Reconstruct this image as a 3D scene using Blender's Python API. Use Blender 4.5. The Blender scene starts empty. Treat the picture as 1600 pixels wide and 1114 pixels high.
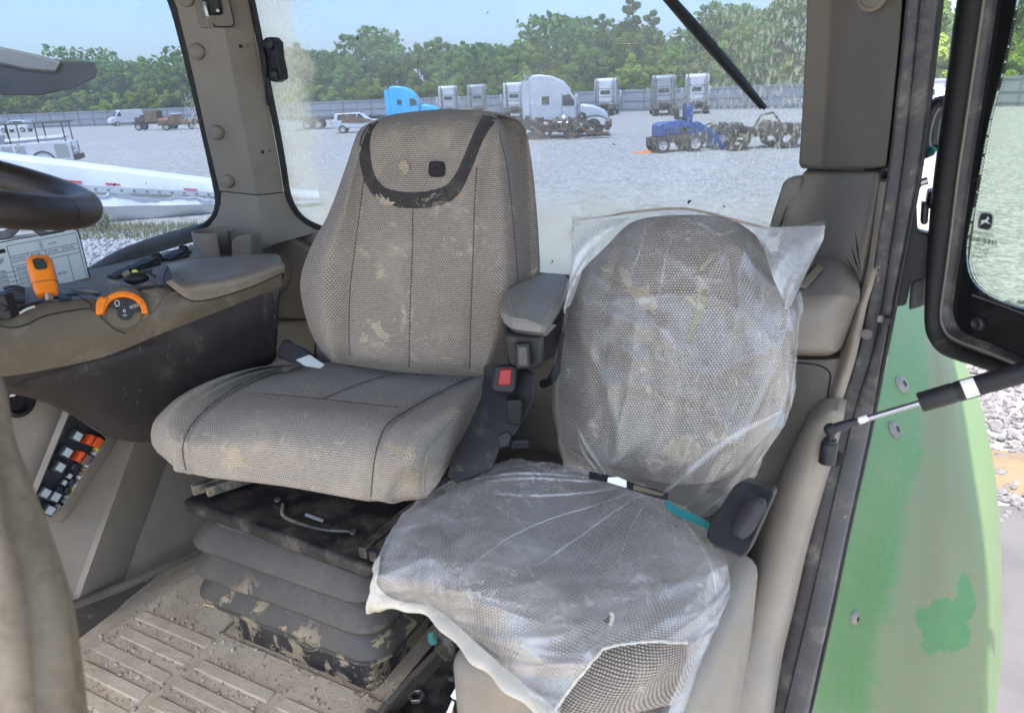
import bpy, bmesh, math, random
import numpy as np
from mathutils import Vector, Matrix
from mathutils.bvhtree import BVHTree

random.seed(7)
rng = np.random.default_rng(7)
S = bpy.context.scene
COL = S.collection
R = math.radians

# ------------------------------------------------------------------ camera
F_PX, PITCH, ROLL, YAW = 1110.0, R(20.5), R(-2.4), R(28.0)
CAM = np.array([0.0, 0.0, 1.05])
cam = bpy.data.cameras.new('camera')
cam.sensor_width = 36.0
cam.lens = 36.0 * F_PX / 1600.0
cam.clip_start = 0.02
cam.clip_end = 3000
cam.dof.use_dof = True
cam.dof.focus_distance = 2.2
cam.dof.aperture_fstop = 8.0
cam_ob = bpy.data.objects.new('camera', cam)
COL.objects.link(cam_ob)
cam_ob.matrix_world = (Matrix.Translation(CAM.tolist()) @ Matrix.Rotation(R(90) - PITCH, 4, 'X')
                       @ Matrix.Rotation(ROLL, 4, 'Z'))
S.camera = cam_ob

# cab axes: A = lateral (towards the tractor's left), L = lengthwise (towards its rear)
A = np.array([math.cos(YAW), -math.sin(YAW), 0.0])
L = np.array([math.sin(YAW), math.cos(YAW), 0.0])
UP = np.array([0.0, 0.0, 1.0])

# ------------------------------------------------------------------ sky, sun, exposure
SUN_EL = R(66)
sun_h = -L * 0.97 + A * 0.12
sun_h = sun_h / np.linalg.norm(sun_h)
sun_dir = Vector((sun_h[0] * math.cos(SUN_EL), sun_h[1] * math.cos(SUN_EL), math.sin(SUN_EL)))
W = bpy.data.worlds.new('World')
S.world = W
W.use_nodes = True
wn = W.node_tree
for n in list(wn.nodes):
    wn.nodes.remove(n)
w_out = wn.nodes.new('ShaderNodeOutputWorld')
w_bg = wn.nodes.new('ShaderNodeBackground')
w_sky = wn.nodes.new('ShaderNodeTexSky')
w_sky.sky_type = 'NISHITA'
w_sky.sun_disc = False
w_sky.sun_elevation = SUN_EL
w_sky.sun_rotation = math.atan2(sun_h[0], sun_h[1])
w_sky.air_density = 1.0
w_sky.dust_density = 2.4
w_sky.ozone_density = 1.2
w_bg.inputs['Strength'].default_value = 0.14
wn.links.new(w_sky.outputs[0], w_bg.inputs[0])
wn.links.new(w_bg.outputs[0], w_out.inputs[0])
sun = bpy.data.lights.new('sun', 'SUN')
sun.energy = 2.7
sun.angle = R(0.5)
sun.color = (1.0, 0.96, 0.89)
sun_ob = bpy.data.objects.new('sun', sun)
COL.objects.link(sun_ob)
sun_ob.rotation_euler = sun_dir.to_track_quat('Z', 'Y').to_euler()
S.view_settings.view_transform = 'Standard'
S.view_settings.look = 'None'
S.view_settings.exposure = 2.26
S.view_settings.gamma = 1.0
S.view_settings.use_curve_mapping = False
S.render.engine = 'CYCLES'
S.cycles.use_denoising = True
S.cycles.max_bounces = 10
S.cycles.diffuse_bounces = 5
S.cycles.transparent_max_bounces = 16
S.cycles.caustics_reflective = False
S.cycles.caustics_refractive = False
S.cycles.sample_clamp_indirect = 4.0

# ------------------------------------------------------------------ measuring helpers (survey of the place)
def ray(u, v):
    x = (u - 800) / F_PX
    y = -(v - 557) / F_PX
    X = x * math.cos(ROLL) - y * math.sin(ROLL)
    Y = x * math.sin(ROLL) + y * math.cos(ROLL)
    return np.array([X, math.cos(PITCH) + Y * math.sin(PITCH), -math.sin(PITCH) + Y * math.cos(PITCH)])
def pd(u, v, d):
    return CAM + ray(u, v) * d
def pz(u, v, z):
    r = ray(u, v); return CAM + r * ((z - CAM[2]) / r[2])
def pa(u, v, a):
    r = ray(u, v); return CAM + r * (a / (r @ A))
def pl(u, v, l):
    r = ray(u, v); return CAM + r * (l / (r @ L))
def cab(a, l, z):
    return A * a + L * l + UP * z
GZ = -2.0      # the yard lies two metres under the cab floor

# ------------------------------------------------------------------ mesh builder
def nrm(v):
    v = np.asarray(v, float); n = np.linalg.norm(v); return v / n if n > 1e-12 else v

class MB:
    def __init__(s):
        s.v = []; s.f = []; s.uv = []; s.m = []
    def add(s, verts, faces, uvs=None, m=0):
        o = len(s.v)
        s.v.extend([np.asarray(p, float) for p in verts])
        for i, f in enumerate(faces):
            s.f.append([k + o for k in f])
            s.uv.append(uvs[i] if uvs is not None else None)
            s.m.append(m)
        return s
    def grid(s, P, m=0, uv=True, flip=False, uvscale=1.0):
        P = np.asarray(P, float); r, c = P.shape[:2]
        du = np.linalg.norm(np.diff(P, axis=1), axis=2); dv = np.linalg.norm(np.diff(P, axis=0), axis=2)
        cu = np.concatenate([[0], np.cumsum(du.mean(0))]); cv = np.concatenate([[0], np.cumsum(dv.mean(1))])
        # keep the weave square to the middle of the piece
        half = cu[-1] / 2
        fs, us = [], []
        for i in range(r - 1):
            for j in range(c - 1):
                q = [(i, j), (i, j + 1), (i + 1, j + 1), (i + 1, j)]
                if flip: q = q[::-1]
                fs.append([a * c + b for a, b in q])
                us.append([((cu[b] - half) * uvscale, -cv[a] * uvscale) for a, b in q])
        return s.add(P.reshape(-1, 3), fs, us if uv else None, m)
    def box(s, c, h, ax=None, m=0):
        ax = np.eye(3) if ax is None else np.asarray(ax, float)
        c = np.asarray(c, float)
        vs = [c + ax[0] * h[0] * i + ax[1] * h[1] * j + ax[2] * h[2] * k for i in (-1, 1) for j in (-1, 1) for k in (-1, 1)]
        return s.add(vs, [(0, 1, 3, 2), (4, 6, 7, 5), (0, 4, 5, 1), (2, 3, 7, 6), (0, 2, 6, 4), (1, 5, 7, 3)], None, m)
    def prism(s, poly, vec, m=0):
        poly = [np.asarray(p, float) for p in poly]; n = len(poly); vec = np.asarray(vec, float)
        vs = poly + [p + vec for p in poly]
        fs = [list(range(n))[::-1], list(range(n, 2 * n))] + [[i, (i + 1) % n, n + (i + 1) % n, n + i] for i in range(n)]
        return s.add(vs, fs, None, m)
    def tube(s, path, r, n=8, caps=True, m=0, flat=1.0):
        P = np.asarray(path, float); k = len(P)
        rr = np.full(k, r) if np.isscalar(r) else np.asarray(r, float)
        T = np.gradient(P, axis=0); T = np.array([nrm(t) for t in T])
        ref = UP if abs(T[0] @ UP) < 0.9 else np.array([1.0, 0, 0])
        X = nrm(np.cross(ref, T[0])); vs = []
        for i in range(k):
            X = nrm(X - T[i] * (X @ T[i])); Y = np.cross(T[i], X)
            for j in range(n):
                a = 2 * math.pi * j / n
                vs.append(P[i] + (X * math.cos(a) + Y * math.sin(a) * flat) * rr[i])
        fs = [[i * n + j, i * n + (j + 1) % n, (i + 1) * n + (j + 1) % n, (i + 1) * n + j] for i in range(k - 1) for j in range(n)]
        if caps: fs += [list(range(n))[::-1], list(range((k - 1) * n, k * n))]
        return s.add(vs, fs, None, m)
    def lathe(s, c, axis, prof, n=24, m=0, a0=0.0, a1=2 * math.pi, xref=None):
        c = np.asarray(c, float); Z = nrm(axis)
        ref = xref if xref is not None else (UP if abs(Z @ UP) < 0.9 else np.array([1.0, 0, 0]))
        X = nrm(ref - Z * (np.asarray(ref) @ Z)); Y = np.cross(Z, X)
        full = abs(a1 - a0 - 2 * math.pi) < 1e-6
        k = n if full else n + 1; vs = []
        for r, h in prof:
            for j in range(k):
                a = a0 + (a1 - a0) * j / n
                vs.append(c + (X * math.cos(a) + Y * math.sin(a)) * r + Z * h)
        fs = []
        for i in range(len(prof) - 1):
            for j in range(n):
                j2 = (j + 1) % k
                fs.append([i * k + j, i * k + j2, (i + 1) * k + j2, (i + 1) * k + j])
        return s.add(vs, fs, None, m)
    def ball(s, c, r, n=10, m=0, sc=(1, 1, 1), ax=None):
        ax = np.eye(3) if ax is None else np.asarray(ax, float); vs, fs = [], []
        for i in range(n + 1):
            t = math.pi * i / n
            for j in range(2 * n):
                p = math.pi * j / n
                q = np.array([math.sin(t) * math.cos(p) * sc[0], math.sin(t) * math.sin(p) * sc[1], math.cos(t) * sc[2]]) * r
                vs.append(np.asarray(c) + q @ ax)
        for i in range(n):
            for j in range(2 * n):
                j2 = (j + 1) % (2 * n)
                fs.append([i * 2 * n + j, (i + 1) * 2 * n + j, (i + 1) * 2 * n + j2, i * 2 * n + j2])
        return s.add(vs, fs, None, m)
    def build(s, name, mat, parent=None, smooth=40, bevel=0.0, seg=2, origin=None, recalc=True, weld=False):
        vs = np.array(s.v)
        if parent is not None: o = ORG[parent.name]
        elif origin is not None: o = np.asarray(origin, float)
        else: o = np.array([(vs[:, 0].min() + vs[:, 0].max()) / 2, (vs[:, 1].min() + vs[:, 1].max()) / 2, vs[:, 2].min()])
        me = bpy.data.meshes.new(name)
        me.from_pydata((vs - o).tolist(), [], s.f)
        for mm in (mat if isinstance(mat, (list, tuple)) else [mat]): me.materials.append(mm)
        if any(x for x in s.m): me.polygons.foreach_set('material_index', s.m)
        if any(u is not None for u in s.uv):
            lay = me.uv_layers.new(name='UVMap'); k = 0
            for f, u in zip(s.f, s.uv):
                for q in range(len(f)):
                    if u is not None: lay.data[k].uv = u[q]
                    k += 1
        if recalc or weld:
            bm = bmesh.new(); bm.from_mesh(me)
            if weld: bmesh.ops.remove_doubles(bm, verts=bm.verts, dist=1e-5)
            if recalc: bmesh.ops.recalc_face_normals(bm, faces=bm.faces)
            bm.to_mesh(me); bm.free()
        if smooth:
            me.polygons.foreach_set('use_smooth', [True] * len(me.polygons))
            me.set_sharp_from_angle(angle=R(smooth))
        ob = bpy.data.objects.new(name, me); COL.objects.link(ob)
        if parent is not None: ob.parent = parent; ORG[ob.name] = o
        else: ob.location = o.tolist(); ORG[ob.name] = o
        if bevel:
            b = ob.modifiers.new('bevel', 'BEVEL'); b.width = bevel; b.segments = seg; b.limit_method = 'ANGLE'
            b.angle_limit = R(35); b.harden_normals = False
        return ob
ORG = {}

def tag(o, label, cat, group=None):
    o['label'] = label; o['category'] = cat
    if group: o['group'] = group
    return o
def structure(o, label=None, cat=None):
    o['kind'] = 'structure'
    if label: o['label'] = label
    if cat: o['category'] = cat
    return o
def thing(name, base, label, cat, group=None, rz=0.0, local=False):
    o = bpy.data.objects.new(name, None); COL.objects.link(o)
    o.empty_display_size = 0.1
    o.location = np.asarray(base, float).tolist(); o.rotation_euler = (0, 0, rz)
    ORG[o.name] = np.zeros(3) if local else np.asarray(base, float)
    return tag(o, label, cat, group)

def cr(P, t):                     # Catmull-Rom through control rows
    P = np.asarray(P, float); n = len(P)
    ext = np.concatenate([[2 * P[0] - P[1]], P, [2 * P[-1] - P[-2]]])
    out = []
    for x in t:
        i = min(int(x), n - 2); s = x - i
        p0, p1, p2, p3 = ext[i], ext[i + 1], ext[i + 2], ext[i + 3]
        out.append(0.5 * ((2 * p1) + (-p0 + p2) * s + (2 * p0 - 5 * p1 + 4 * p2 - p3) * s * s + (-p0 + 3 * p1 - 3 * p2 + p3) * s ** 3))
    return np.array(out)
def dense(ctrl, nr, nc):
    C = np.asarray(ctrl, float)
    a = cr(C, np.linspace(0, C.shape[0] - 1, nr))
    return np.transpose(cr(np.transpose(a, (1, 0, 2)), np.linspace(0, C.shape[1] - 1, nc)), (1, 0, 2))
def curve(pts, n):
    return cr(np.asarray(pts, float), np.linspace(0, len(pts) - 1, n))
def gnormals(P):
    du = np.gradient(P, axis=1); dv = np.gradient(P, axis=0)
    N = np.cross(du, dv); N /= np.maximum(np.linalg.norm(N, axis=2, keepdims=True), 1e-9)
    s = np.sign(np.einsum('ijk,ijk->ij', N, CAM - P)); s[s == 0] = 1
    if s.sum() < 0: N = -N
    elif True: pass
    return N
def gbvh(P):
    r, c = P.shape[:2]
    fs = [[i * c + j, i * c + j + 1, (i + 1) * c + j + 1, (i + 1) * c + j] for i in range(r - 1) for j in range(c - 1)]
    return BVHTree.FromPolygons([Vector(p) for p in P.reshape(-1, 3)], fs)
def hit(b, u, v):
    d = Vector(ray(u, v)).normalized()
    loc, n, _, _ = b.ray_cast(Vector(CAM), d)
    if loc is None: return None, None
    n = np.array(n); 
    if n @ np.array(d) > 0: n = -n
    return np.array(loc), n
def seam(b, pts, n=40, r=0.0022, lift=-0.0005):
    out = []
    for u, v in curve(pts, n):
        p, nn = hit(b, u, v)
        if p is not None: out.append(p + nn * lift)
    return np.array(out)
def groove(P, pts, depth=0.006, width=0.010):
    N = gnormals(P); sh = P.shape
    Q = P.reshape(-1, 3); d = np.full(len(Q), 9.0)
    for s in pts: d = np.minimum(d, np.linalg.norm(Q - s, axis=1))
    k = depth * np.exp(-(d / width) ** 2)
    return (Q - N.reshape(-1, 3) * k[:, None]).reshape(sh)
def close_back(mb, P, vec, thick, n=14):
    """gives a front surface a rounded back so that the piece is solid"""
    r, c = P.shape[:2]
    ii = np.linspace(0, r - 1, n).round().astype(int); jj = np.linspace(0, c - 1, n).round().astype(int)
    s = np.linspace(-1, 1, r)[:, None]; t = np.linspace(-1, 1, c)[None, :]
    w = np.sqrt(np.clip((1 - s ** 4) * (1 - t ** 4), 0, 1))
    Bk = P + np.asarray(vec)[None, None] * (thick * w)[:, :, None]
    mb.grid(Bk, flip=True)

# ------------------------------------------------------------------ materials
class NT:
    def __init__(s, name):
        s.mat = bpy.data.materials.new(name); s.mat.use_nodes = True
        s.t = s.mat.node_tree; s.n = s.t.nodes
        for x in list(s.n): s.n.remove(x)
        s.out = s.n.new('ShaderNodeOutputMaterial')
    def node(s, typ, **kw):
        n = s.n.new(typ)
        for k, v in kw.items():
            if k.startswith('i_'):
                key = k[2:].replace('_', ' ')
                n.inputs[int(key) if key.isdigit() else key].default_value = v
            else: setattr(n, k, v)
        return n
    def link(s, a, b): s.t.links.new(a, b)
    def noise(s, vec, scale, detail=5, rough=0.6, dist=0.0):
        n = s.node('ShaderNodeTexNoise'); n.inputs['Scale'].default_value = scale
        n.inputs['Detail'].default_value = detail; n.inputs['Roughness'].default_value = rough; n.inputs['Distortion'].default_value = dist
        if vec is not None: s.link(vec, n.inputs['Vector'])
        return n.outputs[0]
    def ramp(s, x, a, b, c0=0.0, c1=1.0):
        n = s.node('ShaderNodeMapRange'); n.interpolation_type = 'SMOOTHSTEP'
        n.inputs[1].default_value = a; n.inputs[2].default_value = b; n.inputs[3].default_value = c0; n.inputs[4].default_value = c1
        s.link(x, n.inputs[0]); return n.outputs[0]
    def math(s, op, a, b=None):
        n = s.node('ShaderNodeMath', operation=op)
        for i, x in enumerate((a, b)):
            if x is None: continue
            if isinstance(x, (int, float)): n.inputs[i].default_value = x
            else: s.link(x, n.inputs[i])
        return n.outputs[0]
    def mix(s, fac, a, b):
        n = s.node('ShaderNodeMix', data_type='RGBA')
        for i, x in ((0, fac), (6, a), (7, b)):
            if isinstance(x, (int, float)): n.inputs[i].default_value = x
            elif isinstance(x, tuple): n.inputs[i].default_value = x if len(x) == 4 else (*x, 1)
            else: s.link(x, n.inputs[i])
        return n.outputs[2]
    def mapping(s, vec, scale=(1, 1, 1), rot=(0, 0, 0), loc=(0, 0, 0)):
        n = s.node('ShaderNodeMapping'); n.inputs['Scale'].default_value = scale; n.inputs['Rotation'].default_value = rot; n.inputs['Location'].default_value = loc
        s.link(vec, n.inputs[0]); return n.outputs[0]
    def bump(s, h, strength=0.3, dist=0.002, normal=None):
        n = s.node('ShaderNodeBump'); n.inputs['Strength'].default_value = strength; n.inputs['Distance'].default_value = dist
        s.link(h, n.inputs['Height'])
        if normal is not None: s.link(normal, n.inputs['Normal'])
        return n.outputs[0]
    def coord(s, which='Object'):
        return s.node('ShaderNodeTexCoord').outputs[which]
    def geo(s): return s.node('ShaderNodeNewGeometry').outputs['Position']

def plain(name, col, rough=0.6, metal=0.0, dust=None, dust_amt=0.35, dscale=9.0, grain=0.15, gscale=900.0, var=0.12, spec=0.4, up=0.0, scratch=0.0):
    t = NT(name); co = t.geo()
    p = t.node('ShaderNodeBsdfPrincipled')
    n1 = t.noise(co, dscale * 0.6, 6, 0.65)
    base = t.mix(t.ramp(n1, 0.3, 0.7), tuple(c * (1 - var) for c in col), tuple(min(1, c * (1 + var)) for c in col))
    rgh = None
    if dust is not None:
        n2 = t.noise(co, dscale, 9, 0.72, 0.4)
        m = t.ramp(n2, 0.62 - dust_amt * 0.5, 0.86 - dust_amt * 0.35)
        n3 = t.noise(co, dscale * 14, 4, 0.7)
        m = t.math('MULTIPLY', m, t.ramp(n3, 0.25, 0.7, 0.35, 1.0))
        if up:
            nz = t.node('ShaderNodeSeparateXYZ'); t.link(t.node('ShaderNodeNewGeometry').outputs['Normal'], nz.inputs[0])
            m = t.math('MULTIPLY', m, t.ramp(nz.outputs[2], -0.2, 0.8, 1 - up, 1.0))
        m = t.math('MULTIPLY', m, min(1.0, dust_amt * 2.0))
        base = t.mix(m, base, dust)
        rg = t.node('ShaderNodeMapRange'); rg.inputs[3].default_value = rough; rg.inputs[4].default_value = min(1, rough + 0.35)
        t.link(m, rg.inputs[0]); rgh = rg.outputs[0]
    if scratch:
        v = t.mapping(co, (30, 260, 40), (0.5, 0.3, 0.9))
        sn = t.noise(v, 1.0, 4, 0.6)
        sm = t.math('MULTIPLY', t.ramp(sn, 0.66, 0.74), scratch)
        base = t.mix(sm, base, (0.45, 0.42, 0.37))
    t.link(base, p.inputs['Base Color'])
    if rgh is not None: t.link(rgh, p.inputs['Roughness'])
    else: p.inputs['Roughness'].default_value = rough
    p.inputs['Metallic'].default_value = metal
    p.inputs['Specular IOR Level'].default_value = spec
    if grain:
        t.link(t.bump(t.noise(co, gscale, 3, 0.6), grain, 0.0012), p.inputs['Normal'])
    t.link(p.outputs[0], t.out.inputs[0])
    return t.mat

TAN = (0.34, 0.28, 0.20)
def weave(name, light, dark, dust_amt=0.35, bw=0.0046, rh=0.0037, coarse=1.0):
    t = NT(name); uv = t.coord('UV'); co = t.geo()
    p = t.node('ShaderNodeBsdfPrincipled')
    wob = t.node('ShaderNodeMix', data_type='VECTOR')
    nz = t.node('ShaderNodeTexNoise'); nz.inputs['Scale'].default_value = 60.0; nz.inputs['Detail'].default_value = 2
    t.link(uv, nz.inputs['Vector'])
    vm = t.node('ShaderNodeVectorMath', operation='SCALE'); vm.inputs['Scale'].default_value = 0.0018
    t.link(nz.outputs['Color'], vm.inputs[0])
    va = t.node('ShaderNodeVectorMath', operation='ADD'); t.link(uv, va.inputs[0]); t.link(vm.outputs[0], va.inputs[1])
    b = t.node('ShaderNodeTexBrick'); b.offset = 0.5; b.squash = 1.0
    b.inputs['Scale'].default_value = 1.0; b.inputs['Brick Width'].default_value = bw * coarse; b.inputs['Row Height'].default_value = rh * coarse
    b.inputs['Mortar Size'].default_value = 0.0011 * coarse; b.inputs['Mortar Smooth'].default_value = 0.8; b.inputs['Bias'].default_value = 0.0
    b.inputs['Color1'].default_value = (*light, 1); b.inputs['Color2'].default_value = (*[c * 0.82 for c in light], 1); b.inputs['Mortar'].default_value = (*dark, 1)
    t.link(va.outputs[0], b.inputs['Vector'])
    n1 = t.noise(co, 7.0, 8, 0.7, 0.5)
    m = t.ramp(n1, 0.62 - dust_amt * 0.4, 0.85 - dust_amt * 0.3)
    n2 = t.noise(co, 45.0, 6, 0.7)
    m = t.math('MULTIPLY', m, t.ramp(n2, 0.3, 0.65, 0.2, 1.0))
    m = t.math('MULTIPLY', m, 0.7)
    c1 = t.mix(m, b.outputs[0], (0.40, 0.34, 0.26))
    spots = t.noise(co, 21.0, 7, 0.75, 1.0)
    c2 = t.mix(t.ramp(spots, 0.575, 0.68, 0.0, 0.8), c1, (0.50, 0.41, 0.285))
    t.link(c2, p.inputs['Base Color']); p.inputs['Roughness'].default_value = 0.95; p.inputs['Specular IOR Level'].default_value = 0.14
    p.inputs['Sheen Weight'].default_value = 0.14
    inv = t.math('SUBTRACT', 1.0, b.outputs['Fac'])
    t.link(t.bump(inv, 0.55, 0.0012), p.inputs['Normal'])
    t.link(p.outputs[0], t.out.inputs[0])
    return t.mat

def glass(name, tint, fog_l=0.0, fog_b=0.0, fog_r=0.0, speck=1.0, streak=0.0, film=0.04):
    """tinted safety glass with dried mud, runs, insect spots; UV runs 0..1 over the pane"""
    t = NT(name); uv = t.coord('UV')
    tr = t.node('ShaderNodeBsdfTransparent'); tr.inputs[0].default_value = (*tint, 1)
    gl = t.node('ShaderNodeBsdfGlossy'); gl.inputs['Roughness'].default_value = 0.02
    fr = t.node('ShaderNodeFresnel'); fr.inputs[0].default_value = 1.35
    m1 = t.node('ShaderNodeMixShader'); t.link(fr.outputs[0], m1.inputs[0]); t.link(tr.outputs[0], m1.inputs[1]); t.link(gl.outputs[0], m1.inputs[2])
    df = t.node('ShaderNodeBsdfDiffuse'); tl = t.node('ShaderNodeBsdfTranslucent')
    dn = t.noise(uv, 14.0, 5, 0.6)
    dc = t.mix(t.ramp(dn, 0.35, 0.65), (0.66, 0.62, 0.46), (0.70, 0.70, 0.58))
    t.link(dc, df.inputs[0]); t.link(dc, tl.inputs[0])
    dm = t.node('ShaderNodeMixShader'); dm.inputs[0].default_value = 0.55; t.link(df.outputs[0], dm.inputs[1]); t.link(tl.outputs[0], dm.inputs[2])
    sx = t.node('ShaderNodeSeparateXYZ'); t.link(uv, sx.inputs[0]); X, Y = sx.outputs[0], sx.outputs[1]
    nb = t.noise(uv, 7.0, 7, 0.7, 0.6)
    wob = t.math('MULTIPLY', t.math('SUBTRACT', nb, 0.5), 0.16)
    Xw = t.math('ADD', X, wob); Yw = t.math('ADD', Y, t.math('MULTIPLY', wob, 0.5))
    fac = None
    def acc(a, f): return a if f is None else t.math('MAXIMUM', f, a)
    fine = t.noise(t.mapping(uv, (220, 60, 1)), 1.0, 4, 0.7)
    if fog_l: fac = acc(t.math('MULTIPLY', t.ramp(Xw, fog_l * 0.55, fog_l * 1.25, 1.0, 0.0), t.ramp(fine, 0.2, 0.75, 0.45, 0.9)), fac)
    if fog_r: fac = acc(t.math('MULTIPLY', t.ramp(Xw, 1 - fog_r * 2.2, 1 - fog_r * 0.2, 0.0, 0.6), t.math('MULTIPLY', t.ramp(fine, 0.47, 0.62, 0.05, 1.0), t.ramp(Yw, 0.62, 0.80, 1.0, 0.45))), fac)
    if fog_b: fac = acc(t.math('MULTIPLY', t.ramp(Yw, fog_b * 0.5, fog_b * 1.3, 1.0, 0.0), 0.85), fac)
    if streak:
        for rot, sc, th in ((0.0, (150, 5, 1), 0.70), (1.0, (6, 190, 1), 0.705), (0.55, (7, 260, 1), 0.715)):
            s1 = t.noise(t.mapping(uv, sc, (0, 0, rot)), 1.0, 3, 0.55)
            big = t.noise(t.mapping(uv, (3, 3, 1), (0, 0, 0), (sc[0], 0, 0)), 1.0, 3, 0.6)
            fac = acc(t.math('MULTIPLY', t.math('MULTIPLY', t.ramp(s1, th, th + 0.06), t.ramp(big, 0.42, 0.62)), streak), fac)
    mud = t.noise(uv, 95.0, 4, 0.7)
    mudb = t.noise(uv, 5.0, 3, 0.6)
    fac = acc(t.math('MULTIPLY', t.math('MULTIPLY', t.ramp(mud, 0.68, 0.74), t.ramp(mudb, 0.45, 0.6)), 0.5), fac)
    fac = acc(t.ramp(t.noise(uv, 4.0, 5, 0.7), 0.3, 0.8, film * 0.6, film * 2.2), fac)
    m2 = t.node('ShaderNodeMixShader'); t.link(fac, m2.inputs[0]); t.link(m1.outputs[0], m2.inputs[1]); t.link(dm.outputs[0], m2.inputs[2])
    last = m2
    if speck:
        vo = t.node('ShaderNodeTexVoronoi'); vo.inputs['Scale'].default_value = 27.0; vo.inputs['Randomness'].default_value = 1.0
        v2 = t.mapping(uv, (1.5, 1.0, 1), (0, 0, 0.15)); nn = t.noise(uv, 160, 2, 0.5)
        vadd = t.node('ShaderNodeVectorMath', operation='MULTIPLY_ADD')
        t.link(v2, vadd.inputs[0]); vadd.inputs[1].default_value = (1, 1, 1)
        cmb = t.node('ShaderNodeCombineXYZ'); t.link(t.math('MULTIPLY', nn, 0.02), cmb.inputs[0]); t.link(t.math('MULTIPLY', nn, 0.02), cmb.inputs[1])
        t.link(cmb.outputs[0], vadd.inputs[2]); t.link(vadd.outputs[0], vo.inputs['Vector'])
        sc = t.node('ShaderNodeSeparateColor'); t.link(vo.outputs['Color'], sc.inputs[0])
        thr = t.math('MULTIPLY', t.math('POWER', sc.outputs[0], 3.0), 0.075 * speck)
        sp = t.math('LESS_THAN', vo.outputs['Distance'], thr)
        bk = t.node('ShaderNodeBsdfDiffuse'); bk.inputs[0].default_value = (0.012, 0.011, 0.008, 1)
        m3 = t.node('ShaderNodeMixShader'); t.link(sp, m3.inputs[0]); t.link(m2.outputs[0], m3.inputs[1]); t.link(bk.outputs[0], m3.inputs[2])
        last = m3
    t.link(last.outputs[0], t.out.inputs[0])
    return t.mat

def film_mat(name, milk=0.34, col=(0.78, 0.80, 0.82), wr=26.0, smear=0.25):
    """thin milky polythene: see-through, creased, shiny, white glints painted on the crinkles"""
    t = NT(name); co = t.geo()
    a = t.noise(t.mapping(co, (1, 1, 0.35), (0.3, 0.5, 0.4)), wr * 0.5, 4, 0.55, 1.4)
    b = t.noise(t.mapping(co, (0.3, 1, 1), (0.9, 0.2, 1.1)), wr * 0.8, 3, 0.5, 1.8)
    gate = t.ramp(t.noise(co, 9.0, 3, 0.6), 0.48, 0.66)
    ra = t.math('ABSOLUTE', t.math('SUBTRACT', a, 0.5)); rb = t.math('ABSOLUTE', t.math('SUBTRACT', b, 0.52))
    ridge = t.math('MULTIPLY', t.math('ADD', t.ramp(ra, 0.0, 0.016, 1.0, 0.0), t.ramp(rb, 0.0, 0.012, 0.8, 0.0)), gate)
    h = t.math('ADD', t.math('MULTIPLY', ridge, 0.25), t.math('MULTIPLY', a, 0.8))
    nrmv = t.bump(h, 0.55, 0.006)
    sm = t.math('MULTIPLY', t.math('MULTIPLY', t.ramp(t.noise(co, 11.0, 6, 0.7, 0.8), 0.56, 0.70), t.ramp(t.noise(co, 70.0, 4, 0.7), 0.35, 0.6)), smear)
    colr = t.mix(sm, col, (0.42, 0.31, 0.18))
    tr = t.node('ShaderNodeBsdfTransparent'); tr.inputs[0].default_value = (0.95, 0.96, 0.97, 1)
    df = t.node('ShaderNodeBsdfDiffuse'); t.link(colr, df.inputs[0]); t.link(nrmv, df.inputs['Normal'])
    tl = t.node('ShaderNodeBsdfTranslucent'); t.link(colr, tl.inputs[0])
    dd = t.node('ShaderNodeMixShader'); dd.inputs[0].default_value = 0.25; t.link(df.outputs[0], dd.inputs[1]); t.link(tl.outputs[0], dd.inputs[2])
    gl = t.node('ShaderNodeBsdfGlossy'); gl.inputs['Roughness'].default_value = 0.27; gl.inputs[0].default_value = (0.95, 0.95, 0.95, 1); t.link(nrmv, gl.inputs['Normal'])
    big = t.noise(t.mapping(co, (1.3, 1.3, 0.5), (0.2, 0.1, 0.2)), 8.0, 5, 0.6, 1.2)
    crink = t.noise(t.mapping(co, (0.45, 0.45, 2.2), (0.15, 0.35, 0.1)), 60.0, 3, 0.6, 0.6)
    glint = t.math('MULTIPLY', t.ramp(crink, 0.60, 0.70), t.ramp(t.noise(co, 7.0, 3, 0.6), 0.50, 0.62))  # painted glints: thin streaks that whiten the milkiness
    mk = t.math('ADD', t.ramp(big, 0.28, 0.76, milk * 0.5, milk * 1.55), t.math('MULTIPLY', ridge, 0.30))
    mk = t.math('ADD', mk, t.math('MULTIPLY', glint, 0.22))
    mk = t.math('ADD', mk, t.math('MULTIPLY', sm, 0.5))
    m1 = t.node('ShaderNodeMixShader'); t.link(mk, m1.inputs[0]); t.link(tr.outputs[0], m1.inputs[1]); t.link(dd.outputs[0], m1.inputs[2])
    m2 = t.node('ShaderNodeMixShader'); t.link(t.ramp(big, 0.3, 0.7, 0.04, 0.11), m2.inputs[0]); t.link(m1.outputs[0], m2.inputs[1]); t.link(gl.outputs[0], m2.inputs[2])
    t.link(m2.outputs[0], t.out.inputs[0])
    return t.mat

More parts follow.
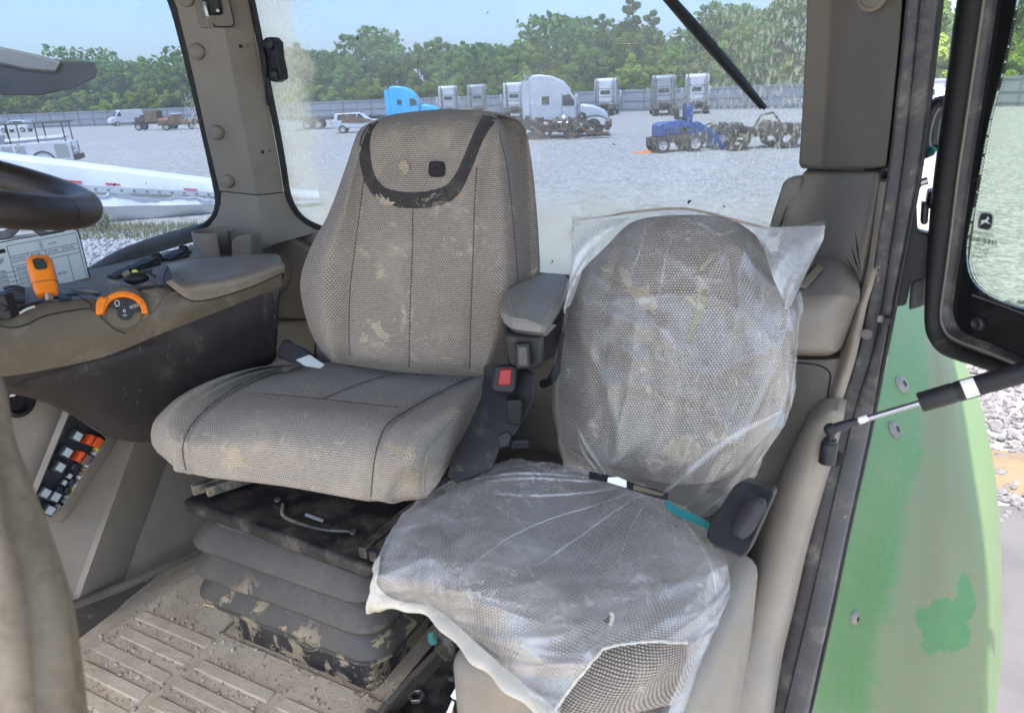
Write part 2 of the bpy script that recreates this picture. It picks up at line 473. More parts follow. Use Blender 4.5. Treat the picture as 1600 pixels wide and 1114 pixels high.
M = {}
M['trim'] = plain('warm_grey_plastic', (0.174, 0.152, 0.122), 0.55, dust=(0.33, 0.29, 0.22), dust_amt=0.30, dscale=7, grain=0.25)
M['trim_dark'] = plain('dark_grey_plastic', (0.140, 0.120, 0.095), 0.6, dust=(0.28, 0.25, 0.2), dust_amt=0.25, dscale=8)  # darker grey-brown than the main trim plastic
M['post'] = plain('shaded_post_plastic', (0.128, 0.111, 0.089), 0.55, dust=(0.30, 0.26, 0.2), dust_amt=0.2, dscale=7, grain=0.25)  # trim plastic with the post's shade put into a darker colour
M['pillar'] = plain('pale_pillar_plastic', (0.224, 0.198, 0.162), 0.55, dust=(0.36, 0.32, 0.25), dust_amt=0.2, dscale=6, grain=0.2)
M['beige'] = plain('beige_moulding_plastic', (0.215, 0.193, 0.160), 0.6, dust=(0.33, 0.25, 0.16), dust_amt=0.40, dscale=9, grain=0.4, gscale=420)
M['console'] = plain('olive_brown_plastic', (0.108, 0.089, 0.062), 0.5, dust=(0.36, 0.33, 0.27), dust_amt=0.24, dscale=11, grain=0.2, scratch=0.2)
M['lid'] = plain('grey_brown_lid', (0.165, 0.142, 0.108), 0.42, dust=(0.38, 0.35, 0.29), dust_amt=0.28, dscale=12, grain=0.2)
M['fairing'] = plain('charcoal_fairing', (0.0215, 0.0185, 0.0185), 0.55, dust=(0.30, 0.27, 0.23), dust_amt=0.20, dscale=10, scratch=0.35)
M['black'] = plain('black_plastic', (0.016, 0.016, 0.018), 0.45, dust=(0.25, 0.22, 0.18), dust_amt=0.20, dscale=14)
M['black_clean'] = plain('black_rubber', (0.010, 0.010, 0.011), 0.55, grain=0.1)
M['black_metal'] = plain('muddy_black_metal', (0.018, 0.018, 0.022), 0.38, dust=(0.34, 0.29, 0.21), dust_amt=0.50, dscale=9, up=0.0, scratch=0.3)
M['bellows'] = plain('grey_bellows_rubber', (0.085, 0.083, 0.078), 0.6, dust=(0.34, 0.29, 0.21), dust_amt=0.2, dscale=10)
M['plate'] = plain('dusty_black_plate', (0.013, 0.0125, 0.012), 0.5, dust=(0.15, 0.13, 0.10), dust_amt=0.42, dscale=16)
M['strip'] = plain('dusty_black_strip', (0.021, 0.0205, 0.0215), 0.42, dust=(0.30, 0.26, 0.19), dust_amt=0.30, dscale=12, scratch=0.4)
M['strip_pale'] = plain('dusty_grey_strip', (0.075, 0.074, 0.075), 0.55, dust=(0.30, 0.26, 0.19), dust_amt=0.26, dscale=14, scratch=0.4)
M['seal'] = plain('rubber_seal', (0.012, 0.012, 0.012), 0.6, dust=(0.2, 0.17, 0.12), dust_amt=0.2, dscale=20)
M['orange'] = plain('orange_plastic', (0.72, 0.19, 0.012), 0.4, grain=0.08, var=0.05)
M['red'] = plain('red_plastic', (0.33, 0.006, 0.005), 0.35, grain=0.05)
M['red_worn'] = plain('red_relay', (0.55, 0.07, 0.02), 0.45, grain=0.05)
M['white'] = plain('white_label', (0.78, 0.78, 0.76), 0.55, grain=0.03, var=0.03)
M['ink'] = plain('printed_ink', (0.02, 0.02, 0.022), 0.6, grain=0)
M['ink_white'] = plain('white_print', (0.75, 0.75, 0.73), 0.6, grain=0)
M['steel'] = plain('worn_steel', (0.45, 0.44, 0.42), 0.35, metal=0.9, dust=TAN, dust_amt=0.2, dscale=30, grain=0.05)
M['chrome'] = plain('dark_chrome_rod', (0.33, 0.33, 0.35), 0.16, metal=1.0, grain=0)
M['bolt'] = plain('dusty_bolt', (0.15, 0.15, 0.135), 0.55, metal=0.3, dust=TAN, dust_amt=0.4, dscale=40)
M['relay'] = plain('dark_relay', (0.03, 0.033, 0.038), 0.4, grain=0.05)
M['relay_tag'] = plain('relay_sticker', (0.36, 0.40, 0.42), 0.6, grain=0.03)
M['yellow'] = plain('yellow_tag', (0.62, 0.60, 0.06), 0.5, grain=0.05)
M['teal'] = plain('teal_strap', (0.010, 0.15, 0.15), 0.7, grain=0.3)
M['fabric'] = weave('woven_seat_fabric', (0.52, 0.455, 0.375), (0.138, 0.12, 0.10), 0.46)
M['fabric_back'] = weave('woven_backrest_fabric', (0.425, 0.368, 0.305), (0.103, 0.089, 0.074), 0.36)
M['fabric_dark'] = weave('dark_woven_band', (0.085, 0.078, 0.074), (0.016, 0.015, 0.016), 0.12)
M['fabric_second'] = weave('woven_second_seat_fabric', (0.455, 0.39, 0.31), (0.024, 0.022, 0.022), 0.24, bw=0.0046, rh=0.0037)
M['fabric_yellow'] = weave('yellow_stained_fabric', (0.40, 0.38, 0.16), (0.06, 0.058, 0.03), 0.3, bw=0.0046, rh=0.0037)
M['fabric_mud_d'] = weave('muddy_seat_fabric', (0.52, 0.43, 0.305), (0.21, 0.172, 0.125), 0.8)
M['fabric_mud'] = weave('muddy_fabric', (0.46, 0.37, 0.22), (0.20, 0.16, 0.10), 0.9, bw=0.0046, rh=0.0037)
M['thread'] = plain('seam_thread', (0.075, 0.067, 0.056), 0.9, grain=0.3)
M['piping'] = plain('pale_piping', (0.26, 0.235, 0.195), 0.9, grain=0.4)
M['leather'] = plain('grey_vinyl_pad', (0.21, 0.195, 0.165), 0.42, dust=(0.36, 0.32, 0.26), dust_amt=0.2, dscale=14, grain=0.5, gscale=500)
M['wheel_leather'] = plain('dark_brown_rim', (0.016, 0.0105, 0.0085), 0.33, dust=(0.25, 0.20, 0.13), dust_amt=0.08, dscale=14, grain=0.3)
M['film'] = film_mat('milky_polythene', 0.125, (0.68, 0.665, 0.63))
M['film_seat'] = film_mat('milky_polythene_dusty', 0.29, (0.70, 0.68, 0.64), 22.0, 0.5)
M['bracket'] = plain('scuffed_black_bracket', (0.014, 0.0135, 0.0135), 0.5, dust=(0.30, 0.27, 0.23), dust_amt=0.16, dscale=14, scratch=0.4)
M['film_loose'] = film_mat('milky_loose_polythene', 0.42, (0.70, 0.69, 0.67))
M['tan_edge'] = plain('tan_film_edge', (0.40, 0.29, 0.18), 0.5, grain=0.2)
M['film_hem'] = plain('cream_polythene_hem', (0.50, 0.465, 0.385), 0.4, dust=(0.34, 0.25, 0.14), dust_amt=0.3, dscale=18, grain=0.5, gscale=120)
M['glass_rear'] = glass('rear_window_glass', (0.262, 0.322, 0.425), fog_l=0.145, fog_b=0.25, fog_r=0.16, speck=1.25, streak=1.15, film=0.10)  # film is a dirt veil, raised to paint haze over the distance too
M['glass_side'] = glass('side_window_glass', (0.268, 0.328, 0.43), fog_r=0.03, fog_b=0.03, speck=1.0, streak=0.25, film=0.045)
M['glass_door'] = glass('door_glass', (0.60, 0.67, 0.635), speck=0.0, film=0.05)
M['clear'] = glass('clear_plastic', (0.75, 0.78, 0.76), speck=0.0, film=0.10)

def sticker(name, c):
    t = NT(name); d = t.node('ShaderNodeBsdfDiffuse'); l = t.node('ShaderNodeBsdfTranslucent')
    d.inputs[0].default_value = (*c, 1); l.inputs[0].default_value = (*c, 1)
    m = t.node('ShaderNodeMixShader'); m.inputs[0].default_value = 0.5
    t.link(d.outputs[0], m.inputs[1]); t.link(l.outputs[0], m.inputs[2]); t.link(m.outputs[0], t.out.inputs[0]); return t.mat
M['chart'] = sticker('chart_film', (0.84, 0.86, 0.83))
def muddy(name, base, rough, zmax, amount=0.5, sc=14.0):
    """dark part with flaking dried mud splashed up from the floor"""
    t = NT(name); co = t.geo(); p = t.node('ShaderNodeBsdfPrincipled')
    n = t.noise(co, sc, 8, 0.68, 0.6); n2 = t.noise(co, 90.0, 4, 0.7); n3 = t.noise(co, 5.0, 4, 0.6)
    sx = t.node('ShaderNodeSeparateXYZ'); t.link(co, sx.inputs[0])
    zz = t.ramp(t.math('ADD', sx.outputs[2], t.math('MULTIPLY', t.math('SUBTRACT', n3, 0.5), zmax * 1.2)), zmax * 0.55, zmax, 1.0, 0.0)
    th = 0.62 - 0.16 * amount
    m = t.math('MULTIPLY', t.ramp(n, th, th + 0.035), zz)
    film = t.math('MULTIPLY', t.ramp(n3, 0.35, 0.7, 0.05, 0.30), t.ramp(n2, 0.3, 0.7, 0.4, 1.0))
    c = t.mix(film, base, (0.22, 0.19, 0.145))
    c = t.mix(t.math('MULTIPLY', m, 0.9), c, t.mix(t.ramp(n2, 0.35, 0.65), (0.36, 0.29, 0.19), (0.27, 0.21, 0.135)))
    t.link(c, p.inputs['Base Color']); p.inputs['Roughness'].default_value = rough
    t.link(t.bump(t.math('ADD', t.math('MULTIPLY', m, 1.0), t.math('MULTIPLY', n2, 0.12)), 0.6, 0.003), p.inputs['Normal'])
    t.link(p.outputs[0], t.out.inputs[0]); return t.mat
M['bellows'] = muddy('muddy_grey_bellows', (0.060, 0.056, 0.049), 0.6, 0.19, 0.5)
M['base_box'] = muddy('muddy_black_box', (0.014, 0.0145, 0.018), 0.35, 0.2, 0.85, 17.0)
M['kick'] = muddy('muddy_kick_strip', (0.075, 0.064, 0.049), 0.7, 0.14, 0.6, 9.0)
def green_fender():
    t = NT('dusty_green_paint'); uv = t.coord('UV'); co = t.geo()
    p = t.node('ShaderNodeBsdfPrincipled')
    sx = t.node('ShaderNodeSeparateXYZ'); t.link(uv, sx.inputs[0]); U, Vv = sx.outputs[0], sx.outputs[1]
    n = t.noise(co, 9, 7, 0.7, 0.6); n2 = t.noise(co, 60, 5, 0.7)
    Uw = t.math('ADD', U, t.math('MULTIPLY', t.math('SUBTRACT', n, 0.5), 0.30))
    g = t.mix(t.ramp(n2, 0.3, 0.7), (0.036, 0.138, 0.038), (0.046, 0.156, 0.047))
    dustc = t.mix(t.ramp(n2, 0.3, 0.7), (0.150, 0.138, 0.078), (0.134, 0.143, 0.076))
    m = t.ramp(Uw, 0.22, 0.38)
    m = t.math('MULTIPLY', m, t.ramp(n, 0.34, 0.46, 0.75, 1.0))
    m2 = t.math('MAXIMUM', t.math('MULTIPLY', m, 0.78), t.math('ADD', t.ramp(n2, 0.3, 0.75, 0.12, 0.30), t.ramp(n, 0.4, 0.65, 0.0, 0.15)))
    fall = t.ramp(t.math('ADD', U, t.math('MULTIPLY', n, 0.3)), 0.98, 1.13, 1.0, 0.7)
    m2 = t.math('MULTIPLY', m2, fall)
    # a wiped bare patch, and one more by the lower edge
    for cx, cy, rx, ry in ((0.60, 0.825, 0.17, 0.045), (0.69, 0.795, 0.10, 0.045)):
        d = t.node('ShaderNodeCombineXYZ')
        ux = t.math('DIVIDE', t.math('SUBTRACT', U, cx), rx); vy = t.math('DIVIDE', t.math('SUBTRACT', Vv, cy), ry)
        rr = t.math('SQRT', t.math('ADD', t.math('MULTIPLY', ux, ux), t.math('MULTIPLY', vy, vy)))
        rr = t.math('ADD', rr, t.math('MULTIPLY', t.math('SUBTRACT', t.noise(co, 22, 4, 0.6), 0.5), 1.6))
        m2 = t.math('MULTIPLY', m2, t.ramp(rr, 0.78, 0.90, 0.12, 1.0))
    c = t.mix(m2, g, dustc)
    t.link(c, p.inputs['Base Color']); p.inputs['Roughness'].default_value = 0.55
    t.link(t.bump(n2, 0.08, 0.002), p.inputs['Normal'])
    t.link(p.outputs[0], t.out.inputs[0]); return t.mat
M['green'] = green_fender()

def gravel_mat():
    t = NT('crushed_stone'); co = t.geo()
    p = t.node('ShaderNodeBsdfPrincipled')
    v1 = t.node('ShaderNodeTexVoronoi'); v1.inputs['Scale'].default_value = 17.0; t.link(co, v1.inputs['Vector'])
    v2 = t.node('ShaderNodeTexVoronoi'); v2.inputs['Scale'].default_value = 6.5; t.link(co, v2.inputs['Vector'])
    s1 = t.node('ShaderNodeSeparateColor'); t.link(v1.outputs['Color'], s1.inputs[0])
    s2 = t.node('ShaderNodeSeparateColor'); t.link(v2.outputs['Color'], s2.inputs[0])
    big = t.noise(co, 0.05, 6, 0.6); mid = t.noise(co, 0.5, 6, 0.7); b3 = t.noise(co, 1.6, 4, 0.7)
    val = t.math('ADD', t.math('MULTIPLY', s1.outputs[0], 0.55), t.math('MULTIPLY', s2.outputs[0], 0.45))
    c = t.mix(t.ramp(val, 0.15, 0.85), (0.15, 0.141, 0.126), (0.41, 0.385, 0.35))
    c = t.mix(t.ramp(mid, 0.3, 0.7, 0.0, 0.35), c, (0.31, 0.29, 0.262))
    c = t.mix(t.ramp(b3, 0.55, 0.75, 0.0, 0.4), c, (0.24, 0.225, 0.20))
    c = t.mix(t.ramp(big, 0.52, 0.75, 0.0, 0.45), c, (0.37, 0.355, 0.33))
    t.link(c, p.inputs['Base Color']); p.inputs['Roughness'].default_value = 0.95
    t.link(t.bump(v1.outputs['Distance'], 0.35, 0.02), p.inputs['Normal'])
    t.link(p.outputs[0], t.out.inputs[0]); return t.mat
M['gravel'] = gravel_mat()
M['stone'] = plain('pale_grey_stone', (0.105, 0.098, 0.102), 0.9, dust=(0.165, 0.152, 0.15), dust_amt=0.5, dscale=12, grain=0.2, gscale=200, var=0.45)
M['sand'] = plain('yellow_sand', (0.155, 0.112, 0.065), 0.95, dust=(0.12, 0.085, 0.05), dust_amt=0.3, dscale=5, grain=0.6, gscale=90)
M['concrete'] = plain('grey_concrete', (0.085, 0.079, 0.078), 0.8, dust=(0.105, 0.095, 0.09), dust_amt=0.4, dscale=2.5, grain=0.4, gscale=70)

def floor_mat():
    t = NT('muddy_floor_rubber'); co = t.geo()
    p = t.node('ShaderNodeBsdfPrincipled')
    n = t.noise(co, 9, 9, 0.72, 0.5); n2 = t.noise(co, 70, 6, 0.75); n3 = t.noise(co, 3.0, 5, 0.6)
    c = t.mix(t.ramp(n, 0.35, 0.65), (0.52, 0.435, 0.325), (0.40, 0.33, 0.24))
    c = t.mix(t.ramp(n3, 0.5, 0.68, 0.0, 0.55), c, (0.48, 0.43, 0.35))
    c = t.mix(t.ramp(n2, 0.55, 0.72, 0.0, 0.6), c, (0.20, 0.148, 0.095))
    t.link(c, p.inputs['Base Color']); p.inputs['Roughness'].default_value = 0.9
    h = t.math('ADD', t.math('MULTIPLY', n, 1.0), t.math('MULTIPLY', n2, 0.45))
    t.link(t.bump(h, 0.8, 0.006), p.inputs['Normal'])
    t.link(p.outputs[0], t.out.inputs[0]); return t.mat
M['floor'] = floor_mat()
M['dirt'] = plain('dry_dirt', (0.38, 0.32, 0.24), 0.95, grain=0.5, gscale=300, var=0.3)
M['straw'] = plain('dry_straw', (0.55, 0.45, 0.20), 0.8, grain=0.1)

def leaf_mat(name, c0, c1, trans=0.38):
    t = NT(name); co = t.geo()
    oi = t.node('ShaderNodeObjectInfo')
    n = t.noise(co, 0.6, 4, 0.6); n2 = t.noise(co, 3.5, 3, 0.6)
    f = t.math('ADD', t.math('MULTIPLY', n, 0.6), t.math('MULTIPLY', n2, 0.4))
    c = t.mix(t.ramp(f, 0.35, 0.65), c0, c1)
    hs = t.node('ShaderNodeHueSaturation'); t.link(c, hs.inputs['Color'])
    t.link(t.ramp(oi.outputs['Random'], 0, 1, 0.75, 1.25), hs.inputs['Value'])
    t.link(t.ramp(oi.outputs['Random'], 0, 1, 0.485, 0.512), hs.inputs['Hue'])
    df = t.node('ShaderNodeBsdfDiffuse'); tl = t.node('ShaderNodeBsdfTranslucent')
    t.link(hs.outputs[0], df.inputs[0]); t.link(hs.outputs[0], tl.inputs[0])
    mx = t.node('ShaderNodeMixShader'); mx.inputs[0].default_value = trans
    t.link(df.outputs[0], mx.inputs[1]); t.link(tl.outputs[0], mx.inputs[2]); t.link(mx.outputs[0], t.out.inputs[0])
    return t.mat
M['leaf_dark'] = leaf_mat('dark_tree_leaves', (0.088, 0.155, 0.045), (0.145, 0.220, 0.062))
M['leaf_mid'] = leaf_mat('green_tree_leaves', (0.130, 0.210, 0.042), (0.190, 0.275, 0.062))
M['leaf_light'] = leaf_mat('yellow_green_leaves', (0.21, 0.285, 0.048), (0.29, 0.36, 0.08))
M['leaf_brown'] = leaf_mat('browned_leaves', (0.16, 0.11, 0.05), (0.26, 0.18, 0.09))
M['bark'] = plain('grey_bark', (0.09, 0.07, 0.05), 0.9, grain=0.3, gscale=30)
M['weed'] = plain('yellowed_weeds', (0.19, 0.185, 0.085), 0.9, grain=0, var=0.4, dscale=4)
M['fence'] = plain('grey_steel_cladding', (0.21, 0.225, 0.25), 0.5, dust=(0.27, 0.27, 0.28), dust_amt=0.3, dscale=0.4, grain=0)
M['fence_rail'] = plain('dark_fence_rail', (0.15, 0.155, 0.17), 0.6, grain=0)
def paint(name, c, rough=0.35, dust=0.25): return plain(name, c, rough, dust=(0.34, 0.31, 0.26), dust_amt=dust, dscale=1.6, grain=0, spec=0.5)
M['silver'] = paint('silver_paint', (0.38, 0.40, 0.43), 0.3)
M['white_paint'] = paint('white_truck_paint', (0.48, 0.49, 0.50))
M['grey_paint'] = paint('pale_grey_paint', (0.27, 0.28, 0.285))
M['blue_paint'] = paint('sky_blue_paint', (0.03, 0.36, 0.62), 0.35, 0.1)
M['loader_blue'] = paint('deep_blue_paint', (0.012, 0.055, 0.21), 0.4, 0.2)
M['tyre'] = plain('tyre_rubber', (0.018, 0.018, 0.018), 0.85, dust=(0.2, 0.18, 0.15), dust_amt=0.3, dscale=3, grain=0)
M['rim'] = plain('dull_rim', (0.40, 0.40, 0.39), 0.5, dust=TAN, dust_amt=0.3, dscale=4, grain=0)
M['dark_glass'] = plain('dark_vehicle_glass', (0.03, 0.04, 0.045), 0.08, grain=0, spec=0.6)
M['chassis'] = plain('dark_chassis', (0.035, 0.033, 0.032), 0.7, dust=(0.17, 0.12, 0.08), dust_amt=0.45, dscale=2.5, grain=0)
M['rust'] = plain('burnt_rust', (0.11, 0.06, 0.036), 0.85, dust=(0.32, 0.24, 0.18), dust_amt=0.4, dscale=2, grain=0)
M['orange_cloth'] = plain('orange_cloth', (0.55, 0.20, 0.05), 0.9, grain=0, var=0.3)
M['trailer_white'] = plain('white_trailer_skin', (0.60, 0.62, 0.63), 0.35, dust=(0.5, 0.49, 0.45), dust_amt=0.22, dscale=1.0, grain=0)
M['alu'] = plain('aluminium_rail', (0.50, 0.52, 0.54), 0.4, metal=0.4, dust=(0.4, 0.39, 0.36), dust_amt=0.3, dscale=2, grain=0)
M['tape_red'] = plain('red_reflective_tape', (0.62, 0.05, 0.06), 0.4, grain=0)
M['haze_blue'] = plain('dusty_blue_grey_rail', (0.075, 0.10, 0.12), 0.6, dust=(0.16, 0.17, 0.165), dust_amt=0.35, dscale=9)
M['mirror_grey'] = plain('pale_grey_housing', (0.12, 0.115, 0.10), 0.5, dust=(0.4, 0.38, 0.34), dust_amt=0.3, dscale=8)


# ================================================================== THE YARD
def col3(o): return o
g = MB(); n = 24
xs = np.concatenate([-np.geomspace(900, 6, n), [0], np.geomspace(6, 900, n)])
g.grid([[(x, y, GZ) for x in xs] for y in xs], uv=False)
yard = structure(g.build('ground', M['gravel'], smooth=0, recalc=False, origin=(0, 0, GZ)))

# loose crushed stone close to the tractor, one sharp-edged mesh of many stones
def stones(name, cx, cy, sx, sy, count, r0, r1, mat, z=GZ, label=None):
    ico = bmesh.new(); bmesh.ops.create_icosphere(ico, subdivisions=1, radius=1.0)
    bv = np.array([v.co[:] for v in ico.verts]); bf = np.array([[v.index for v in f.verts] for f in ico.faces]); ico.free()
    V_, F_ = [], []
    for i in range(count):
        r = rng.uniform(r0, r1) * (0.7 + 0.6 * rng.random())
        q = bv * (1 + rng.uniform(-0.28, 0.28, (len(bv), 1))) * r * np.array([1.0, rng.uniform(0.6, 1.0), rng.uniform(0.45, 0.8)])
        th = rng.uniform(0, 6.28); rt = np.array([[math.cos(th), -math.sin(th), 0], [math.sin(th), math.cos(th), 0], [0, 0, 1]])
        tl = rng.uniform(-0.5, 0.5); rx = np.array([[1, 0, 0], [0, math.cos(tl), -math.sin(tl)], [0, math.sin(tl), math.cos(tl)]])
        q = q @ rx.T @ rt.T + np.array([cx + rng.uniform(-sx, sx), cy + rng.uniform(-sy, sy), z + r * rng.uniform(0.05, 0.5)])
        F_.append(bf + len(bv) * i); V_.append(q)
    me = bpy.data.meshes.new(name); V_ = np.concatenate(V_)
    o = np.array([cx, cy, z])
    me.from_pydata((V_ - o).tolist(), [], np.concatenate(F_).tolist()); me.materials.append(mat)
    ob = bpy.data.objects.new(name, me); COL.objects.link(ob); ob.location = o.tolist(); ob['kind'] = 'stuff'
    if label: ob['label'] = label
    return ob
c0 = pz(1585, 660, GZ)
stones('gravel', c0[0] + 0.5, c0[1] + 1.0, 2.2, 2.6, 7000, 0.022, 0.046, M['stone'], label='pale crushed stone lying beyond the green fender')
c1 = pz(210, 392, GZ)
M['stone_far'] = plain('white_grey_stone', (0.30, 0.29, 0.285), 0.9, dust=(0.42, 0.41, 0.40), dust_amt=0.5, dscale=12, grain=0, var=0.45)
stones('gravel', c1[0], c1[1], 3.2, 2.6, 5000, 0.03, 0.06, M['stone_far'], label='pale crushed stone outside the right side window')

# sand spill and concrete beside the tractor, right of the fender
def blob(name, cx, cy, rx, ry, hz, mat, z=GZ + 0.004, seed=0):
    rr = np.random.default_rng(seed); P = []
    ph = rr.uniform(0, 6.28, 5)
    for i in range(9):
        row = []
        for j in range(41):
            a = 2 * math.pi * j / 40; k = i / 8
            w = 1 + 0.10 * math.sin(3 * a + ph[0]) + 0.06 * math.sin(7 * a + ph[1]) + 0.04 * math.sin(13 * a + ph[2])
            row.append((cx + rx * k * w * math.cos(a), cy + ry * k * w * math.sin(a), z + hz * (1 - k ** 2) * (1 + 0.2 * math.sin(9 * a + ph[3]) * k)))
        P.append(row)
    m = MB(); m.grid(P, uv=False); return m.build(name, mat, smooth=60, recalc=False)
c2 = pz(1590, 745, GZ)
structure(blob('sand', c2[0] + 0.15, c2[1] + 0.05, 0.55, 0.42, 0.05, M['sand'], seed=3))
c3 = pz(1590, 950, GZ)
m = MB(); q = [pz(1530, 792, GZ), pz(1660, 800, GZ), pz(1900, 1200, GZ), pz(1500, 1200, GZ)]
m.prism([p + UP * 0.03 for p in q], -UP * 0.2)
structure(m.build('pavement', M['concrete'], smooth=0, bevel=0.01))

# yellowed weeds beside the trailer
V_, F_ = [], []
for i in range(2600):
    b0 = pz(rng.uniform(120, 330), rng.uniform(352, 376), GZ)
    h = rng.uniform(0.05, 0.22); a = rng.uniform(0, 6.28); w = 0.012
    d = np.array([math.cos(a), math.sin(a), 0]); tip = b0 + UP * h + d * h * rng.uniform(-0.4, 0.4); s = np.array([-d[1], d[0], 0]) * w
    k = len(V_); V_ += [b0 - s, b0 + s, tip]; F_.append((k, k + 1, k + 2))
for (u, v) in ((148, 362), (162, 360), (170, 358)):
    for i in range(60):
        b0 = pz(u + rng.uniform(-4, 4), v, GZ) ; h = rng.uniform(0.3, 0.62); a = rng.uniform(0, 6.28); w = 0.022
        d = np.array([math.cos(a), math.sin(a), 0]); m0 = b0 + UP * h * rng.uniform(0.2, 0.9); tip = m0 + UP * 0.07 + d * 0.12; s = np.array([-d[1], d[0], 0]) * w
        k = len(V_); V_ += [m0 - s, m0 + s, tip]; F_.append((k, k + 1, k + 2))
me = bpy.data.meshes.new('weeds'); me.from_pydata([list(p) for p in V_], [], F_); me.materials.append(M['weed'])
wd = bpy.data.objects.new('weeds', me); COL.objects.link(wd); wd['kind'] = 'stuff'; wd['label'] = 'yellowed weeds growing along the foot of the white trailer'

# ------------------------------------------------------------------ perimeter fence
fl = [(-230, 60), (-150, 78), (-82, 95), (-16, 89), (40, 66), (85, 44)]
pts = []
for (a0, l0), (a1, l1) in zip(fl[:-1], fl[1:]):
    k = max(1, round(math.hypot(a1 - a0, l1 - l0) / 3.0))
    pts += [(a0 + (a1 - a0) * i / k, l0 + (l1 - l0) * i / k) for i in range(k)]
pts.append(fl[-1])
wp = [cab(a, l, GZ) for a, l in pts]
FH = 2.5
fence = thing('metal_fence', wp[len(wp) // 2], 'long grey metal cladding fence closing the far side of the gravel yard', 'fence')
pan = MB(); pan.box((0, 0, FH / 2 + 0.03), (1.495, 0.02, FH / 2))
for k in range(10): pan.box((-1.35 + 0.3 * k, -0.032, FH / 2 + 0.03), (0.03, 0.014, FH / 2))
p0 = pan.build('panel', M['fence'], smooth=0, origin=(0, 0, 0))
rl = MB()
for z in (0.35, 1.25, 2.3): rl.box((0, -0.06, z), (1.5, 0.03, 0.05))
r0 = rl.build('rail', M['fence_rail'], smooth=0, origin=(0, 0, 0))
ps = MB(); ps.box((0, -0.09, FH / 2), (0.05, 0.05, FH / 2 + 0.05))
s0 = ps.build('post', M['fence_rail'], smooth=0, origin=(0, 0, 0))
base = np.array(fence.location)
for i in range(len(wp) - 1):
    mid = (wp[i] + wp[i + 1]) / 2; d = wp[i + 1] - wp[i]
    rz = math.atan2(d[1], d[0]); sc = np.linalg.norm(d) / 3.0
    for src in (p0, r0, s0):
        o = src if i == 0 else src.copy()
        if i: COL.objects.link(o)
        o.parent = fence
        at = mid if src is not s0 else wp[i]
        o.location = (at - base).tolist(); o.rotation_euler = (0, 0, rz)
        if src is not s0: o.scale = (sc, 1, 1)

# ------------------------------------------------------------------ trees
def crown_mesh(name, seed, h, w, lobes, leaves, leaf, mat, conic=0.0, low=0.25):
    r = np.random.default_rng(seed)
    cs = []
    for i in range(lobes):
        z = r.uniform(low, 0.86); wid = w * (1 - conic * z) * math.sqrt(max(0.05, 1 - ((z - 0.5) / 0.62) ** 2))
        a = r.uniform(0, 6.28); q = wid * math.sqrt(r.random()) * 0.85
        cs.append((q * math.cos(a), q * math.sin(a), z * h, w * r.uniform(0.16, 0.34) * (1 - 0.45 * z)))
    cs.append((0, 0, h * 0.90, w * 0.17)); cs.append((0, 0, h * 0.82, w * 0.24)); cs.append((0, 0, h * 0.72, w * 0.3))
    per = leaves // len(cs); V_ = []
    for cx, cy, cz, cr_ in cs:
        d = r.normal(size=(per, 3)); d /= np.linalg.norm(d, axis=1, keepdims=True)
        rad = cr_ * (0.30 + 0.85 * r.random((per, 1)))
        c = np.array([cx, cy, cz]) + d * rad * np.array([1, 1, 0.85])
        nn = d + r.normal(size=(per, 3)) * 0.55; nn[:, 2] += 0.55; nn /= np.linalg.norm(nn, axis=1, keepdims=True)
        t1 = np.cross(nn, r.normal(size=(per, 3))); t1 /= np.linalg.norm(t1, axis=1, keepdims=True); t2 = np.cross(nn, t1)
        s = leaf * (0.6 + 0.8 * r.random((per, 1)))
        V_.append(np.stack([c - t1 * s, c + t2 * s * 0.55, c + t1 * s, c - t2 * s * 0.55], axis=1).reshape(-1, 3))
    V_ = np.concatenate(V_); F_ = np.arange(len(V_)).reshape(-1, 4)
    me = bpy.data.meshes.new(name); me.from_pydata(V_.tolist(), [], F_.tolist()); me.materials.append(mat)
    return me
def trunk_mesh(name, seed, h, r):
    q = np.random.default_rng(seed); m = MB()
    path = curve([(0, 0, -0.3), (q.normal() * .1, q.normal() * .1, h * .3), (q.normal() * .2, q.normal() * .2, h * .62), (0, 0, h * .9)], 8)
    m.tube(path, np.linspace(r, r * .2, 8), 7)
    for i in range(5):
        k = q.uniform(.35, .75); a = q.uniform(0, 6.28); b = np.array([0, 0, h * k]); e = b + np.array([math.cos(a), math.sin(a), .7]) * h * .2
        m.tube([b, (b + e) / 2 + UP * .1, e], [r * .4, r * .3, r * .12], 5)
    me = bpy.data.meshes.new(name); me.from_pydata([list(p) for p in m.v], [], m.f); me.materials.append(M['bark']); return me
kinds = [
    ('broadleaf_tree', 12.5, 3.9, [crown_mesh('crown', 10 + i, 12.5, 3.9, 34, 13000, 0.175, M['leaf_mid' if i == 1 else 'leaf_dark'], low=.10) for i in range(3)], trunk_mesh('trunk', 1, 12.5, .28)),
    ('pine_tree', 14.5, 3.4, [crown_mesh('crown', 20 + i, 14.5, 2.9, 30, 10000, 0.175, M['leaf_dark'], conic=.62, low=.15) for i in range(2)], trunk_mesh('trunk', 2, 14.5, .24)),
    ('green_tree', 10.0, 4.2, [crown_mesh('crown', 30 + i, 10.0, 3.6, 28, 10000, 0.165, M['leaf_mid'], low=.08) for i in range(3)], trunk_mesh('trunk', 3, 10, .22)),
    ('young_tree', 6.0, 2.8, [crown_mesh('crown', 40 + i, 6.0, 2.8, 20, 5500, 0.14, M['leaf_light'], low=.05) for i in range(3)], trunk_mesh('trunk', 4, 6, .12)),
    ('browned_bush', 3.4, 2.6, [crown_mesh('crown', 50, 3.4, 2.6, 9, 1100, 0.26, M['leaf_brown'], low=.05)], trunk_mesh('trunk', 5, 3.0, .08)),
]
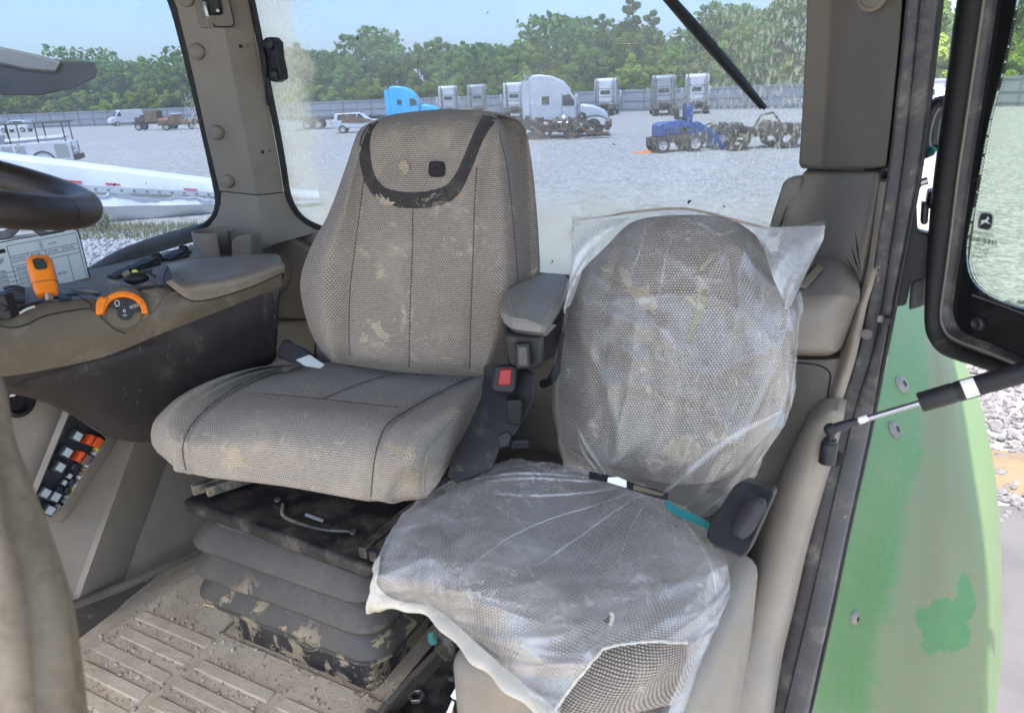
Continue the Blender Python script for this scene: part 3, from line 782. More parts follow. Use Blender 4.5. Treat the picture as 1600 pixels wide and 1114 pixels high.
texts = {
    'broadleaf_tree': 'tall dark green broadleaf tree in the wood beyond the grey metal fence',
    'pine_tree': 'tall narrow dark pine rising above the wood beyond the grey fence',
    'green_tree': 'mid green rounded tree standing behind the grey metal fence',
    'young_tree': 'low yellow-green young tree growing close behind the grey metal fence',
    'browned_bush': 'brown and straw coloured bush behind the grey fence at the wood edge'}
groups = {'broadleaf_tree': 'broadleaf trees beyond the fence', 'pine_tree': 'pines beyond the fence', 'green_tree': 'green trees beyond the fence',
          'young_tree': 'young trees behind the fence', 'browned_bush': 'browned bushes behind the fence'}
def plant(ki, a, l, s):
    nm, h, w, crowns, trunk = kinds[ki]
    root = thing(nm, cab(a, l, GZ), texts[nm], 'tree' if ki < 4 else 'bush', groups[nm], rz=rng.uniform(0, 6.28), local=True)
    root.scale = (s * rng.uniform(.88, 1.15), s * rng.uniform(.88, 1.15), s)
    c = bpy.data.objects.new('crown', crowns[int(rng.integers(len(crowns)))]); COL.objects.link(c); c.parent = root
    t = bpy.data.objects.new('trunk', trunk); COL.objects.link(t); t.parent = root
def fence_at(t):
    k = t * (len(pts) - 1); i = min(int(k), len(pts) - 2); f = k - i
    a = pts[i][0] * (1 - f) + pts[i + 1][0] * f; l = pts[i][1] * (1 - f) + pts[i + 1][1] * f
    d = nrm([pts[i + 1][0] - pts[i][0], pts[i + 1][1] - pts[i][1]]); nx = np.array([-d[1], d[0]])
    if nx[1] < 0: nx = -nx
    return np.array([a, l]), nx
for i in range(105):                                    # tall rear rows
    q, nx = fence_at((i + rng.uniform(.1, .9)) / 105)
    off = rng.uniform(14, 34); p = q + nx * off
    t_ = (i + .5) / 105
    plant(0 if rng.random() < .82 else 1, p[0], p[1], rng.uniform(.72, 1.12) * (.55 if t_ > .80 else 1))
for i in range(66):
    q, nx = fence_at((i + rng.uniform(0, 1)) / 66)
    p = q + nx * rng.uniform(7, 14); plant(2, p[0], p[1], rng.uniform(.7, 1.12) * (.6 if (i + .5) / 66 > .80 else 1))
for i in range(84):
    q, nx = fence_at((i + rng.uniform(0, 1)) / 84)
    p = q + nx * rng.uniform(3.2, 6.5); plant(3, p[0], p[1], rng.uniform(.75, 1.2))
for i, t in enumerate((.10, .145, .19, .21, .25, .28)):
    q, nx = fence_at(t); p = q + nx * 2.6; plant(4, p[0], p[1], rng.uniform(.8, 1.2))
# the wood goes on behind as one mass
V_, F_ = [], []
r_ = np.random.default_rng(5); N_ = 80000
tt = r_.random(N_); off = r_.uniform(24, 44, N_); hh = np.abs(r_.normal(0, 1, N_))
ctr = []
for i in range(N_):
    q, nx = fence_at(tt[i]); p = q + nx * off[i]
    top = (5.5 if tt[i] > .8 else 11.3) + 2.2 * math.sin(tt[i] * 61) + 1.5 * math.sin(tt[i] * 143 + 1) + 1.0 * math.sin(tt[i] * 397)
    ctr.append(cab(p[0], p[1], GZ + max(.5, top * (1 - r_.random() ** 1.5 * .95))))
ctr = np.array(ctr); d = r_.normal(size=(N_, 3)); d[:, 2] += .3; d /= np.linalg.norm(d, axis=1, keepdims=True)
t1 = np.cross(d, r_.normal(size=(N_, 3))); t1 /= np.linalg.norm(t1, axis=1, keepdims=True); t2 = np.cross(d, t1)
s_ = r_.uniform(.35, .75, (N_, 1))
V_ = np.stack([ctr - t1 * s_, ctr + t2 * s_ * .7, ctr + t1 * s_, ctr - t2 * s_ * .7], axis=1).reshape(-1, 3)
me = bpy.data.meshes.new('woodland'); me.from_pydata(V_.tolist(), [], np.arange(len(V_)).reshape(-1, 4).tolist()); me.materials.append(M['leaf_dark'])
wo = bpy.data.objects.new('woodland', me); COL.objects.link(wo); wo['kind'] = 'stuff'; wo['label'] = 'dense dark wood filling in behind the single trees'

# ------------------------------------------------------------------ vehicles
def wheel(parent, c, r, w, rim=True, axis=(0, 1, 0), tyre='tyre'):
    m = MB(); m.lathe(c, axis, [(r * .60, -w / 2), (r * .92, -w / 2), (r, -w * .36), (r, w * .36), (r * .92, w / 2), (r * .60, w / 2), (r * .60, -w / 2)], 22)
    t = m.build('wheel', M[tyre], parent, smooth=40)
    if rim:
        k = MB(); k.lathe(c, axis, [(0, -w * .2), (r * .2, -w * .5), (r * .25, -w * .2), (r * .5, -w * .25), (r * .6, -w * .48), (r * .6, w * .48), (r * .5, w * .25), (r * .25, w * .2), (r * .2, w * .5), (0, w * .2)], 18)
        k.build('rim', M['rim'], t, smooth=40)
    return t
def prof(parent, name, poly, hw, mat, bevel=0.06, y0=0.0):
    m = MB(); m.prism([(x, y0 - hw, z) for x, z in poly], (0, 2 * hw, 0)); return m.build(name, mat, parent, smooth=40, bevel=bevel, seg=2)
def facing(u0, v0, u1=None, v1=None):
    p = pz(u0, v0, GZ); return p
def semi(pos, rz, label, body, group=None, detail=True, cat='truck', gear='chassis', fairing=True):
    t = thing('semi_truck', pos, label, cat, group, rz=rz, local=True)
    cabp = [(-1.75, 1.05), (-1.75, 3.72), (-1.55, 3.92), (-1.0, 3.94), (-.3, 3.82), (.35, 3.52), (.82, 3.02), (.98, 2.78), (1.42, 2.12), (1.5, 1.7), (1.5, .75), (.5, .75), (.5, 1.05)]
    b = prof(t, 'cab', cabp, 1.20, M[body], .10)
    prof(t, 'hood', [(1.502, .95), (1.502, 2.06), (2.3, 1.95), (3.05, 1.66), (3.35, 1.25), (3.38, .95), (3.0, 1.14), (2.75, 1.22), (2.2, 1.22), (1.95, 1.1), (1.85, .95)], 1.06, M[body], .12)
    m = MB(); m.box((3.30, 0, .62), (.16, 1.18, .24)); m.build('bumper', M['chassis' if gear == 'chassis' else gear], t, bevel=.06)
    m = MB(); m.box((3.37, 0, 1.32), (.03, .62, .28)); m.build('grille', M['chassis'], t, bevel=.02)
    for s in (-1, 1):
        m = MB(); m.ball((3.15, s * .88, 1.25), .17, 6, sc=(1, .8, .8)); m.build('headlight', M['ink_white'], t)
        m = MB(); m.prism([(-.02 + x, s * 1.203, z) for x, z in ((.42, 1.98), (.42, 2.62), (.9, 2.68), (1.27, 2.12), (1.27, 1.98))], (0, s * .012, 0)); m.build('side_window', M['dark_glass'], t, smooth=0)
        m = MB(); m.prism([(x, s * 1.203, z) for x, z in ((-.95, 2.1), (-.95, 2.6), (-.45, 2.6), (-.45, 2.1))], (0, s * .012, 0)); m.build('sleeper_window', M['dark_glass'], t, smooth=0)
        m = MB(); m.prism([(x, s * 1.203, z) for x, z in ((.35, .85), (.35, 2.75), (.38, 2.75), (.38, .85))], (0, s * .008, 0)); m.prism([(x, s * 1.203, z) for x, z in ((1.38, .85), (1.38, 2.1), (1.41, 2.1), (1.41, .85))], (0, s * .008, 0)); m.build('door_gap', M['chassis'], t, smooth=0)
        m = MB(); m.box((1.25, s * 1.48, 2.25), (.07, .09, .38)); m.box((1.25, s * 1.33, 2.5), (.03, .14, .02)); m.build('mirror', M[body], t, bevel=.02)
        m = MB(); m.tube([(-.9 + .35, s * .95, .78), (.75, s * .95, .78)], .33, 14); m.build('fuel_tank', M['steel'], t)
        if fairing:
            m = MB(); m.box((-1.98, s * 1.17, 2.35), (.24, .025, 1.25)); m.build('side_extender', M[body], t, bevel=.01)
        m = MB(); m.box((-3.6, s * .42, .85), (2.6, .05, .14)); m.build('frame_rail', M[gear], t)
        m = MB(); m.box((-.15, s * 1.1, .52), (1.3, .06, .16)); m.build('step', M[gear], t, bevel=.02)
        wheel(t, (2.35, s * 1.02, .52), .52, .30)
        for x in (-3.3, -4.6):
            wheel(t, (x, s * .92, .52), .52, .56)
            m = MB(); m.lathe((x, s * .92, .50), (0, 1, 0), [(.60, -.3), (.64, -.3), (.64, .3), (.60, .3)], 14, a0=-1.2, a1=1.2, xref=UP); m.build('mudguard', M[gear], t)
    m = MB(); m.prism([(.86, -1.0, 2.90), (.86, 1.0, 2.90), (1.40, 1.08, 2.10), (1.40, -1.08, 2.10)], (.05, 0, .035)); m.build('windscreen', M['dark_glass'], t, smooth=0)
    m = MB(); m.prism([(-1.755, -.55, 2.2), (-1.755, .55, 2.2), (-1.755, .55, 2.62), (-1.755, -.55, 2.62)], (-.015, 0, 0)); m.build('rear_window', M['dark_glass'], t, smooth=0)
    m = MB()
    for z in (1.4, 1.95, 2.8): m.box((-1.765, 0, z), (.012, 1.1, .018))
    for y in (-.75, .75): m.box((-1.765, y, 2.3), (.014, .03, 1.3))
    m.build('back_panel_rib', M['chassis'], t, smooth=0)
    m = MB(); m.box((-3.9, 0, 1.05), (.5, .42, .06)); m.box((-2.2, 0, 1.0), (.25, .5, .25)); m.box((-3.0, 0, .72), (.5, .35, .18)); m.build('fifth_wheel', M[gear], t, bevel=.03)
    for s in (-1, 1):
        m = MB(); m.tube([(-1.98, s * .95, .9), (-1.98, s * .95, 3.7), (-2.05, s * .95, 3.95)], .075, 8); m.build('exhaust_stack', M['steel'], t)
    return t
def head_dir(dx, dy): return math.atan2(dy, dx)
RIGHT = math.atan2(0, 1)
# silver sleeper truck, side on, nose to the right
pS = pz(872, 214, GZ)
tS = semi(pS, R(-8), 'silver sleeper semi truck parked side-on, nose pointing right, nearest of the trucks', 'silver')
# heap of stripped axles and scrap behind its cab
def scrap(name, pos, n, spread, label, mats, size=.4, seed=1, cat='scrap heap'):
    q = np.random.default_rng(seed); t = thing(name, pos, label, cat, local=True, rz=0)
    for i in range(n):
        m = MB(); c = np.array([q.uniform(-spread[0], spread[0]), q.uniform(-spread[1], spread[1]), q.uniform(.1, spread[2])])
        a = q.uniform(0, 6.28); ax = np.array([[math.cos(a), math.sin(a), q.uniform(-.4, .4)], [-math.sin(a), math.cos(a), 0], [0, q.uniform(-.4, .4), 1]])
        k = q.integers(3)
        if k == 0: m.box(c, np.array([q.uniform(.3, 1.0), q.uniform(.1, .3), q.uniform(.06, .2)]) * size * 2, ax)
        elif k == 1: m.tube([c - ax[0] * size * 1.6, c, c + ax[0] * size * 1.6 + UP * q.uniform(-.1, .2)], size * q.uniform(.12, .25), 7)
        else: m.lathe(c + UP * size * .3, ax[1], [(size * .5, -size * .3), (size * .95, -size * .3), (size, 0), (size * .95, size * .3), (size * .5, size * .3), (size * .5, -size * .3)], 14)
        m.build(['beam', 'pipe', 'old_tyre'][k], M[mats[int(q.integers(len(mats)))]], t, bevel=0)
    return t
scrap('scrap_heap', pz(838, 218, GZ), 46, (3.0, .8, 1.25), 'low brown heap of stripped axles and rusty scrap left of the silver truck', ['rust', 'chassis', 'chassis', 'chassis', 'steel'], .34, 4)
scrap('scrap_heap', pz(912, 217, GZ), 26, (1.7, .4, .85), 'dark tangle of running gear along the lower side of the silver truck', ['chassis', 'chassis', 'rust'], .26, 6)
# bright blue truck mostly behind the driver seat
pB = pz(641, 196, GZ) * 1.0
semi(pB, R(-4), 'bright sky-blue sleeper semi truck with its lower half hidden by the driver seat', 'blue_paint')
# tractors parked in a row by the fence, seen from behind
AWAY = math.atan2(1, 0)
row = [(702, 184, 'white_paint', 95, 'white semi truck seen from behind, just right of the sky-blue truck'),
       (747, 183, 'grey_paint', 92, 'pale semi truck seen from behind, second to the right of the sky-blue truck'),
       (803, 183, 'white_paint', 92, 'white semi truck seen from behind, partly above the driver seat\'s right shoulder'),
       (838, 184, 'white_paint', 90, 'white semi truck tucked directly behind the silver truck\'s sleeper'),
       (948, 179, 'white_paint', 76, 'white semi truck seen from behind, just right of the silver truck'),
       (1034, 179, 'grey_paint', 82, 'grey-backed semi truck seen from behind, left of a close pair by the fence'),
       (1086, 176, 'white_paint', 78, 'white semi truck seen from behind, above the blue loader by the fence')]
for u, v, mm, dg, lb in row:
    semi(pz(u, v, GZ), R(dg), lb, mm, 'semi trucks in a row by the fence', fairing=(u > 900))

def boxcar(name, pos, rz, label, cat, side, hw, body, win, wheels, r=.34, roof=None, extras=None, burnt=False):
    t = thing(name, pos, label, cat, rz=rz, local=True)
    prof(t, 'body', side, hw, M[body], .07)
    for w in win:
        for s in (-1, 1):
            m = MB(); m.prism([(x, s * (hw + .003), z) for x, z in w], (0, s * .012, 0)); m.build('side_window', M['dark_glass'], t, smooth=0)
    if roof:
        m = MB(); m.prism([(x, -hw * .9, z) for x, z in roof], (0, hw * 1.8, 0)); m.build('roof', M['rust' if burnt else body], t, bevel=.04)
    for x in wheels:
        for s in (-1, 1): wheel(t, (x, s * (hw - .06), r), r, .24)
    return t
suv_side = [(-2.3, .45), (-2.35, 1.1), (-2.15, 1.15), (-1.95, 1.72), (.3, 1.74), (1.0, 1.12), (2.2, 1.0), (2.35, .8), (2.35, .42)]
suv = boxcar('burnt_suv', pz(563, 207, GZ), R(4), 'white SUV with a scorched rusty roof, left of the sky-blue truck', 'car', suv_side, .92, 'white_paint',
             [[(-1.85, 1.15), (-1.72, 1.62), (-1.0, 1.64), (-1.0, 1.15)], [(-.9, 1.15), (-.9, 1.64), (-.1, 1.64), (-.1, 1.15)], [(0, 1.15), (0, 1.64), (.25, 1.62), (.7, 1.15)]],
             (-1.45, 1.5), .36, [(-1.95, 1.73), (-1.9, 1.80), (.2, 1.80), (.4, 1.72)], burnt=True)
m = MB(); m.box((-2.36, .78, .95), (.03, .1, .18)); m.box((-2.36, -.78, .95), (.03, .1, .18)); m.build('tail_light', M['red'], suv)
m = MB(); m.prism([(-1.5, -.93, .9), (-1.3, -.93, 1.7), (1.0, -.93, 1.15), (1.6, -.93, .95), (.4, -.93, .8)], (0, -.01, 0)); m.build('scorched_panel', M['rust'], suv, smooth=0)
# flat black trailer behind it
t = thing('flatbed_trailer', pz(505, 204, GZ) + np.array([0, 4.0, 0]), 'low dark flatbed trailer behind the scorched white SUV', 'trailer', rz=R(3), local=True)
m = MB(); m.box((0, 0, 1.05), (4.2, 1.2, .12)); m.build('deck', M['chassis'], t, bevel=.02)
m = MB(); m.box((-4.1, 0, 1.6), (.06, 1.2, .5)); m.build('headboard', M['chassis'], t)
for x in (-2.4, -1.2, 2.2):
    for s in (-1, 1): wheel(t, (x, s * .95, .5), .5, .3)
van_side = [(-2.6, .5), (-2.65, 2.35), (-2.45, 2.55), (.9, 2.55), (1.25, 2.4), (1.85, 1.5), (2.6, 1.25), (2.75, .95), (2.75, .5)]
boxcar('white_van', pz(199, 196.5, GZ), R(222), 'white high-roof panel van parked alone against the left stretch of fence', 'van', van_side, 1.0, 'white_paint',
       [[(.9, 1.55), (.95, 2.2), (1.2, 2.2), (1.65, 1.55)]], (-1.7, 1.75), .38)
m = MB()
t = bpy.data.objects['white_van']
m.prism([(1.30, -.85, 2.32), (1.30, .85, 2.32), (1.86, .88, 1.55), (1.86, -.88, 1.55)], (.03, 0, .02)); m.build('windscreen', M['dark_glass'], t, smooth=0)
# two burnt-out trucks right of the van
t = thing('burnt_truck', pz(246, 203, GZ), 'brown burnt-out truck with a bare cab frame, right of the white van', 'wreck', rz=R(180), local=True)
m = MB(); m.box((0, 0, .9), (2.8, .5, .12)); m.build('chassis', M['chassis'], t)
prof(t, 'cab', [(-.6, 1.0), (-.7, 2.35), (-.4, 2.55), (.6, 2.5), (1.0, 1.9), (1.1, 1.0)], .95, M['rust'], .06)
m = MB(); m.prism([(-.4, -.955, 1.7), (-.4, -.955, 2.3), (.5, -.955, 2.3), (.75, -.955, 1.7)], (0, -.01, 0)); m.build('window', M['dark_glass'], t, smooth=0)
m = MB(); m.box((1.8, 0, 1.35), (.7, .6, .3)); m.box((1.6, .3, 1.7), (.2, .2, .2)); m.build('engine', M['chassis'], t, bevel=.05)
m = MB(); m.box((-1.8, 0, 1.25), (.8, .8, .2)); m.tube([(-2.5, -.7, 1.1), (-1.0, -.7, 1.9)], .06, 6); m.build('bed', M['rust'], t, bevel=.04)
for x in (-2.0, 2.0):
    for s in (-1, 1): wheel(t, (x, s * .85, .48), .48, .3)
t = thing('burnt_pickup', pz(281, 203, GZ), 'scorched pickup with an orange-brown front beside the brown burnt truck', 'wreck', rz=R(200), local=True)
prof(t, 'body', [(-2.4, .6), (-2.4, 1.25), (-.6, 1.25), (-.4, 1.9), (.7, 1.9), (1.2, 1.3), (2.3, 1.2), (2.4, .6)], .95, M['rust'], .08)
m = MB(); m.box((1.7, 0, 1.33), (.6, .8, .08)); m.build('hood', M['orange_cloth'], t, bevel=.03)
m = MB(); m.box((.1, 0, 1.95), (.6, .8, .05)); m.build('roof', M['white_paint'], t, bevel=.03)
for x in (-1.5, 1.5):
    for s in (-1, 1): wheel(t, (x, s * .85, .45), .45, .3)

# white service truck with a ladder rack, left window
pT = pz(38, 272, GZ)
t = thing('service_truck', pT, 'white utility service truck with a black ladder rack, seen through the side window', 'truck', rz=R(200), local=True)
prof(t, 'cab', [(.6, .55), (.6, 1.95), (.8, 2.05), (1.8, 2.02), (2.4, 1.35), (3.6, 1.2), (3.7, .6)], .98, M['white_paint'], .08)
for s in (-1, 1):
    m = MB(); m.box((-1.05, s * .86, 1.05), (1.55, .20, .45)); m.build('tool_body', M['white_paint'], t, bevel=.02)
    for x in (-2.15, -.35, .2):
        m = MB(); m.box((x, s * 1.065, 1.08), (.30 if x < -1 else .22, .008, .33)); m.box((x + .1, s * 1.08, 1.2), (.05, .012, .03)); m.build('locker_door', M['grey_paint'], t, bevel=.004)
    m = MB()
    for x in (-2.4, -1.2, 0, .5): m.tube([(x, s * .95, 1.5), (x, s * .95, 2.45)], .03, 6)
    m.tube([(-2.6, s * .95, 2.45), (2.2, s * .95, 2.45)], .035, 6); m.build('ladder_rack', M['black_clean'], t)
    m = MB(); m.lathe((-1.25, s * 1.062, .55), (0, s, 0), [(.50, 0), (.56, 0), (.56, .03), (.50, .03), (.50, 0)], 20, a0=-1.6, a1=1.6, xref=UP); m.build('wheel_arch', M['black_clean'], t)
    m = MB(); m.prism([(x, s * .985, z) for x, z in ((.85, 1.38), (.85, 1.9), (1.7, 1.9), (2.2, 1.38))], (0, s * .01, 0)); m.build('side_window', M['dark_glass'], t, smooth=0)
    for x in (-1.25, 2.75): wheel(t, (x, s * .88, .42), .42, .28)
m = MB()
for x in (-2.4, -1.2, 0, 1.2): m.tube([(x, -.95, 2.45), (x, .95, 2.45)], .03, 6)
m.build('rack_crossbar', M['black_clean'], t)
m = MB(); m.box((-1.05, 0, .8), (1.55, .66, .2)); m.build('bed', M['white_paint'], t)
m = MB(); m.box((-2.68, 0, .7), (.1, 1.0, .12)); m.build('bumper', M['chassis'], t)
m = MB(); m.tube([(-2.3, -.4, 1.75), (.4, -.3, 1.62)], .09, 8); m.tube([(-2.2, .1, 1.7), (.4, .2, 1.62)], .12, 8); m.build('pipe_load', M['white_paint'], t)
m = MB(); m.box((-2.615, .86, 1.15), (.01, .06, .1)); m.box((-2.615, -.86, 1.15), (.01, .06, .1)); m.build('tail_light', M['red'], t)
# more white cars beyond it
for (u, v, rz, lb) in ((28, 207, 178, 'white pickup cab parked beyond the service truck, near the left picture edge'),):
    c = boxcar('parked_car', pz(u, v, GZ), R(rz), lb, 'car', suv_side, .92, 'white_paint', [[(-1.85, 1.15), (-1.72, 1.62), (-.1, 1.64), (-.1, 1.15)], [(0, 1.15), (0, 1.64), (.25, 1.62), (.7, 1.15)]], (-1.45, 1.5), .36)

# overturned white box trailer
TA, TB = pz(-120, 372, GZ), pz(500, 322, GZ)
dT = nrm(TB - TA); nT = np.array([-dT[1], dT[0], 0])
if nT @ (TA - CAM) < 0: nT = -nT
t = thing('overturned_trailer', (TA + TB) / 2, 'crumpled white box trailer lying over, with red reflective tape along its side', 'trailer')
def TH(s): return max(.34, min(2.1, 2.42 - 2.1 * s))
def tp(s, h, k=0.0): return TA + (TB - TA) * s + UP * h + nT * k
lenT = np.linalg.norm(TB - TA)
P = []
for i in range(40):
    s = i / 39; row = []
    hgt = TH(s)
    for j, (hh, kk) in enumerate(((1.0, .9), (1.0, .12), (.96, 0.0), (.8, -.05), (.66, -.06), (.64, .02), (.50, .03), (.30, -.06), (.08, .10), (0.0, .20))):
        wob = .05 * math.sin(s * 37 + j) + .03 * math.sin(s * 91 + 2 * j) if j > 5 else .008 * math.sin(s * 20)
        row.append(tp(s, hgt * hh + .02, kk + wob))
    P.append(row)
m = MB(); m.grid(P, uv=False)
m.prism([P[-1][k] for k in range(10)] + [P[-1][9] + nT * .5, P[-1][0] + nT * .4], dT * .02); m.build('skin', M['trailer_white'], t, smooth=35)
m = MB()
rail = [(tp(s, TH(s) * .655 + .02, -.075), tp(s, TH(s) * .555 + .02, -.075)) for s in np.linspace(0, 1, 30)]
m.grid([[a - nT * 0, a - nT * .02, b - nT * .02, b] for a, b in rail], uv=False); m.build('aluminium_rail', M['alu'], t, smooth=30)
for s0 in (.36, .45, .64, .80, .90):
    m = MB(); q = [tp(s, TH(s) * h + .02, -.068) for s, h in ((s0, .735), (s0 + .035, .735), (s0 + .035, .70), (s0, .70))]
    m.prism(q, -nT * .004); m.build('reflective_tape', M['tape_red'], t, smooth=0)
for s0 in np.linspace(.3, .95, 22):
    m = MB(); q = tp(s0, TH(s0) * .61 + .02, -.10); m.box(q, (.03, .02, .02)); m.build('rivet_plate', M['mirror_grey'], t)
m = MB(); m.box(tp(.73, TH(.73) * .50 + .02, -.1), (.09, .03, .05), [dT, nT, UP]); m.build('marker_lamp', M['orange'], t, bevel=.01)
# tyres of the trailer's running gear by the side window
for (u, v, lb) in ((5, 352, 'dark tyre with a grey rim lying at the left end of the white trailer'), (82, 350, 'dirty black tyre lying in front of the white trailer, right of the rimmed one')):
    p = pz(u, v + 22, GZ); t = thing('trailer_wheel', p, lb, 'wheel')
    m = MB(); fr = nrm(CAM - p); fr[2] = .1
    r = .52 if u < 40 else .40
    m.lathe(p + UP * r, fr, [(r * .58, -.14), (r * .94, -.14), (r, -.08), (r, .08), (r * .94, .14), (r * .58, .14), (r * .58, -.14)], 24); m.build('tyre', M['tyre'], t)
    if u < 40:
        m = MB(); m.lathe(p + UP * r, fr, [(r * .58, .1), (r * .45, .04), (r * .2, .04), (r * .16, .1), (0, .1)], 20); m.build('rim', M['rim'], t)

# blue loader
t = thing('blue_loader', pz(1068, 236, GZ), 'small deep-blue loader tractor standing alone on the gravel', 'loader', rz=R(8), local=True)
prof(t, 'hood', [(-1.5, .7), (-1.5, 1.25), (-1.3, 1.35), (-.1, 1.4), (0, .7)], .42, M['loader_blue'], .06)
m = MB(); m.box((.25, 0, .75), (.35, .35, .25)); m.build('body', M['loader_blue'], t, bevel=.04)
m = MB(); m.box((.12, 0, 1.7), (.15, .30, .40)); m.box((.10, 0, 2.1), (.18, .30, .03)); m.build('tower', M['loader_blue'], t, bevel=.05)
for s in (-1, 1):
    m = MB(); m.prism([(-1.3, s * .62 - .06, 1.05), (-1.2, s * .62 - .06, 1.25), (.4, s * .62 - .06, 1.35), (1.3, s * .62 - .06, .85), (1.5, s * .62 - .06, .3), (1.3, s * .62 - .06, .3), (1.1, s * .62 - .06, .75), (.3, s * .62 - .06, 1.12)], (0, .12, 0)); m.build('loader_arm', M['loader_blue'], t, bevel=.02)
    wheel(t, (-1.3, s * .6, .36), .36, .26); wheel(t, (.25, s * .72, .40), .40, .30)
m = MB(); m.box((-.6, -.35, .62), (.6, .2, .18)); m.box((-.2, -.4, .95), (.16, .12, .16)); m.tube([(-1.0, -.5, 1.0), (-.4, -.55, 1.2), (.3, -.5, 1.0)], .035, 6); m.build('engine_parts', M['chassis'], t, bevel=.03)
m = MB(); m.box((-.25, 0, 1.5), (.2, .25, .06)); m.box((-.42, 0, 1.7), (.05, .25, .2)); m.build('seat', M['black_clean'], t, bevel=.04)
m = MB(); m.box((1.7, 0, .35), (.25, .75, .3)); m.build('bucket', M['loader_blue'], t, bevel=.05)
m = MB(); m.box((-1.62, 0, .5), (.12, .5, .2)); m.build('counterweight', M['chassis'], t, bevel=.04)
tag(blob('orange_tarp', *(pz(1022, 238, GZ)[:2]), 1.15, .5, .10, M['orange_cloth'], seed=8), 'crumpled orange sheet on the gravel left of the blue loader', 'sheet')
scrap('scrap_heap', pz(1122, 232, GZ), 18, (.7, .8, 1.3), 'brown tangle of scrap between the blue loader and the dark machine', ['rust', 'rust', 'chassis'], .3, 9)
# dark wheeled machine right of it
t = thing('dark_machine', pz(1178, 232, GZ), 'dark wheeled machine with fat tyres right of the blue loader', 'machine', rz=R(5), local=True)
prof(t, 'body', [(-1.6, .55), (-1.5, .95), (-.9, 1.25), (-.6, 1.0), (.2, .95), (.5, 1.3), (1.0, 1.1), (1.5, .9), (1.7, .55)], .5, M['chassis'], .08)
m = MB(); m.tube([(-.2, -.3, 1.0), (.1, -.3, 1.5), (.7, -.2, 1.6), (1.2, -.1, 1.1)], .05, 6); m.build('boom', M['chassis'], t)
m = MB(); m.box((2.4, 0, .9), (.6, .9, .12)); m.build('implement', M['chassis'], t, bevel=.04)
for x in (-1.15, 1.2):
    for s in (-1, 1): wheel(t, (x, s * .8, .58), .58, .45, rim=False)

# through the gap by the door: pylon and light vehicles far off
pp = cab(55, 150, GZ)
t = thing('pylon', pp, 'faint steel lattice pylon far off above the trees, seen through the door gap', 'pylon')
m = MB()
for sx, sy in ((-1, -1), (1, -1), (1, 1), (-1, 1)): m.tube([pp + np.array([sx * 2.2, sy * 2.2, 0]), pp + np.array([sx * .4, sy * .4, 21])], .10, 4)
for k in range(8):
    z0, z1 = k * 2.6, (k + 1) * 2.6; w0 = 2.2 - 1.8 * z0 / 21; w1 = 2.2 - 1.8 * z1 / 21
    for sx, sy, ex, ey in ((-1, -1, 1, -1), (1, -1, 1, 1), (1, 1, -1, 1), (-1, 1, -1, -1)):
        m.tube([pp + np.array([sx * w0, sy * w0, z0]), pp + np.array([ex * w1, ey * w1, z1])], .06, 4)
m.build('lattice', M['fence'], t, smooth=0)
m = MB()
for z in (15, 18, 20.5): m.box(pp + UP * z, (3.2, .12, .12))
m.build('crossarm', M['fence'], t, smooth=0)
c = boxcar('parked_car', pz(1462, 168, GZ) , R(80), 'white car glimpsed through the gap between post and open door', 'car', suv_side, .92, 'white_paint', [[(-1.85, 1.15), (-1.72, 1.62), (-.1, 1.64), (-.1, 1.15)]], (-1.45, 1.5), .36)

# ------------------------------------------------------------------ summer haze over the yard
m = MB(); m.box((0, 0, 10), (1000, 1000, 13.0))
t = NT('air_haze'); v = t.node('ShaderNodeVolumePrincipled'); v.inputs['Density'].default_value = 0.0007; v.inputs['Color'].default_value = (0.90, 0.95, 1.0, 1)
t.link(v.outputs[0], t.out.inputs['Volume'])
hz = m.build('haze', t.mat, smooth=0); hz['kind'] = 'stuff'; hz['label'] = 'thin summer haze over the gravel yard and the wood'

# ================================================================== THE CAB SHELL
def sheet(name, rows, mat, back=None, th=0.03, parent=None, smooth=35, bevel=0.0, nr=None, nc=None, kind=None):
    """a moulded panel: rows of surveyed points, given thickness along 'back'"""
    P = np.asarray(rows, float)
    if nr: P = dense(P, nr, nc or P.shape[1])
    m = MB(); m.grid(P)
    if back is not None:
        Bk = P + np.asarray(back) * th
        m.grid(Bk, flip=True, uv=True)
        r, c = P.shape[:2]
        for edge in ([(0, j) for j in range(c)], [(r - 1, j) for j in range(c)], [(i, 0) for i in range(r)], [(i, c - 1) for i in range(r)]):
            m.grid([[P[i, j] for i, j in edge], [Bk[i, j] for i, j in edge]])
    o = m.build(name, mat, parent, smooth=smooth, bevel=bevel, weld=True)
    if kind: o['kind'] = kind
    return o

# floor, ceiling, walls behind the trim
m = MB(); m.prism([cab(-1.80, -.45, 0), cab(.0, -.45, 0), cab(-.02, 1.62, 0), cab(-1.80, 1.62, 0)], -UP * .08)
structure(m.build('floor', M['floor'], smooth=0))
m = MB(); m.prism([cab(-1.98, -.36, 1.62), cab(.405, -.36, 1.62), cab(.405, .38, 1.62), cab(.20, 1.80, 1.62), cab(-1.98, 1.80, 1.62)], UP * .16)  # unseen roof, outline shaped to set the shade edge along the fender
structure(m.build('ceiling', M['pillar'], smooth=0, bevel=.05))
m = MB(); m.prism([cab(-1.72, 1.60, -.05), cab(-.05, 1.60, -.05), cab(-.05, 1.60, .60), cab(-1.72, 1.60, .60)], L * .05)
structure(m.build('rear_wall', M['pillar'], smooth=0))
m = MB(); m.prism([cab(-.015, 1.20, 0), cab(-.015, 1.60, 0), cab(-.015, 1.60, .74), cab(-.015, 1.20, .74)], A * .03)
structure(m.build('left_wall', M['trim_dark'], smooth=0))
m = MB(); m.prism([cab(-1.76, -.4, -.05), cab(-1.76, 1.62, -.05), cab(-1.76, 1.62, .66), cab(-1.76, -.4, .66)], -A * .04)
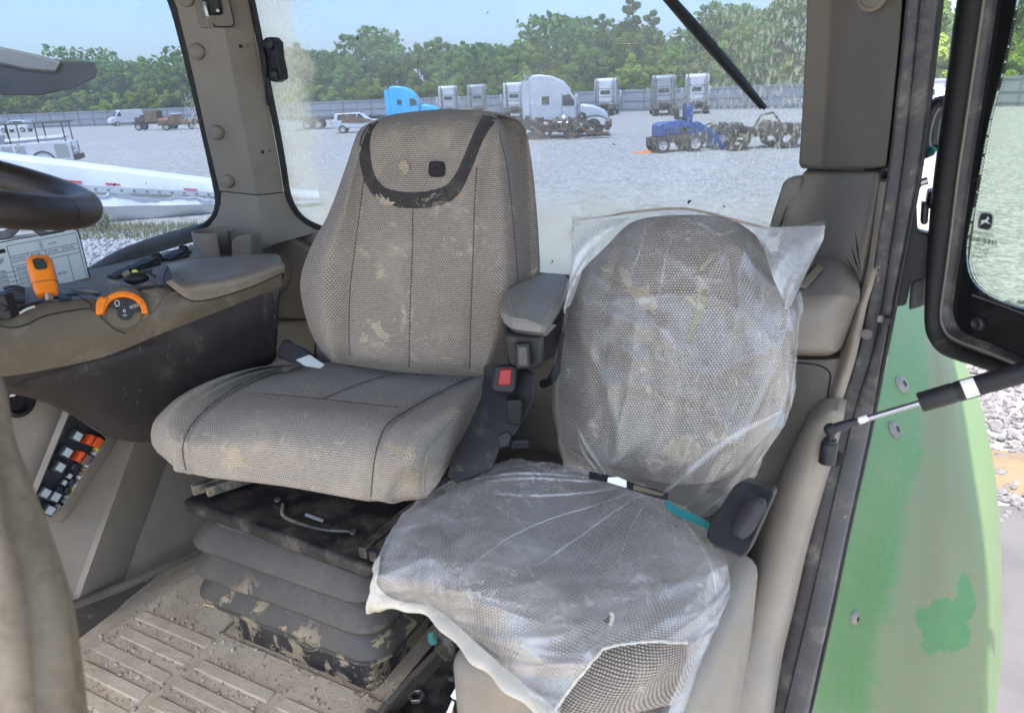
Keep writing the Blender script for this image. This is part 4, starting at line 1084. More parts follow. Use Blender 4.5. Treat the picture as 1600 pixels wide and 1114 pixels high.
structure(m.build('right_wall', M['trim_dark'], smooth=0))

# rear window and its lower rail
def pane(name, corners, mat, n=2):
    a, b, c, d = [np.asarray(x) for x in corners]      # bottom-left, bottom-right, top-right, top-left
    m = MB(); m.add([a, b, c, d], [(0, 1, 2, 3)], [[(0, 0), (1, 0), (1, 1), (0, 1)]])
    o = m.build(name, mat, smooth=0, recalc=False); o['kind'] = 'structure'; return o
pane('rear_window', (cab(-1.64, 1.585, .56), cab(-.10, 1.585, .56), cab(-.10, 1.585, 1.62), cab(-1.64, 1.585, 1.62)), M['glass_rear'])
m = MB(); m.box(cab(-.85, 1.565, .605), (.75, .012, .016), [A, L, UP]); structure(m.build('rear_window_seal', M['seal'], smooth=0, bevel=.004))
# right side window
pane('side_window', (cab(-1.735, -.30, .64), cab(-1.735, 1.50, .64), cab(-1.735, 1.50, 1.62), cab(-1.735, -.30, 1.62)), M['glass_side'])

# right rear corner pillar, two facets and a flared foot
Lp = [(181, -240), (222, -130), (260, -30), (277, 15), (292, 75), (307, 140), (322, 210), (334, 260), (343, 298)]
Cp = [(294, -240), (316, -130), (336, -30), (345, 15), (356, 75), (369, 140), (383, 210), (393, 260), (401, 304)]
Rp = [(330, -240), (356, -130), (380, -30), (391, 15), (402, 75), (415, 140), (428, 210), (437, 260), (443, 300)]
def facet_rows(Lq, Cq, Rq):
    out = []
    for a, c, b in zip(Lq, Cq, Rq):
        pA = pa(*a, -1.700); pB = pl(*b, 1.555)
        dA = np.linalg.norm(pA - CAM); dB = np.linalg.norm(pB - CAM)
        rc = ray(*c); pC = CAM + nrm(rc) * ((dA + dB) / 2 - .035)
        out.append([pA, (pA + pC) / 2, pC, (pC + pB) / 2, pB])
    return out
pil = structure(sheet('corner_pillar', facet_rows(Lp, Cp, Rp), M['pillar'], back=nrm(L * .7 - A * .7), th=.05, smooth=12))
Lf = [(345, 300), (345, 318), (339, 338), (328, 352), (312, 364)]
Cf = [(402, 306), (405, 325), (409, 345), (413, 362), (416, 385)]
Rf = [(444, 302), (450, 318), (461, 336), (478, 350), (500, 362)]
foot = facet_rows(Lf, Cf, Rf)
structure(sheet('pillar_foot', foot, M['pillar'], back=nrm(L * .7 - A * .7), th=.05, smooth=25))
# rubber seals hugging both sides of the pillar
sl = [pa(*q, -1.712) for q in ((178, -240), (217, -130), (256, -30), (274, 15), (290, 75), (306, 140), (322, 210), (332, 255), (341, 298), (343, 318), (338, 338), (326, 352), (306, 366))]
m = MB(); m.tube(curve(sl, 40), .0135, 8); structure(m.build('side_window_seal', M['seal']))
sr = [pl(*q, 1.562) for q in ((336, -240), (361, -130), (386, -30), (396, 15), (408, 75), (420, 140), (434, 210), (443, 262), (449, 300), (457, 322), (470, 340), (490, 353), (530, 368))]
m = MB(); m.tube(curve(sr, 40), .0095, 8); structure(m.build('rear_window_gasket', M['seal']))
# screw caps in the pillar
bv_p = gbvh(np.array(facet_rows(Lp, Cp, Rp)))
def disc_on(parent, name, u, v, r, h, mat, bvh, dome=True, n=18):
    p, nn = hit(bvh, u, v)
    if p is None: p = pd(u, v, 1.5); nn = nrm(CAM - p)
    m = MB(); m.lathe(p - nn * .002, nn, [(r, 0), (r, h * .55), (r * .82, h * .92), (r * .5, h * (1.12 if dome else 1)), (0, h * (1.18 if dome else 1))], n)
    return m.build(name, mat, parent, smooth=50)
for u, v, r in ((292, -2, .020), (309, 81, .021), (340, 207, .020), (357, 283, .019)):
    disc_on(pil, 'screw_cap', u, v, r, .016, M['pillar'], bv_p)
for u, v in ((376, 73), (387, 72), (410, 238), (421, 236)):
    p, nn = hit(bv_p, u, v)
    if p is not None:
        e1 = nrm(np.cross(UP, nn)); m = MB(); m.box(p + nn * .0005, (.0045, .004, .0015), [e1, np.cross(nn, e1), nn])
        m.build('clip_slot', M['black_clean'] if u in (376, 410) else M['trim_dark'], pil, smooth=0)

# key switch hanging at the top of the pillar
p, nn = hit(bv_p, 335, 12); 
if p is None: p = pd(335, 12, 1.6); nn = nrm(CAM - p)
e1 = nrm(np.cross(UP, nn)); e2 = np.cross(nn, e1)
ks = thing('key_switch', p, 'black key switch with keys on a ball chain set in the pillar top', 'switch')
m = MB(); m.box(p + nn * .003 + e2 * .004, (.046, .052, .004), [e1, e2, nn]); m.build('recess_plate', M['trim'], ks, bevel=.012)
m = MB(); m.box(p + nn * .014 + e2 * .012, (.022, .030, .010), [e1, e2, nn]); m.build('switch_body', M['black_clean'], ks, bevel=.006)
for q in (-.014, .014):
    m = MB(); m.lathe(p + nn * .024 + e1 * q - e2 * .008, nn, [(.004, 0), (.004, .002), (0, .003)], 8); m.build('screw', M['steel'], ks)
m = MB(); m.tube(curve([p + nn * .03 + e1 * -.012 + e2 * .012, p + nn * .034 + e1 * -.013, p + nn * .034 + e1 * -.012 - e2 * .020], 8), .005, 6); m.build('key', M['steel'], ks)
m = MB()
for k in range(16):
    a = 2 * math.pi * k / 16; m.ball(p + nn * .03 + e1 * (-.010 + .006 * math.sin(a)) + e2 * (-.036 + .016 * math.cos(a)), .0017, 4)
m.build('ball_chain', M['steel'], ks)
m = MB(); m.tube(curve([p + nn * .012 + e1 * x + e2 * y for x, y in ((-.01, -.038), (.0, -.046), (.02, -.047), (.038, -.046), (.046, -.035), (.044, .01), (.042, .06))], 24), .0016, 6); m.build('wire', M['black_clean'], ks)

# window latch on the rear glass
q0 = [(407, 66), (414, 59), (424, 58), (431, 66), (433, 90), (438, 112), (439, 124), (430, 129), (421, 127), (417, 120)]
lt = thing('window_latch', pl(422, 128, 1.56), 'black hinge block on the left edge of the rear window', 'latch')
m = MB(); m.prism([pl(*q, 1.545) for q in q0], L * .03); m.build('plate', M['black_clean'], lt, bevel=.004)
for u, v in ((423, 70), (430, 117)):
    m = MB(); m.lathe(pl(u, v, 1.545), -L, [(.014, 0), (.014, .010), (.009, .014), (0, .015)], 14); m.build('bolt_cap', M['black'], lt)
m = MB(); m.tube([pl(409, 75, 1.54), pl(412, 92, 1.535), pl(415, 118, 1.54), pl(420, 165, 1.55)], .006, 6); m.build('lever', M['black'], lt)

# wiper arm on the rear glass
wp_ = thing('rear_wiper', pl(1120, 90, 1.572), 'black wiper arm slanting across the rear window', 'wiper')
m = MB(); m.tube([pl(900, -190, 1.572), pl(1020, -30, 1.572), pl(1080, 38, 1.572), pl(1150, 118, 1.572), pl(1192, 168, 1.572)], [.011, .010, .012, .010, .007], 8); m.build('arm', M['black'], wp_)
m = MB(); m.tube([pl(1040, -5, 1.562), pl(1110, 72, 1.560), pl(1196, 170, 1.562)], .0045, 6); m.build('blade', M['black_clean'], wp_)

# trim around the speaker, left of the driver seat
def poly(name, pts, fn, mat, vec, parent=None, bevel=.006, smooth=35):
    m = MB(); m.prism([fn(u, v) for u, v in pts], vec); return m.build(name, mat, parent, bevel=bevel, smooth=smooth)
structure(poly('lower_trim', [(330, 362), (420, 358), (560, 362), (600, 640), (300, 640), (300, 380)], lambda u, v: pl(u, v, 1.545), M['pillar'], L * .03))
spk = thing('speaker', pl(430, 500, 1.50), 'round grey-brown loudspeaker cover in its trim panel behind the console', 'speaker')
poly('trim_panel', [(374, 392), (379, 376), (400, 368), (432, 366), (462, 376), (487, 394), (500, 504), (440, 500), (380, 505)], lambda u, v: pl(u, v, 1.50), M['trim_dark'], L * .03, spk, bevel=.008)
pc = pl(424, 421, 1.495); ns = nrm(CAM - pc) * .35 - L; ns = nrm(ns)
m = MB(); m.lathe(pc, ns, [(.070, 0), (.070, .010), (.063, .016), (.053, .016), (.048, .008), (.045, .004)], 36); m.build('ring', M['trim_dark'], spk)
m = MB(); m.lathe(pc, ns, [(.046, .004), (.045, .012), (.036, .014), (.035, .011), (0, .011)], 32); m.build('grille', M['trim_dark'], spk)
m = MB(); e1 = nrm(np.cross(UP, ns)); e2 = np.cross(ns, e1)
for k in range(3): m.box(pc + ns * .013 + e2 * (-.014 + .014 * k), (.026, .001, .001), [e1, e2, ns])
m.build('slot', M['black_clean'], spk, smooth=0)

structure(poly('side_ledge', [(418, 506), (470, 503), (512, 508), (520, 600), (410, 600)], lambda u, v: pl(u, v, 1.47), M['beige'], L * .03, bevel=.01))
# cup holder and the box beside it on the sill
ch = thing('cup_holder', pz(338, 398, .66), 'grey-brown open-fronted cup holder on the window sill', 'cup holder')
pc = pz(341, 402, .655)
m = MB(); xr = nrm(CAM - pc); xr[2] = 0
m.lathe(pc, UP, [(.050, 0), (.056, .072), (.055, .074), (.050, .074), (.045, .004)], 30, a0=.80, a1=2 * math.pi + .10, xref=nrm(xr)); m.build('ring', M['trim'], ch)
m = MB(); m.lathe(pc, UP, [(.05, 0), (.05, .004), (0, .004)], 24); m.build('base', M['trim_dark'], ch)
poly('side_box', [(361, 406), (360, 376), (368, 370), (390, 366), (394, 406)], lambda u, v: pl(u, v, 1.33), M['trim'], L * .04, ch)

# switch bank on the sill
sb = thing('switch_bank', pz(240, 420, .66), 'long grey-brown bank of black knobs and rockers along the right window sill', 'switch panel')
top = [pz(166, 436, .715), pz(178, 428, .715), pz(300, 393, .715), pz(322, 398, .715), pz(260, 418, .715), pz(215, 432, .715), pz(190, 443, .715)]
m = MB(); m.prism(top, -UP * .05); m.build('housing', M['trim'], sb, bevel=.005)
for (u, v, w, l_, h, r) in ((190, 428, .017, .022, .008, 0), (208, 421, .017, .022, .008, 0), (225, 413, .022, .028, .008, 0), (246, 404, .020, .020, .012, 1), (272, 400, .022, .026, .006, 0), (288, 392, .018, .018, .012, 1)):
    p = pz(u, v + 4, .715)
    m = MB()
    if r:
        m.lathe(p, UP, [(.017, 0), (.017, .005), (.012, .007), (.011, .015), (0, .016)], 16); m.box(p + UP * .017, (.012, .003, .003), [A, L, UP]); nm = 'rotary_knob'
    else:
        m.box(p + UP * .003, (w, l_, .004), [A, L, UP]); m.box(p + UP * .009 + L * .004, (w * .8, l_ * .7, .003), [A, nrm(L + UP * .2), UP]); nm = 'rocker_switch'
    m.build(nm, M['black_clean'], sb, bevel=.002)

# sill strip and outside rail
structure(sheet('window_sill', [[cab(-1.735, -.3, .668), cab(-1.735, 1.5, .668)], [cab(-1.56, -.3, .655), cab(-1.56, 1.5, .655)], [cab(-1.56, -.3, .52), cab(-1.56, 1.5, .52)]], M['trim'], smooth=0))
m = MB(); m.tube(curve([pa(u, v, -1.86) for u, v in ((90, 462), (150, 428), (190, 404), (240, 384), (300, 366), (370, 348))], 24), .024, 12)
tag(m.build('outside_rail', M['haze_blue']), 'dusty blue-grey curved rail running outside below the right side window', 'rail')
mh = thing('mirror_housing', pd(60, 148, 2.2), 'pale grey and black sloping mirror housing hanging outside the right side window', 'mirror')
mq = [(-60, 62), (0, 75), (60, 87), (98, 96), (148, 97), (152, 110), (150, 122), (110, 140), (60, 150), (-60, 148)]
m = MB(); m.prism([pd(u, v, 2.25 - u * .0008) for u, v in mq], nrm(ray(40, 100)) * .18); m.build('housing', M['black_clean'], mh, bevel=.004)
m = MB(); m.prism([pd(u, v, 2.235 - u * .0008) for u, v in ((-60, 60), (0, 73), (60, 86), (96, 96), (88, 114), (40, 110), (0, 101), (-60, 90))], nrm(ray(40, 100)) * .05); m.build('top_cover', M['mirror_grey'], mh, bevel=.008)

# ------------------------------------------------------------------ load chart on the side glass
ct = thing('load_chart', pa(60, 440, -1.70), 'white printed load chart with a black border on the side window', 'chart')
CA = -1.700
def cpt(x, z): return cab(CA, x, z)
pA_, pB_, pC_ = pa(-60, 399, CA), pa(119, 357, CA), pa(160, 468, CA)
l0, l1, zt = pa(-60, 399, CA) @ L, pa(121, 357, CA) @ L, pa(119, 357, CA)[2]
zb = zt - .155
l1b = pa(150, 440, CA) @ L
def rrect(l0, l1, z0, z1, r, n=5):
    out = []
    for cx, cz, a in ((l1 - r, z1 - r, 0), (l0 + r, z1 - r, 90), (l0 + r, z0 + r, 180), (l1 - r, z0 + r, 270)):
        for k in range(n): t = R(a + 90 * k / (n - 1)); out.append((cx + r * math.cos(t), cz + r * math.sin(t)))
    return out
m = MB(); bo_r = [cab(CA, x, z) for x, z in rrect(l0, l1, zb, zt, .012)]; m.tube(bo_r + [bo_r[0]], .0014, 6); m.build('border', M['ink'], ct)
m = MB(); m.prism([cab(CA + .001, x, z) for x, z in rrect(l0 + .003, l1 - .003, zb + .003, zt - .003, .010)], -A * .0006); m.build('sheet', M['chart'], ct, smooth=0)
wd_ = l1 - l0
def cline(x0, z0, x1, z1, w=.0005):
    m = MB(); q = np.array([cab(CA + .0016, x0, z0), cab(CA + .0016, x1, z1)]); d = nrm(q[1] - q[0]); s = np.cross(d, A) * w
    m.prism([q[0] - s, q[0] + s, q[1] + s, q[1] - s], A * .0002); return m
ln = MB()
def addl(*a):
    k = cline(*a); ln.add(k.v, k.f)
X0 = l1 - .165; rows_z = [zt - .010, zt - .034, zt - .048, zt - .056] + [zt - .056 - .0105 * k for k in range(1, 10)]
for z in (zt - .010, zt - .034, zt - .046, zt - .056): addl(X0, z, l1 - .008, z)
addl(l1 - .008, zt - .010, l1 - .008, zb + .01); addl(X0, zt - .010, X0, zb + .01)
for x in (X0 + .038, X0 + .078, X0 + .118): addl(x, zt - .034, x, zt - .046)
for x in (X0 + .045, X0 + .087, X0 + .125): addl(x, zt - .056, x, zb + .01)
for z in rows_z[4:]: addl(l0 + .004, z, X0 + (.045 if z > zb + .02 else .157), z)
ln.build('ruled_line', M['ink'], ct, smooth=0)
def text(body, p, size, mat, ex, ey, parent, ext=.0001, name='lettering', align='LEFT'):
    c = bpy.data.curves.new(name, 'FONT'); c.body = body; c.size = size; c.extrude = ext; c.align_x = align; c.align_y = 'CENTER'; c.resolution_u = 2
    tmp = bpy.data.objects.new(name, c); COL.objects.link(tmp); bpy.context.view_layer.update()
    me = bpy.data.meshes.new_from_object(tmp.evaluated_get(bpy.context.evaluated_depsgraph_get())); me.name = name
    bpy.data.objects.remove(tmp); bpy.data.curves.remove(c)
    me.materials.clear(); me.materials.append(mat)
    o = bpy.data.objects.new(name, me); COL.objects.link(o)
    ex = nrm(ex); ey = nrm(np.asarray(ey) - ex * (np.asarray(ey) @ ex)); ez = np.cross(ex, ey)
    mw = Matrix(((ex[0], ey[0], ez[0], p[0]), (ex[1], ey[1], ez[1], p[1]), (ex[2], ey[2], ez[2], p[2]), (0, 0, 0, 1)))
    if parent is not None:
        o.parent = parent
        mw = Matrix.Translation((-np.array(parent.location)).tolist()) @ mw
    o.matrix_basis = mw
    return o
def ctext(s, x, z, size=.0068): text(s, cab(CA + .0018, x, z), size, M['ink'], L, UP, ct)
for i, s in enumerate(('419 (16.5)', '457 (18)', '610 (24)', '762 (30)')): ctext(s, X0 + .004 + .039 * i, zt - .040)
ctext('mm (in)', X0 + .088, zt - .022, .006); ctext('km/h (mph)', X0 + .06, zt - .0515, .005)
for i, (a_, b_) in enumerate((('(32500)', '38.6 (24)'), ('(35500)', '37.0 (23)'), ('(37500)', '35.4 (22)'), ('(40000)', '32.2 (20)'), ('(42500)', '30.6 (19)'), ('(45000)', '29.0 (18)'), ('(47500)', '27.4 (17)'), ('(50000)', '25.7 (16)'))):
    z = zt - .062 - .0105 * i
    ctext(a_, X0 - .036, z, .0066); ctext(b_, X0 + .006, z, .0066)
ctext('38.6 (24)', X0 + .050, zt - .088, .0068); ctext('38.6 (24)', X0 + .090, zt - .094, .0068); ctext('37.0 (23)', X0 + .055, zt - .135, .0068)
m = MB(); q = [(X0 - .022, zt - .024), (X0 - .004, zt - .022), (X0 - .006, zt - .014), (X0 - .018, zt - .014)]
m.prism([cab(CA + .0016, x, z) for x, z in q], A * .0003); m.build('weight_symbol', M['ink'], ct, smooth=0)
m = MB()
for k in range(9):
    a = k * .7; m.tube([cab(CA + .0018, X0 - .030 + .012 * math.cos(a), zt - .036 + .008 * math.sin(a)), cab(CA + .0018, X0 - .022 + .010 * math.cos(a + 1.6), zt - .040 + .008 * math.sin(a + 2.1))], .0005, 4)
for k in range(6): m.tube([cab(CA + .0018, X0 + .066 + .008 * (k % 2), zt - .014 - .003 * k), cab(CA + .0018, X0 + .070 + .006 * ((k + 1) % 2), zt - .016 - .003 * k)], .0005, 4)
m.build('drawing', M['ink'], ct, smooth=0)

# ------------------------------------------------------------------ right-hand side console under the armrest, with the open fuse box
Ktop = [(20, 560, -1.42), (100, 600, -1.42), (205, 680, -1.40), (213, 684, -1.385), (262, 700, -1.42), (268, 702, -1.43), (345, 735, -1.43), (420, 760, -1.43)]
Kbot = [(-20, 890, -1.42), (60, 905, -1.42), (112, 938, -1.40), (122, 938, -1.385), (186, 912, -1.42), (193, 908, -1.43), (335, 846, -1.43), (420, 800, -1.43)]
rows = []
for k in range(7):
    f = k / 6
    rows.append([pa(a[0] * (1 - f) + b[0] * f, a[1] * (1 - f) + b[1] * f, a[2]) for a, b in zip(Ktop, Kbot)])
cons = structure(sheet('side_console', rows, M['pillar'], back=-A, th=.05, smooth=15))
kick = [[pa(u, v, -1.44) for u, v in ((30, 925), (110, 945), (190, 920), (335, 852), (430, 806))], [pa(u, v, -1.40) for u, v in ((30, 1010), (116, 1003), (205, 955), (322, 889), (430, 830))]]
structure(sheet('kick_strip', kick, M['kick'], back=-A, th=.02, smooth=20))
m = MB(); m.tube([pa(u, v, -1.385) for u, v in ((95, 940), (115, 945), (190, 917), (335, 849), (430, 803))], .010, 8); m.build('ledge', M['trim_dark'], cons)
fb = thing('fuse_box', pa(95, 805, -1.37), 'open fuse box full of relays and coloured fuses in the side console', 'fuse box')
def fz(u, v, off=0.0): return pa(u, v, -1.365 + off)
ring = [(100, 636), (116, 636), (180, 678), (182, 690), (108, 806), (96, 816), (60, 812), (36, 796)]
inner = [(108, 648), (112, 648), (164, 682), (165, 688), (98, 790), (88, 797), (62, 796), (52, 784)]
m = MB(); k = len(ring)
m.add([fz(*q, .0) for q in ring] + [fz(*q, .008) for q in inner] + [fz(*q, -.05) for q in inner] + [fz(*q, -.05) for q in ring],
      [[i, (i + 1) % k, k + (i + 1) % k, k + i] for i in range(k)] + [[k + i, k + (i + 1) % k, 2 * k + (i + 1) % k, 2 * k + i] for i in range(k)] + [[i, (i + 1) % k, 3 * k + (i + 1) % k, 3 * k + i] for i in range(k)])
m.build('bezel', M['trim'], fb, smooth=25, bevel=.003)
m = MB(); m.prism([fz(*q, -.012) for q in inner], -A * .004); m.build('backboard', M['relay'], fb, smooth=0)
ex_ = nrm(fz(165, 688) - fz(98, 790)); ey_ = nrm(np.cross(A, ex_)) ; 
if ey_ @ (fz(60, 790) - fz(100, 800)) < 0: ey_ = -ey_
def relay(name, u, v, w, h, d, mat, cap=None):
    c = fz(u, v, -.010)
    m = MB(); m.box(c + A * d / 2, (w / 2, h / 2, d / 2), [ex_, ey_, A]); o = m.build(name, mat, fb, bevel=.0015)
    if cap is not None:
        k = MB(); k.box(c + A * (d + .0004), (w * .36, h * .36, .0004), [ex_, ey_, A]); k.build('sticker', cap, o, smooth=0)
    return o
for u, v in ((112, 679), (96, 704), (85, 727), (62, 767), (78, 773), (69, 794)): relay('relay', u, v, .021, .021, .020, M['relay'], M['relay_tag'])
relay('relay', 131, 684, .020, .009, .026, M['red_worn']); relay('relay', 142, 688, .020, .016, .026, M['red_worn'])
relay('relay', 115, 710, .020, .009, .026, M['red_worn']); relay('relay', 125, 715, .020, .014, .025, plain('brown_relay', (.16, .09, .06), .5, grain=0))
for u, v in ((103, 742), (112, 728), (95, 752), (88, 764), (108, 752), (101, 765)): relay('socket', u, v, .012, .012, .012, M['relay'], M['relay_tag'] if (u + v) % 2 else None)
fc = [M['green_f'] if 'green_f' in M else plain('green_fuse', (.05, .42, .16), .4, grain=0), plain('yellow_fuse', (.55, .5, .08), .4, grain=0), plain('blue_fuse', (.10, .16, .45), .4, grain=0), plain('brown_fuse', (.25, .14, .09), .4, grain=0), plain('clear_fuse', (.5, .52, .5), .4, grain=0)]
for i in range(16):
    f = i / 15; relay('fuse', 157 * (1 - f) + 100 * f, 690 * (1 - f) + 783 * f, .0075, .014, .012, fc[(0, 0, 1, 4, 2, 2, 4, 3, 3, 4, 3, 4, 1, 3, 4, 4)[i]])
m = MB(); m.lathe(fz(88, 793, .004), A, [(.008, 0), (.008, .004), (.004, .004), (.003, .002), (0, .002)], 12); m.build('screw', M['steel'], fb)
# round socket further forward
so = thing('power_socket', pa(18, 640, -1.36), 'black round power socket beside the fuse box, half hidden by the column', 'socket')
m = MB(); m.lathe(pa(20, 625, -1.38), A, [(.030, 0), (.030, .02), (.022, .022), (.020, .006), (0, .006)], 20); m.build('body', M['black_clean'], so)
m = MB(); m.lathe(pa(8, 604, -1.38), A, [(.016, 0), (.016, .02), (0, .022)], 14); m.build('cap', M['ink_white'], so)

# ------------------------------------------------------------------ CommandARM style control console beside the seat
co_ = thing('control_console', pd(230, 690, 1.38), 'grey-brown armrest control console with orange lever and dial, charcoal underside', 'console')
def cd(u): return 1.13 + .34 * (u / 440.0)
BK = [(-60, 462), (20, 452), (80, 444), (140, 440), (175, 446), (225, 424), (265, 413), (340, 404), (428, 398)]
TF = [(-60, 515), (5, 497), (60, 480), (140, 470), (180, 478), (232, 448), (285, 452), (350, 436), (440, 412)]
MD = [(-60, 552), (15, 540), (70, 525), (150, 512), (190, 510), (236, 490), (295, 478), (362, 455), (440, 426)]
BT = [(-60, 592), (5, 588), (60, 580), (150, 561), (196, 545), (240, 526), (300, 503), (368, 476), (440, 448)]
rows = [[pd(u, v, cd(u) + .15) for u, v in BK], [pd(u, v, cd(u) + .045) for u, v in [((a[0] + b[0]) / 2 - 2, (a[1] + b[1]) / 2 + 6) for a, b in zip(BK, TF)]],
        [pd(u, v, cd(u) + .004) for u, v in TF], [pd(u, v, cd(u) - .006) for u, v in MD], [pd(u, v, cd(u) + .010) for u, v in BT]]
upP = dense(rows, 33, 65)
sheet('upper_shell', upP, M['console'], back=nrm(ray(200, 500)), th=.02, parent=co_, smooth=50)
ub = gbvh(upP)
F0 = [(-60, 590), (5, 586), (60, 578), (150, 559), (240, 524), (300, 503), (368, 475), (437, 447)]
F1 = [(-60, 600), (20, 606), (80, 600), (160, 590), (245, 560), (305, 548), (372, 520), (434, 490)]
F2 = [(-60, 604), (30, 616), (92, 630), (165, 640), (240, 620), (310, 600), (378, 566), (431, 538)]
F3 = [(-60, 606), (40, 620), (100, 642), (172, 682), (232, 690), (310, 670), (382, 606), (430, 562)]
rows = [[pd(u, v, cd(u) + (.012, .03, .075, .13)[k]) for u, v in Fk] for k, Fk in enumerate((F0, F1, F2, F3))]
faP = dense(rows, 28, 50)
fbv = gbvh(faP)
crease = seam(fbv, [(40, 600), (100, 580), (170, 560), (240, 540), (275, 545), (330, 566), (400, 600)], 40)
faP = groove(faP, crease, .006, .006)
sheet('fairing', faP, M['fairing'], back=nrm(ray(200, 600)), th=.03, parent=co_, smooth=40)
m = MB(); m.prism([pd(u, v, cd(u) + .14) for u, v in ((-60, 600), (40, 618), (100, 640), (175, 680), (230, 688), (300, 660), (430, 562), (436, 448), (250, 526), (150, 556), (0, 585))], nrm(ray(200, 560)) * .12); m.build('underside', M['fairing'], co_, smooth=0)
# end cap on the right end
m = MB(); m.prism([pd(438, 446, 1.48), pd(431, 562, 1.61), pd(424, 560, 1.64), pd(428, 440, 1.58)], -A * .02); m.build('end_cap', M['fairing'], co_, smooth=0)
# lid
LB = [(262, 413), (300, 406), (345, 402), (395, 398), (430, 397), (438, 402)]
LM = [(266, 424), (292, 430), (345, 426), (395, 414), (436, 408), (441, 414)]
LR = [(268, 436), (290, 446), (340, 440), (395, 428), (440, 414), (443, 420)]
LS = [(258, 441), (296, 468), (330, 466), (385, 450), (441, 426), (443, 428)]
rows = [[pd(u, v, cd(u) + o) for u, v in q] for q, o in ((LB, .132), (LM, .034), (LR, -.018), (LS, -.012))]
ldP = dense(rows, 26, 44); m = MB(); m.grid(ldP); close_back(m, ldP, nrm(ray(350, 430)), .03)
m.build('armrest_lid', M['lid'], co_, smooth=45, weld=True)
def line_on(b, pts, name, mat, parent, r=.0013, n=40, lift=0.0):
    s = seam(b, pts, n, lift=lift)
    if len(s) > 2:
        m = MB(); m.tube(s, r, 5); m.build(name, mat, parent)
line_on(ub, [(262, 416), (256, 440), (280, 460), (298, 470), (320, 470), (350, 463), (400, 446), (439, 428)], 'lid_gap', M['black_clean'], co_)
line_on(ub, [(-10, 506), (15, 512), (40, 508), (70, 494), (110, 486), (142, 483), (160, 498), (178, 514), (196, 521)], 'panel_gap', M['black_clean'], co_)
line_on(ub, [(112, 452), (128, 466), (141, 475), (142, 483)], 'panel_gap', M['black_clean'], co_)
line_on(ub, [(190, 506), (215, 500), (236, 492), (248, 478), (262, 462), (285, 455)], 'dial_surround_edge', M['lid'], co_, .0022)
# raised hump behind the dial
hp = [(152, 480), (160, 462), (175, 449), (195, 445), (214, 451), (228, 466), (236, 482)]
m = MB(); q = [pd(u, v, cd(195) + .005) for u, v in hp] + [pd(232, 500, cd(195) + .005), pd(160, 500, cd(195) + .005)]
m.prism(q, nrm(ray(195, 480)) * .06); m.build('dial_hood', M['console'], co_, bevel=.006)
# dial: orange ring sector and three buttons
dc = pd(194, 490, cd(195) - .012)
dn = nrm(nrm(CAM - dc) * .9 + UP * .25); d1 = nrm(np.cross(UP, dn)); 
if d1[0] < 0: d1 = -d1
d2 = np.cross(dn, d1); 
if d2[2] < 0: d2 = -d2
K = cd(195) / F_PX
def dp(x, y, h=0.0): return dc + d1 * x * K + d2 * y * K + dn * h
def sector(r0, r1, a0, a1, h0, h1, n=20):
    m = MB(); o = [dp(r1 * math.cos(R(a0 + (a1 - a0) * i / n)), r1 * math.sin(R(a0 + (a1 - a0) * i / n)), h0) for i in range(n + 1)]
    i_ = [dp(r0 * math.cos(R(a1 - (a1 - a0) * i / n)), r0 * math.sin(R(a1 - (a1 - a0) * i / n)), h0) for i in range(n + 1)]
    m.prism(o + i_, dn * (h1 - h0)); return m
sector(24, 33, -14, 158, 0, .014).build('orange_ring', M['orange'], co_, bevel=.002)
m = MB(); m.prism([dp(-38, 2, .0), dp(-34, 20, .0), dp(-28, 30, .0), dp(-14, 25, .0), dp(-20, 16, .0), dp(-26, 2, 0)], dn * .017); m.build('thumb_tab', M['orange'], co_, bevel=.004)
for k in range(5):
    a = R(64 - 13 * k); m = MB(); m.box(dp(29.5 * math.cos(a), 29.5 * math.sin(a), .0146), (.0006, .0042, .0009), [d1 * -math.sin(a) + d2 * math.cos(a), d1 * math.cos(a) + d2 * math.sin(a), dn]); m.build('ring_rib', M['orange'], co_)
m = MB(); m.lathe(dp(0, 0, -.002), dn, [(24 * K, 0), (24 * K, .006), (0, .006)], 30); m.build('dial_face', M['console'], co_)
b1 = sector(11, 22.5, 68, 148, .006, .009); b1 = b1.build('button', M['relay'], co_, bevel=.001)
b2 = sector(11, 22.5, -8, 62, .006, .009); b2 = b2.build('button', M['relay'], co_, bevel=.001)
m = MB(); m.lathe(dp(1, -2, .005), dn, [(10 * K, 0), (10 * K, .005), (0, .005)], 24); b3 = m.build('button', M['relay'], co_)
text('ECO', dp(15.6, 6.6, .0094), 6.2 * K, M['ink_white'], d1 * .97 + d2 * .18, d2, co_, align='CENTER')
def strokes(pts, w, h, parent, name='symbol'):
    m = MB(); m.tube([dp(x, y, h) for x, y in pts], w * K, 4, flat=1.0); m.build(name, M['ink_white'], parent)
bb = co_
strokes([(-6 + 3.2 * math.sin(t), 16 + 3.6 * math.cos(t) + (1.2 if abs(t) < .3 else 0)) for t in np.linspace(-2.6, 2.6, 14)], .45, .0094, bb)
strokes([(-9, 11.0), (-3, 11.4)], .5, .0094, bb)
strokes([(1 + 1.5 * math.sin(t), 1.6 + 2.2 * math.cos(t)) for t in np.linspace(0, 6.28, 12)], .4, .0104, bb)
strokes([(-2.5, -4), (-1, -6), (0, -4.2), (2.5, -4.6), (1.5, -7)], .45, .0104, bb)
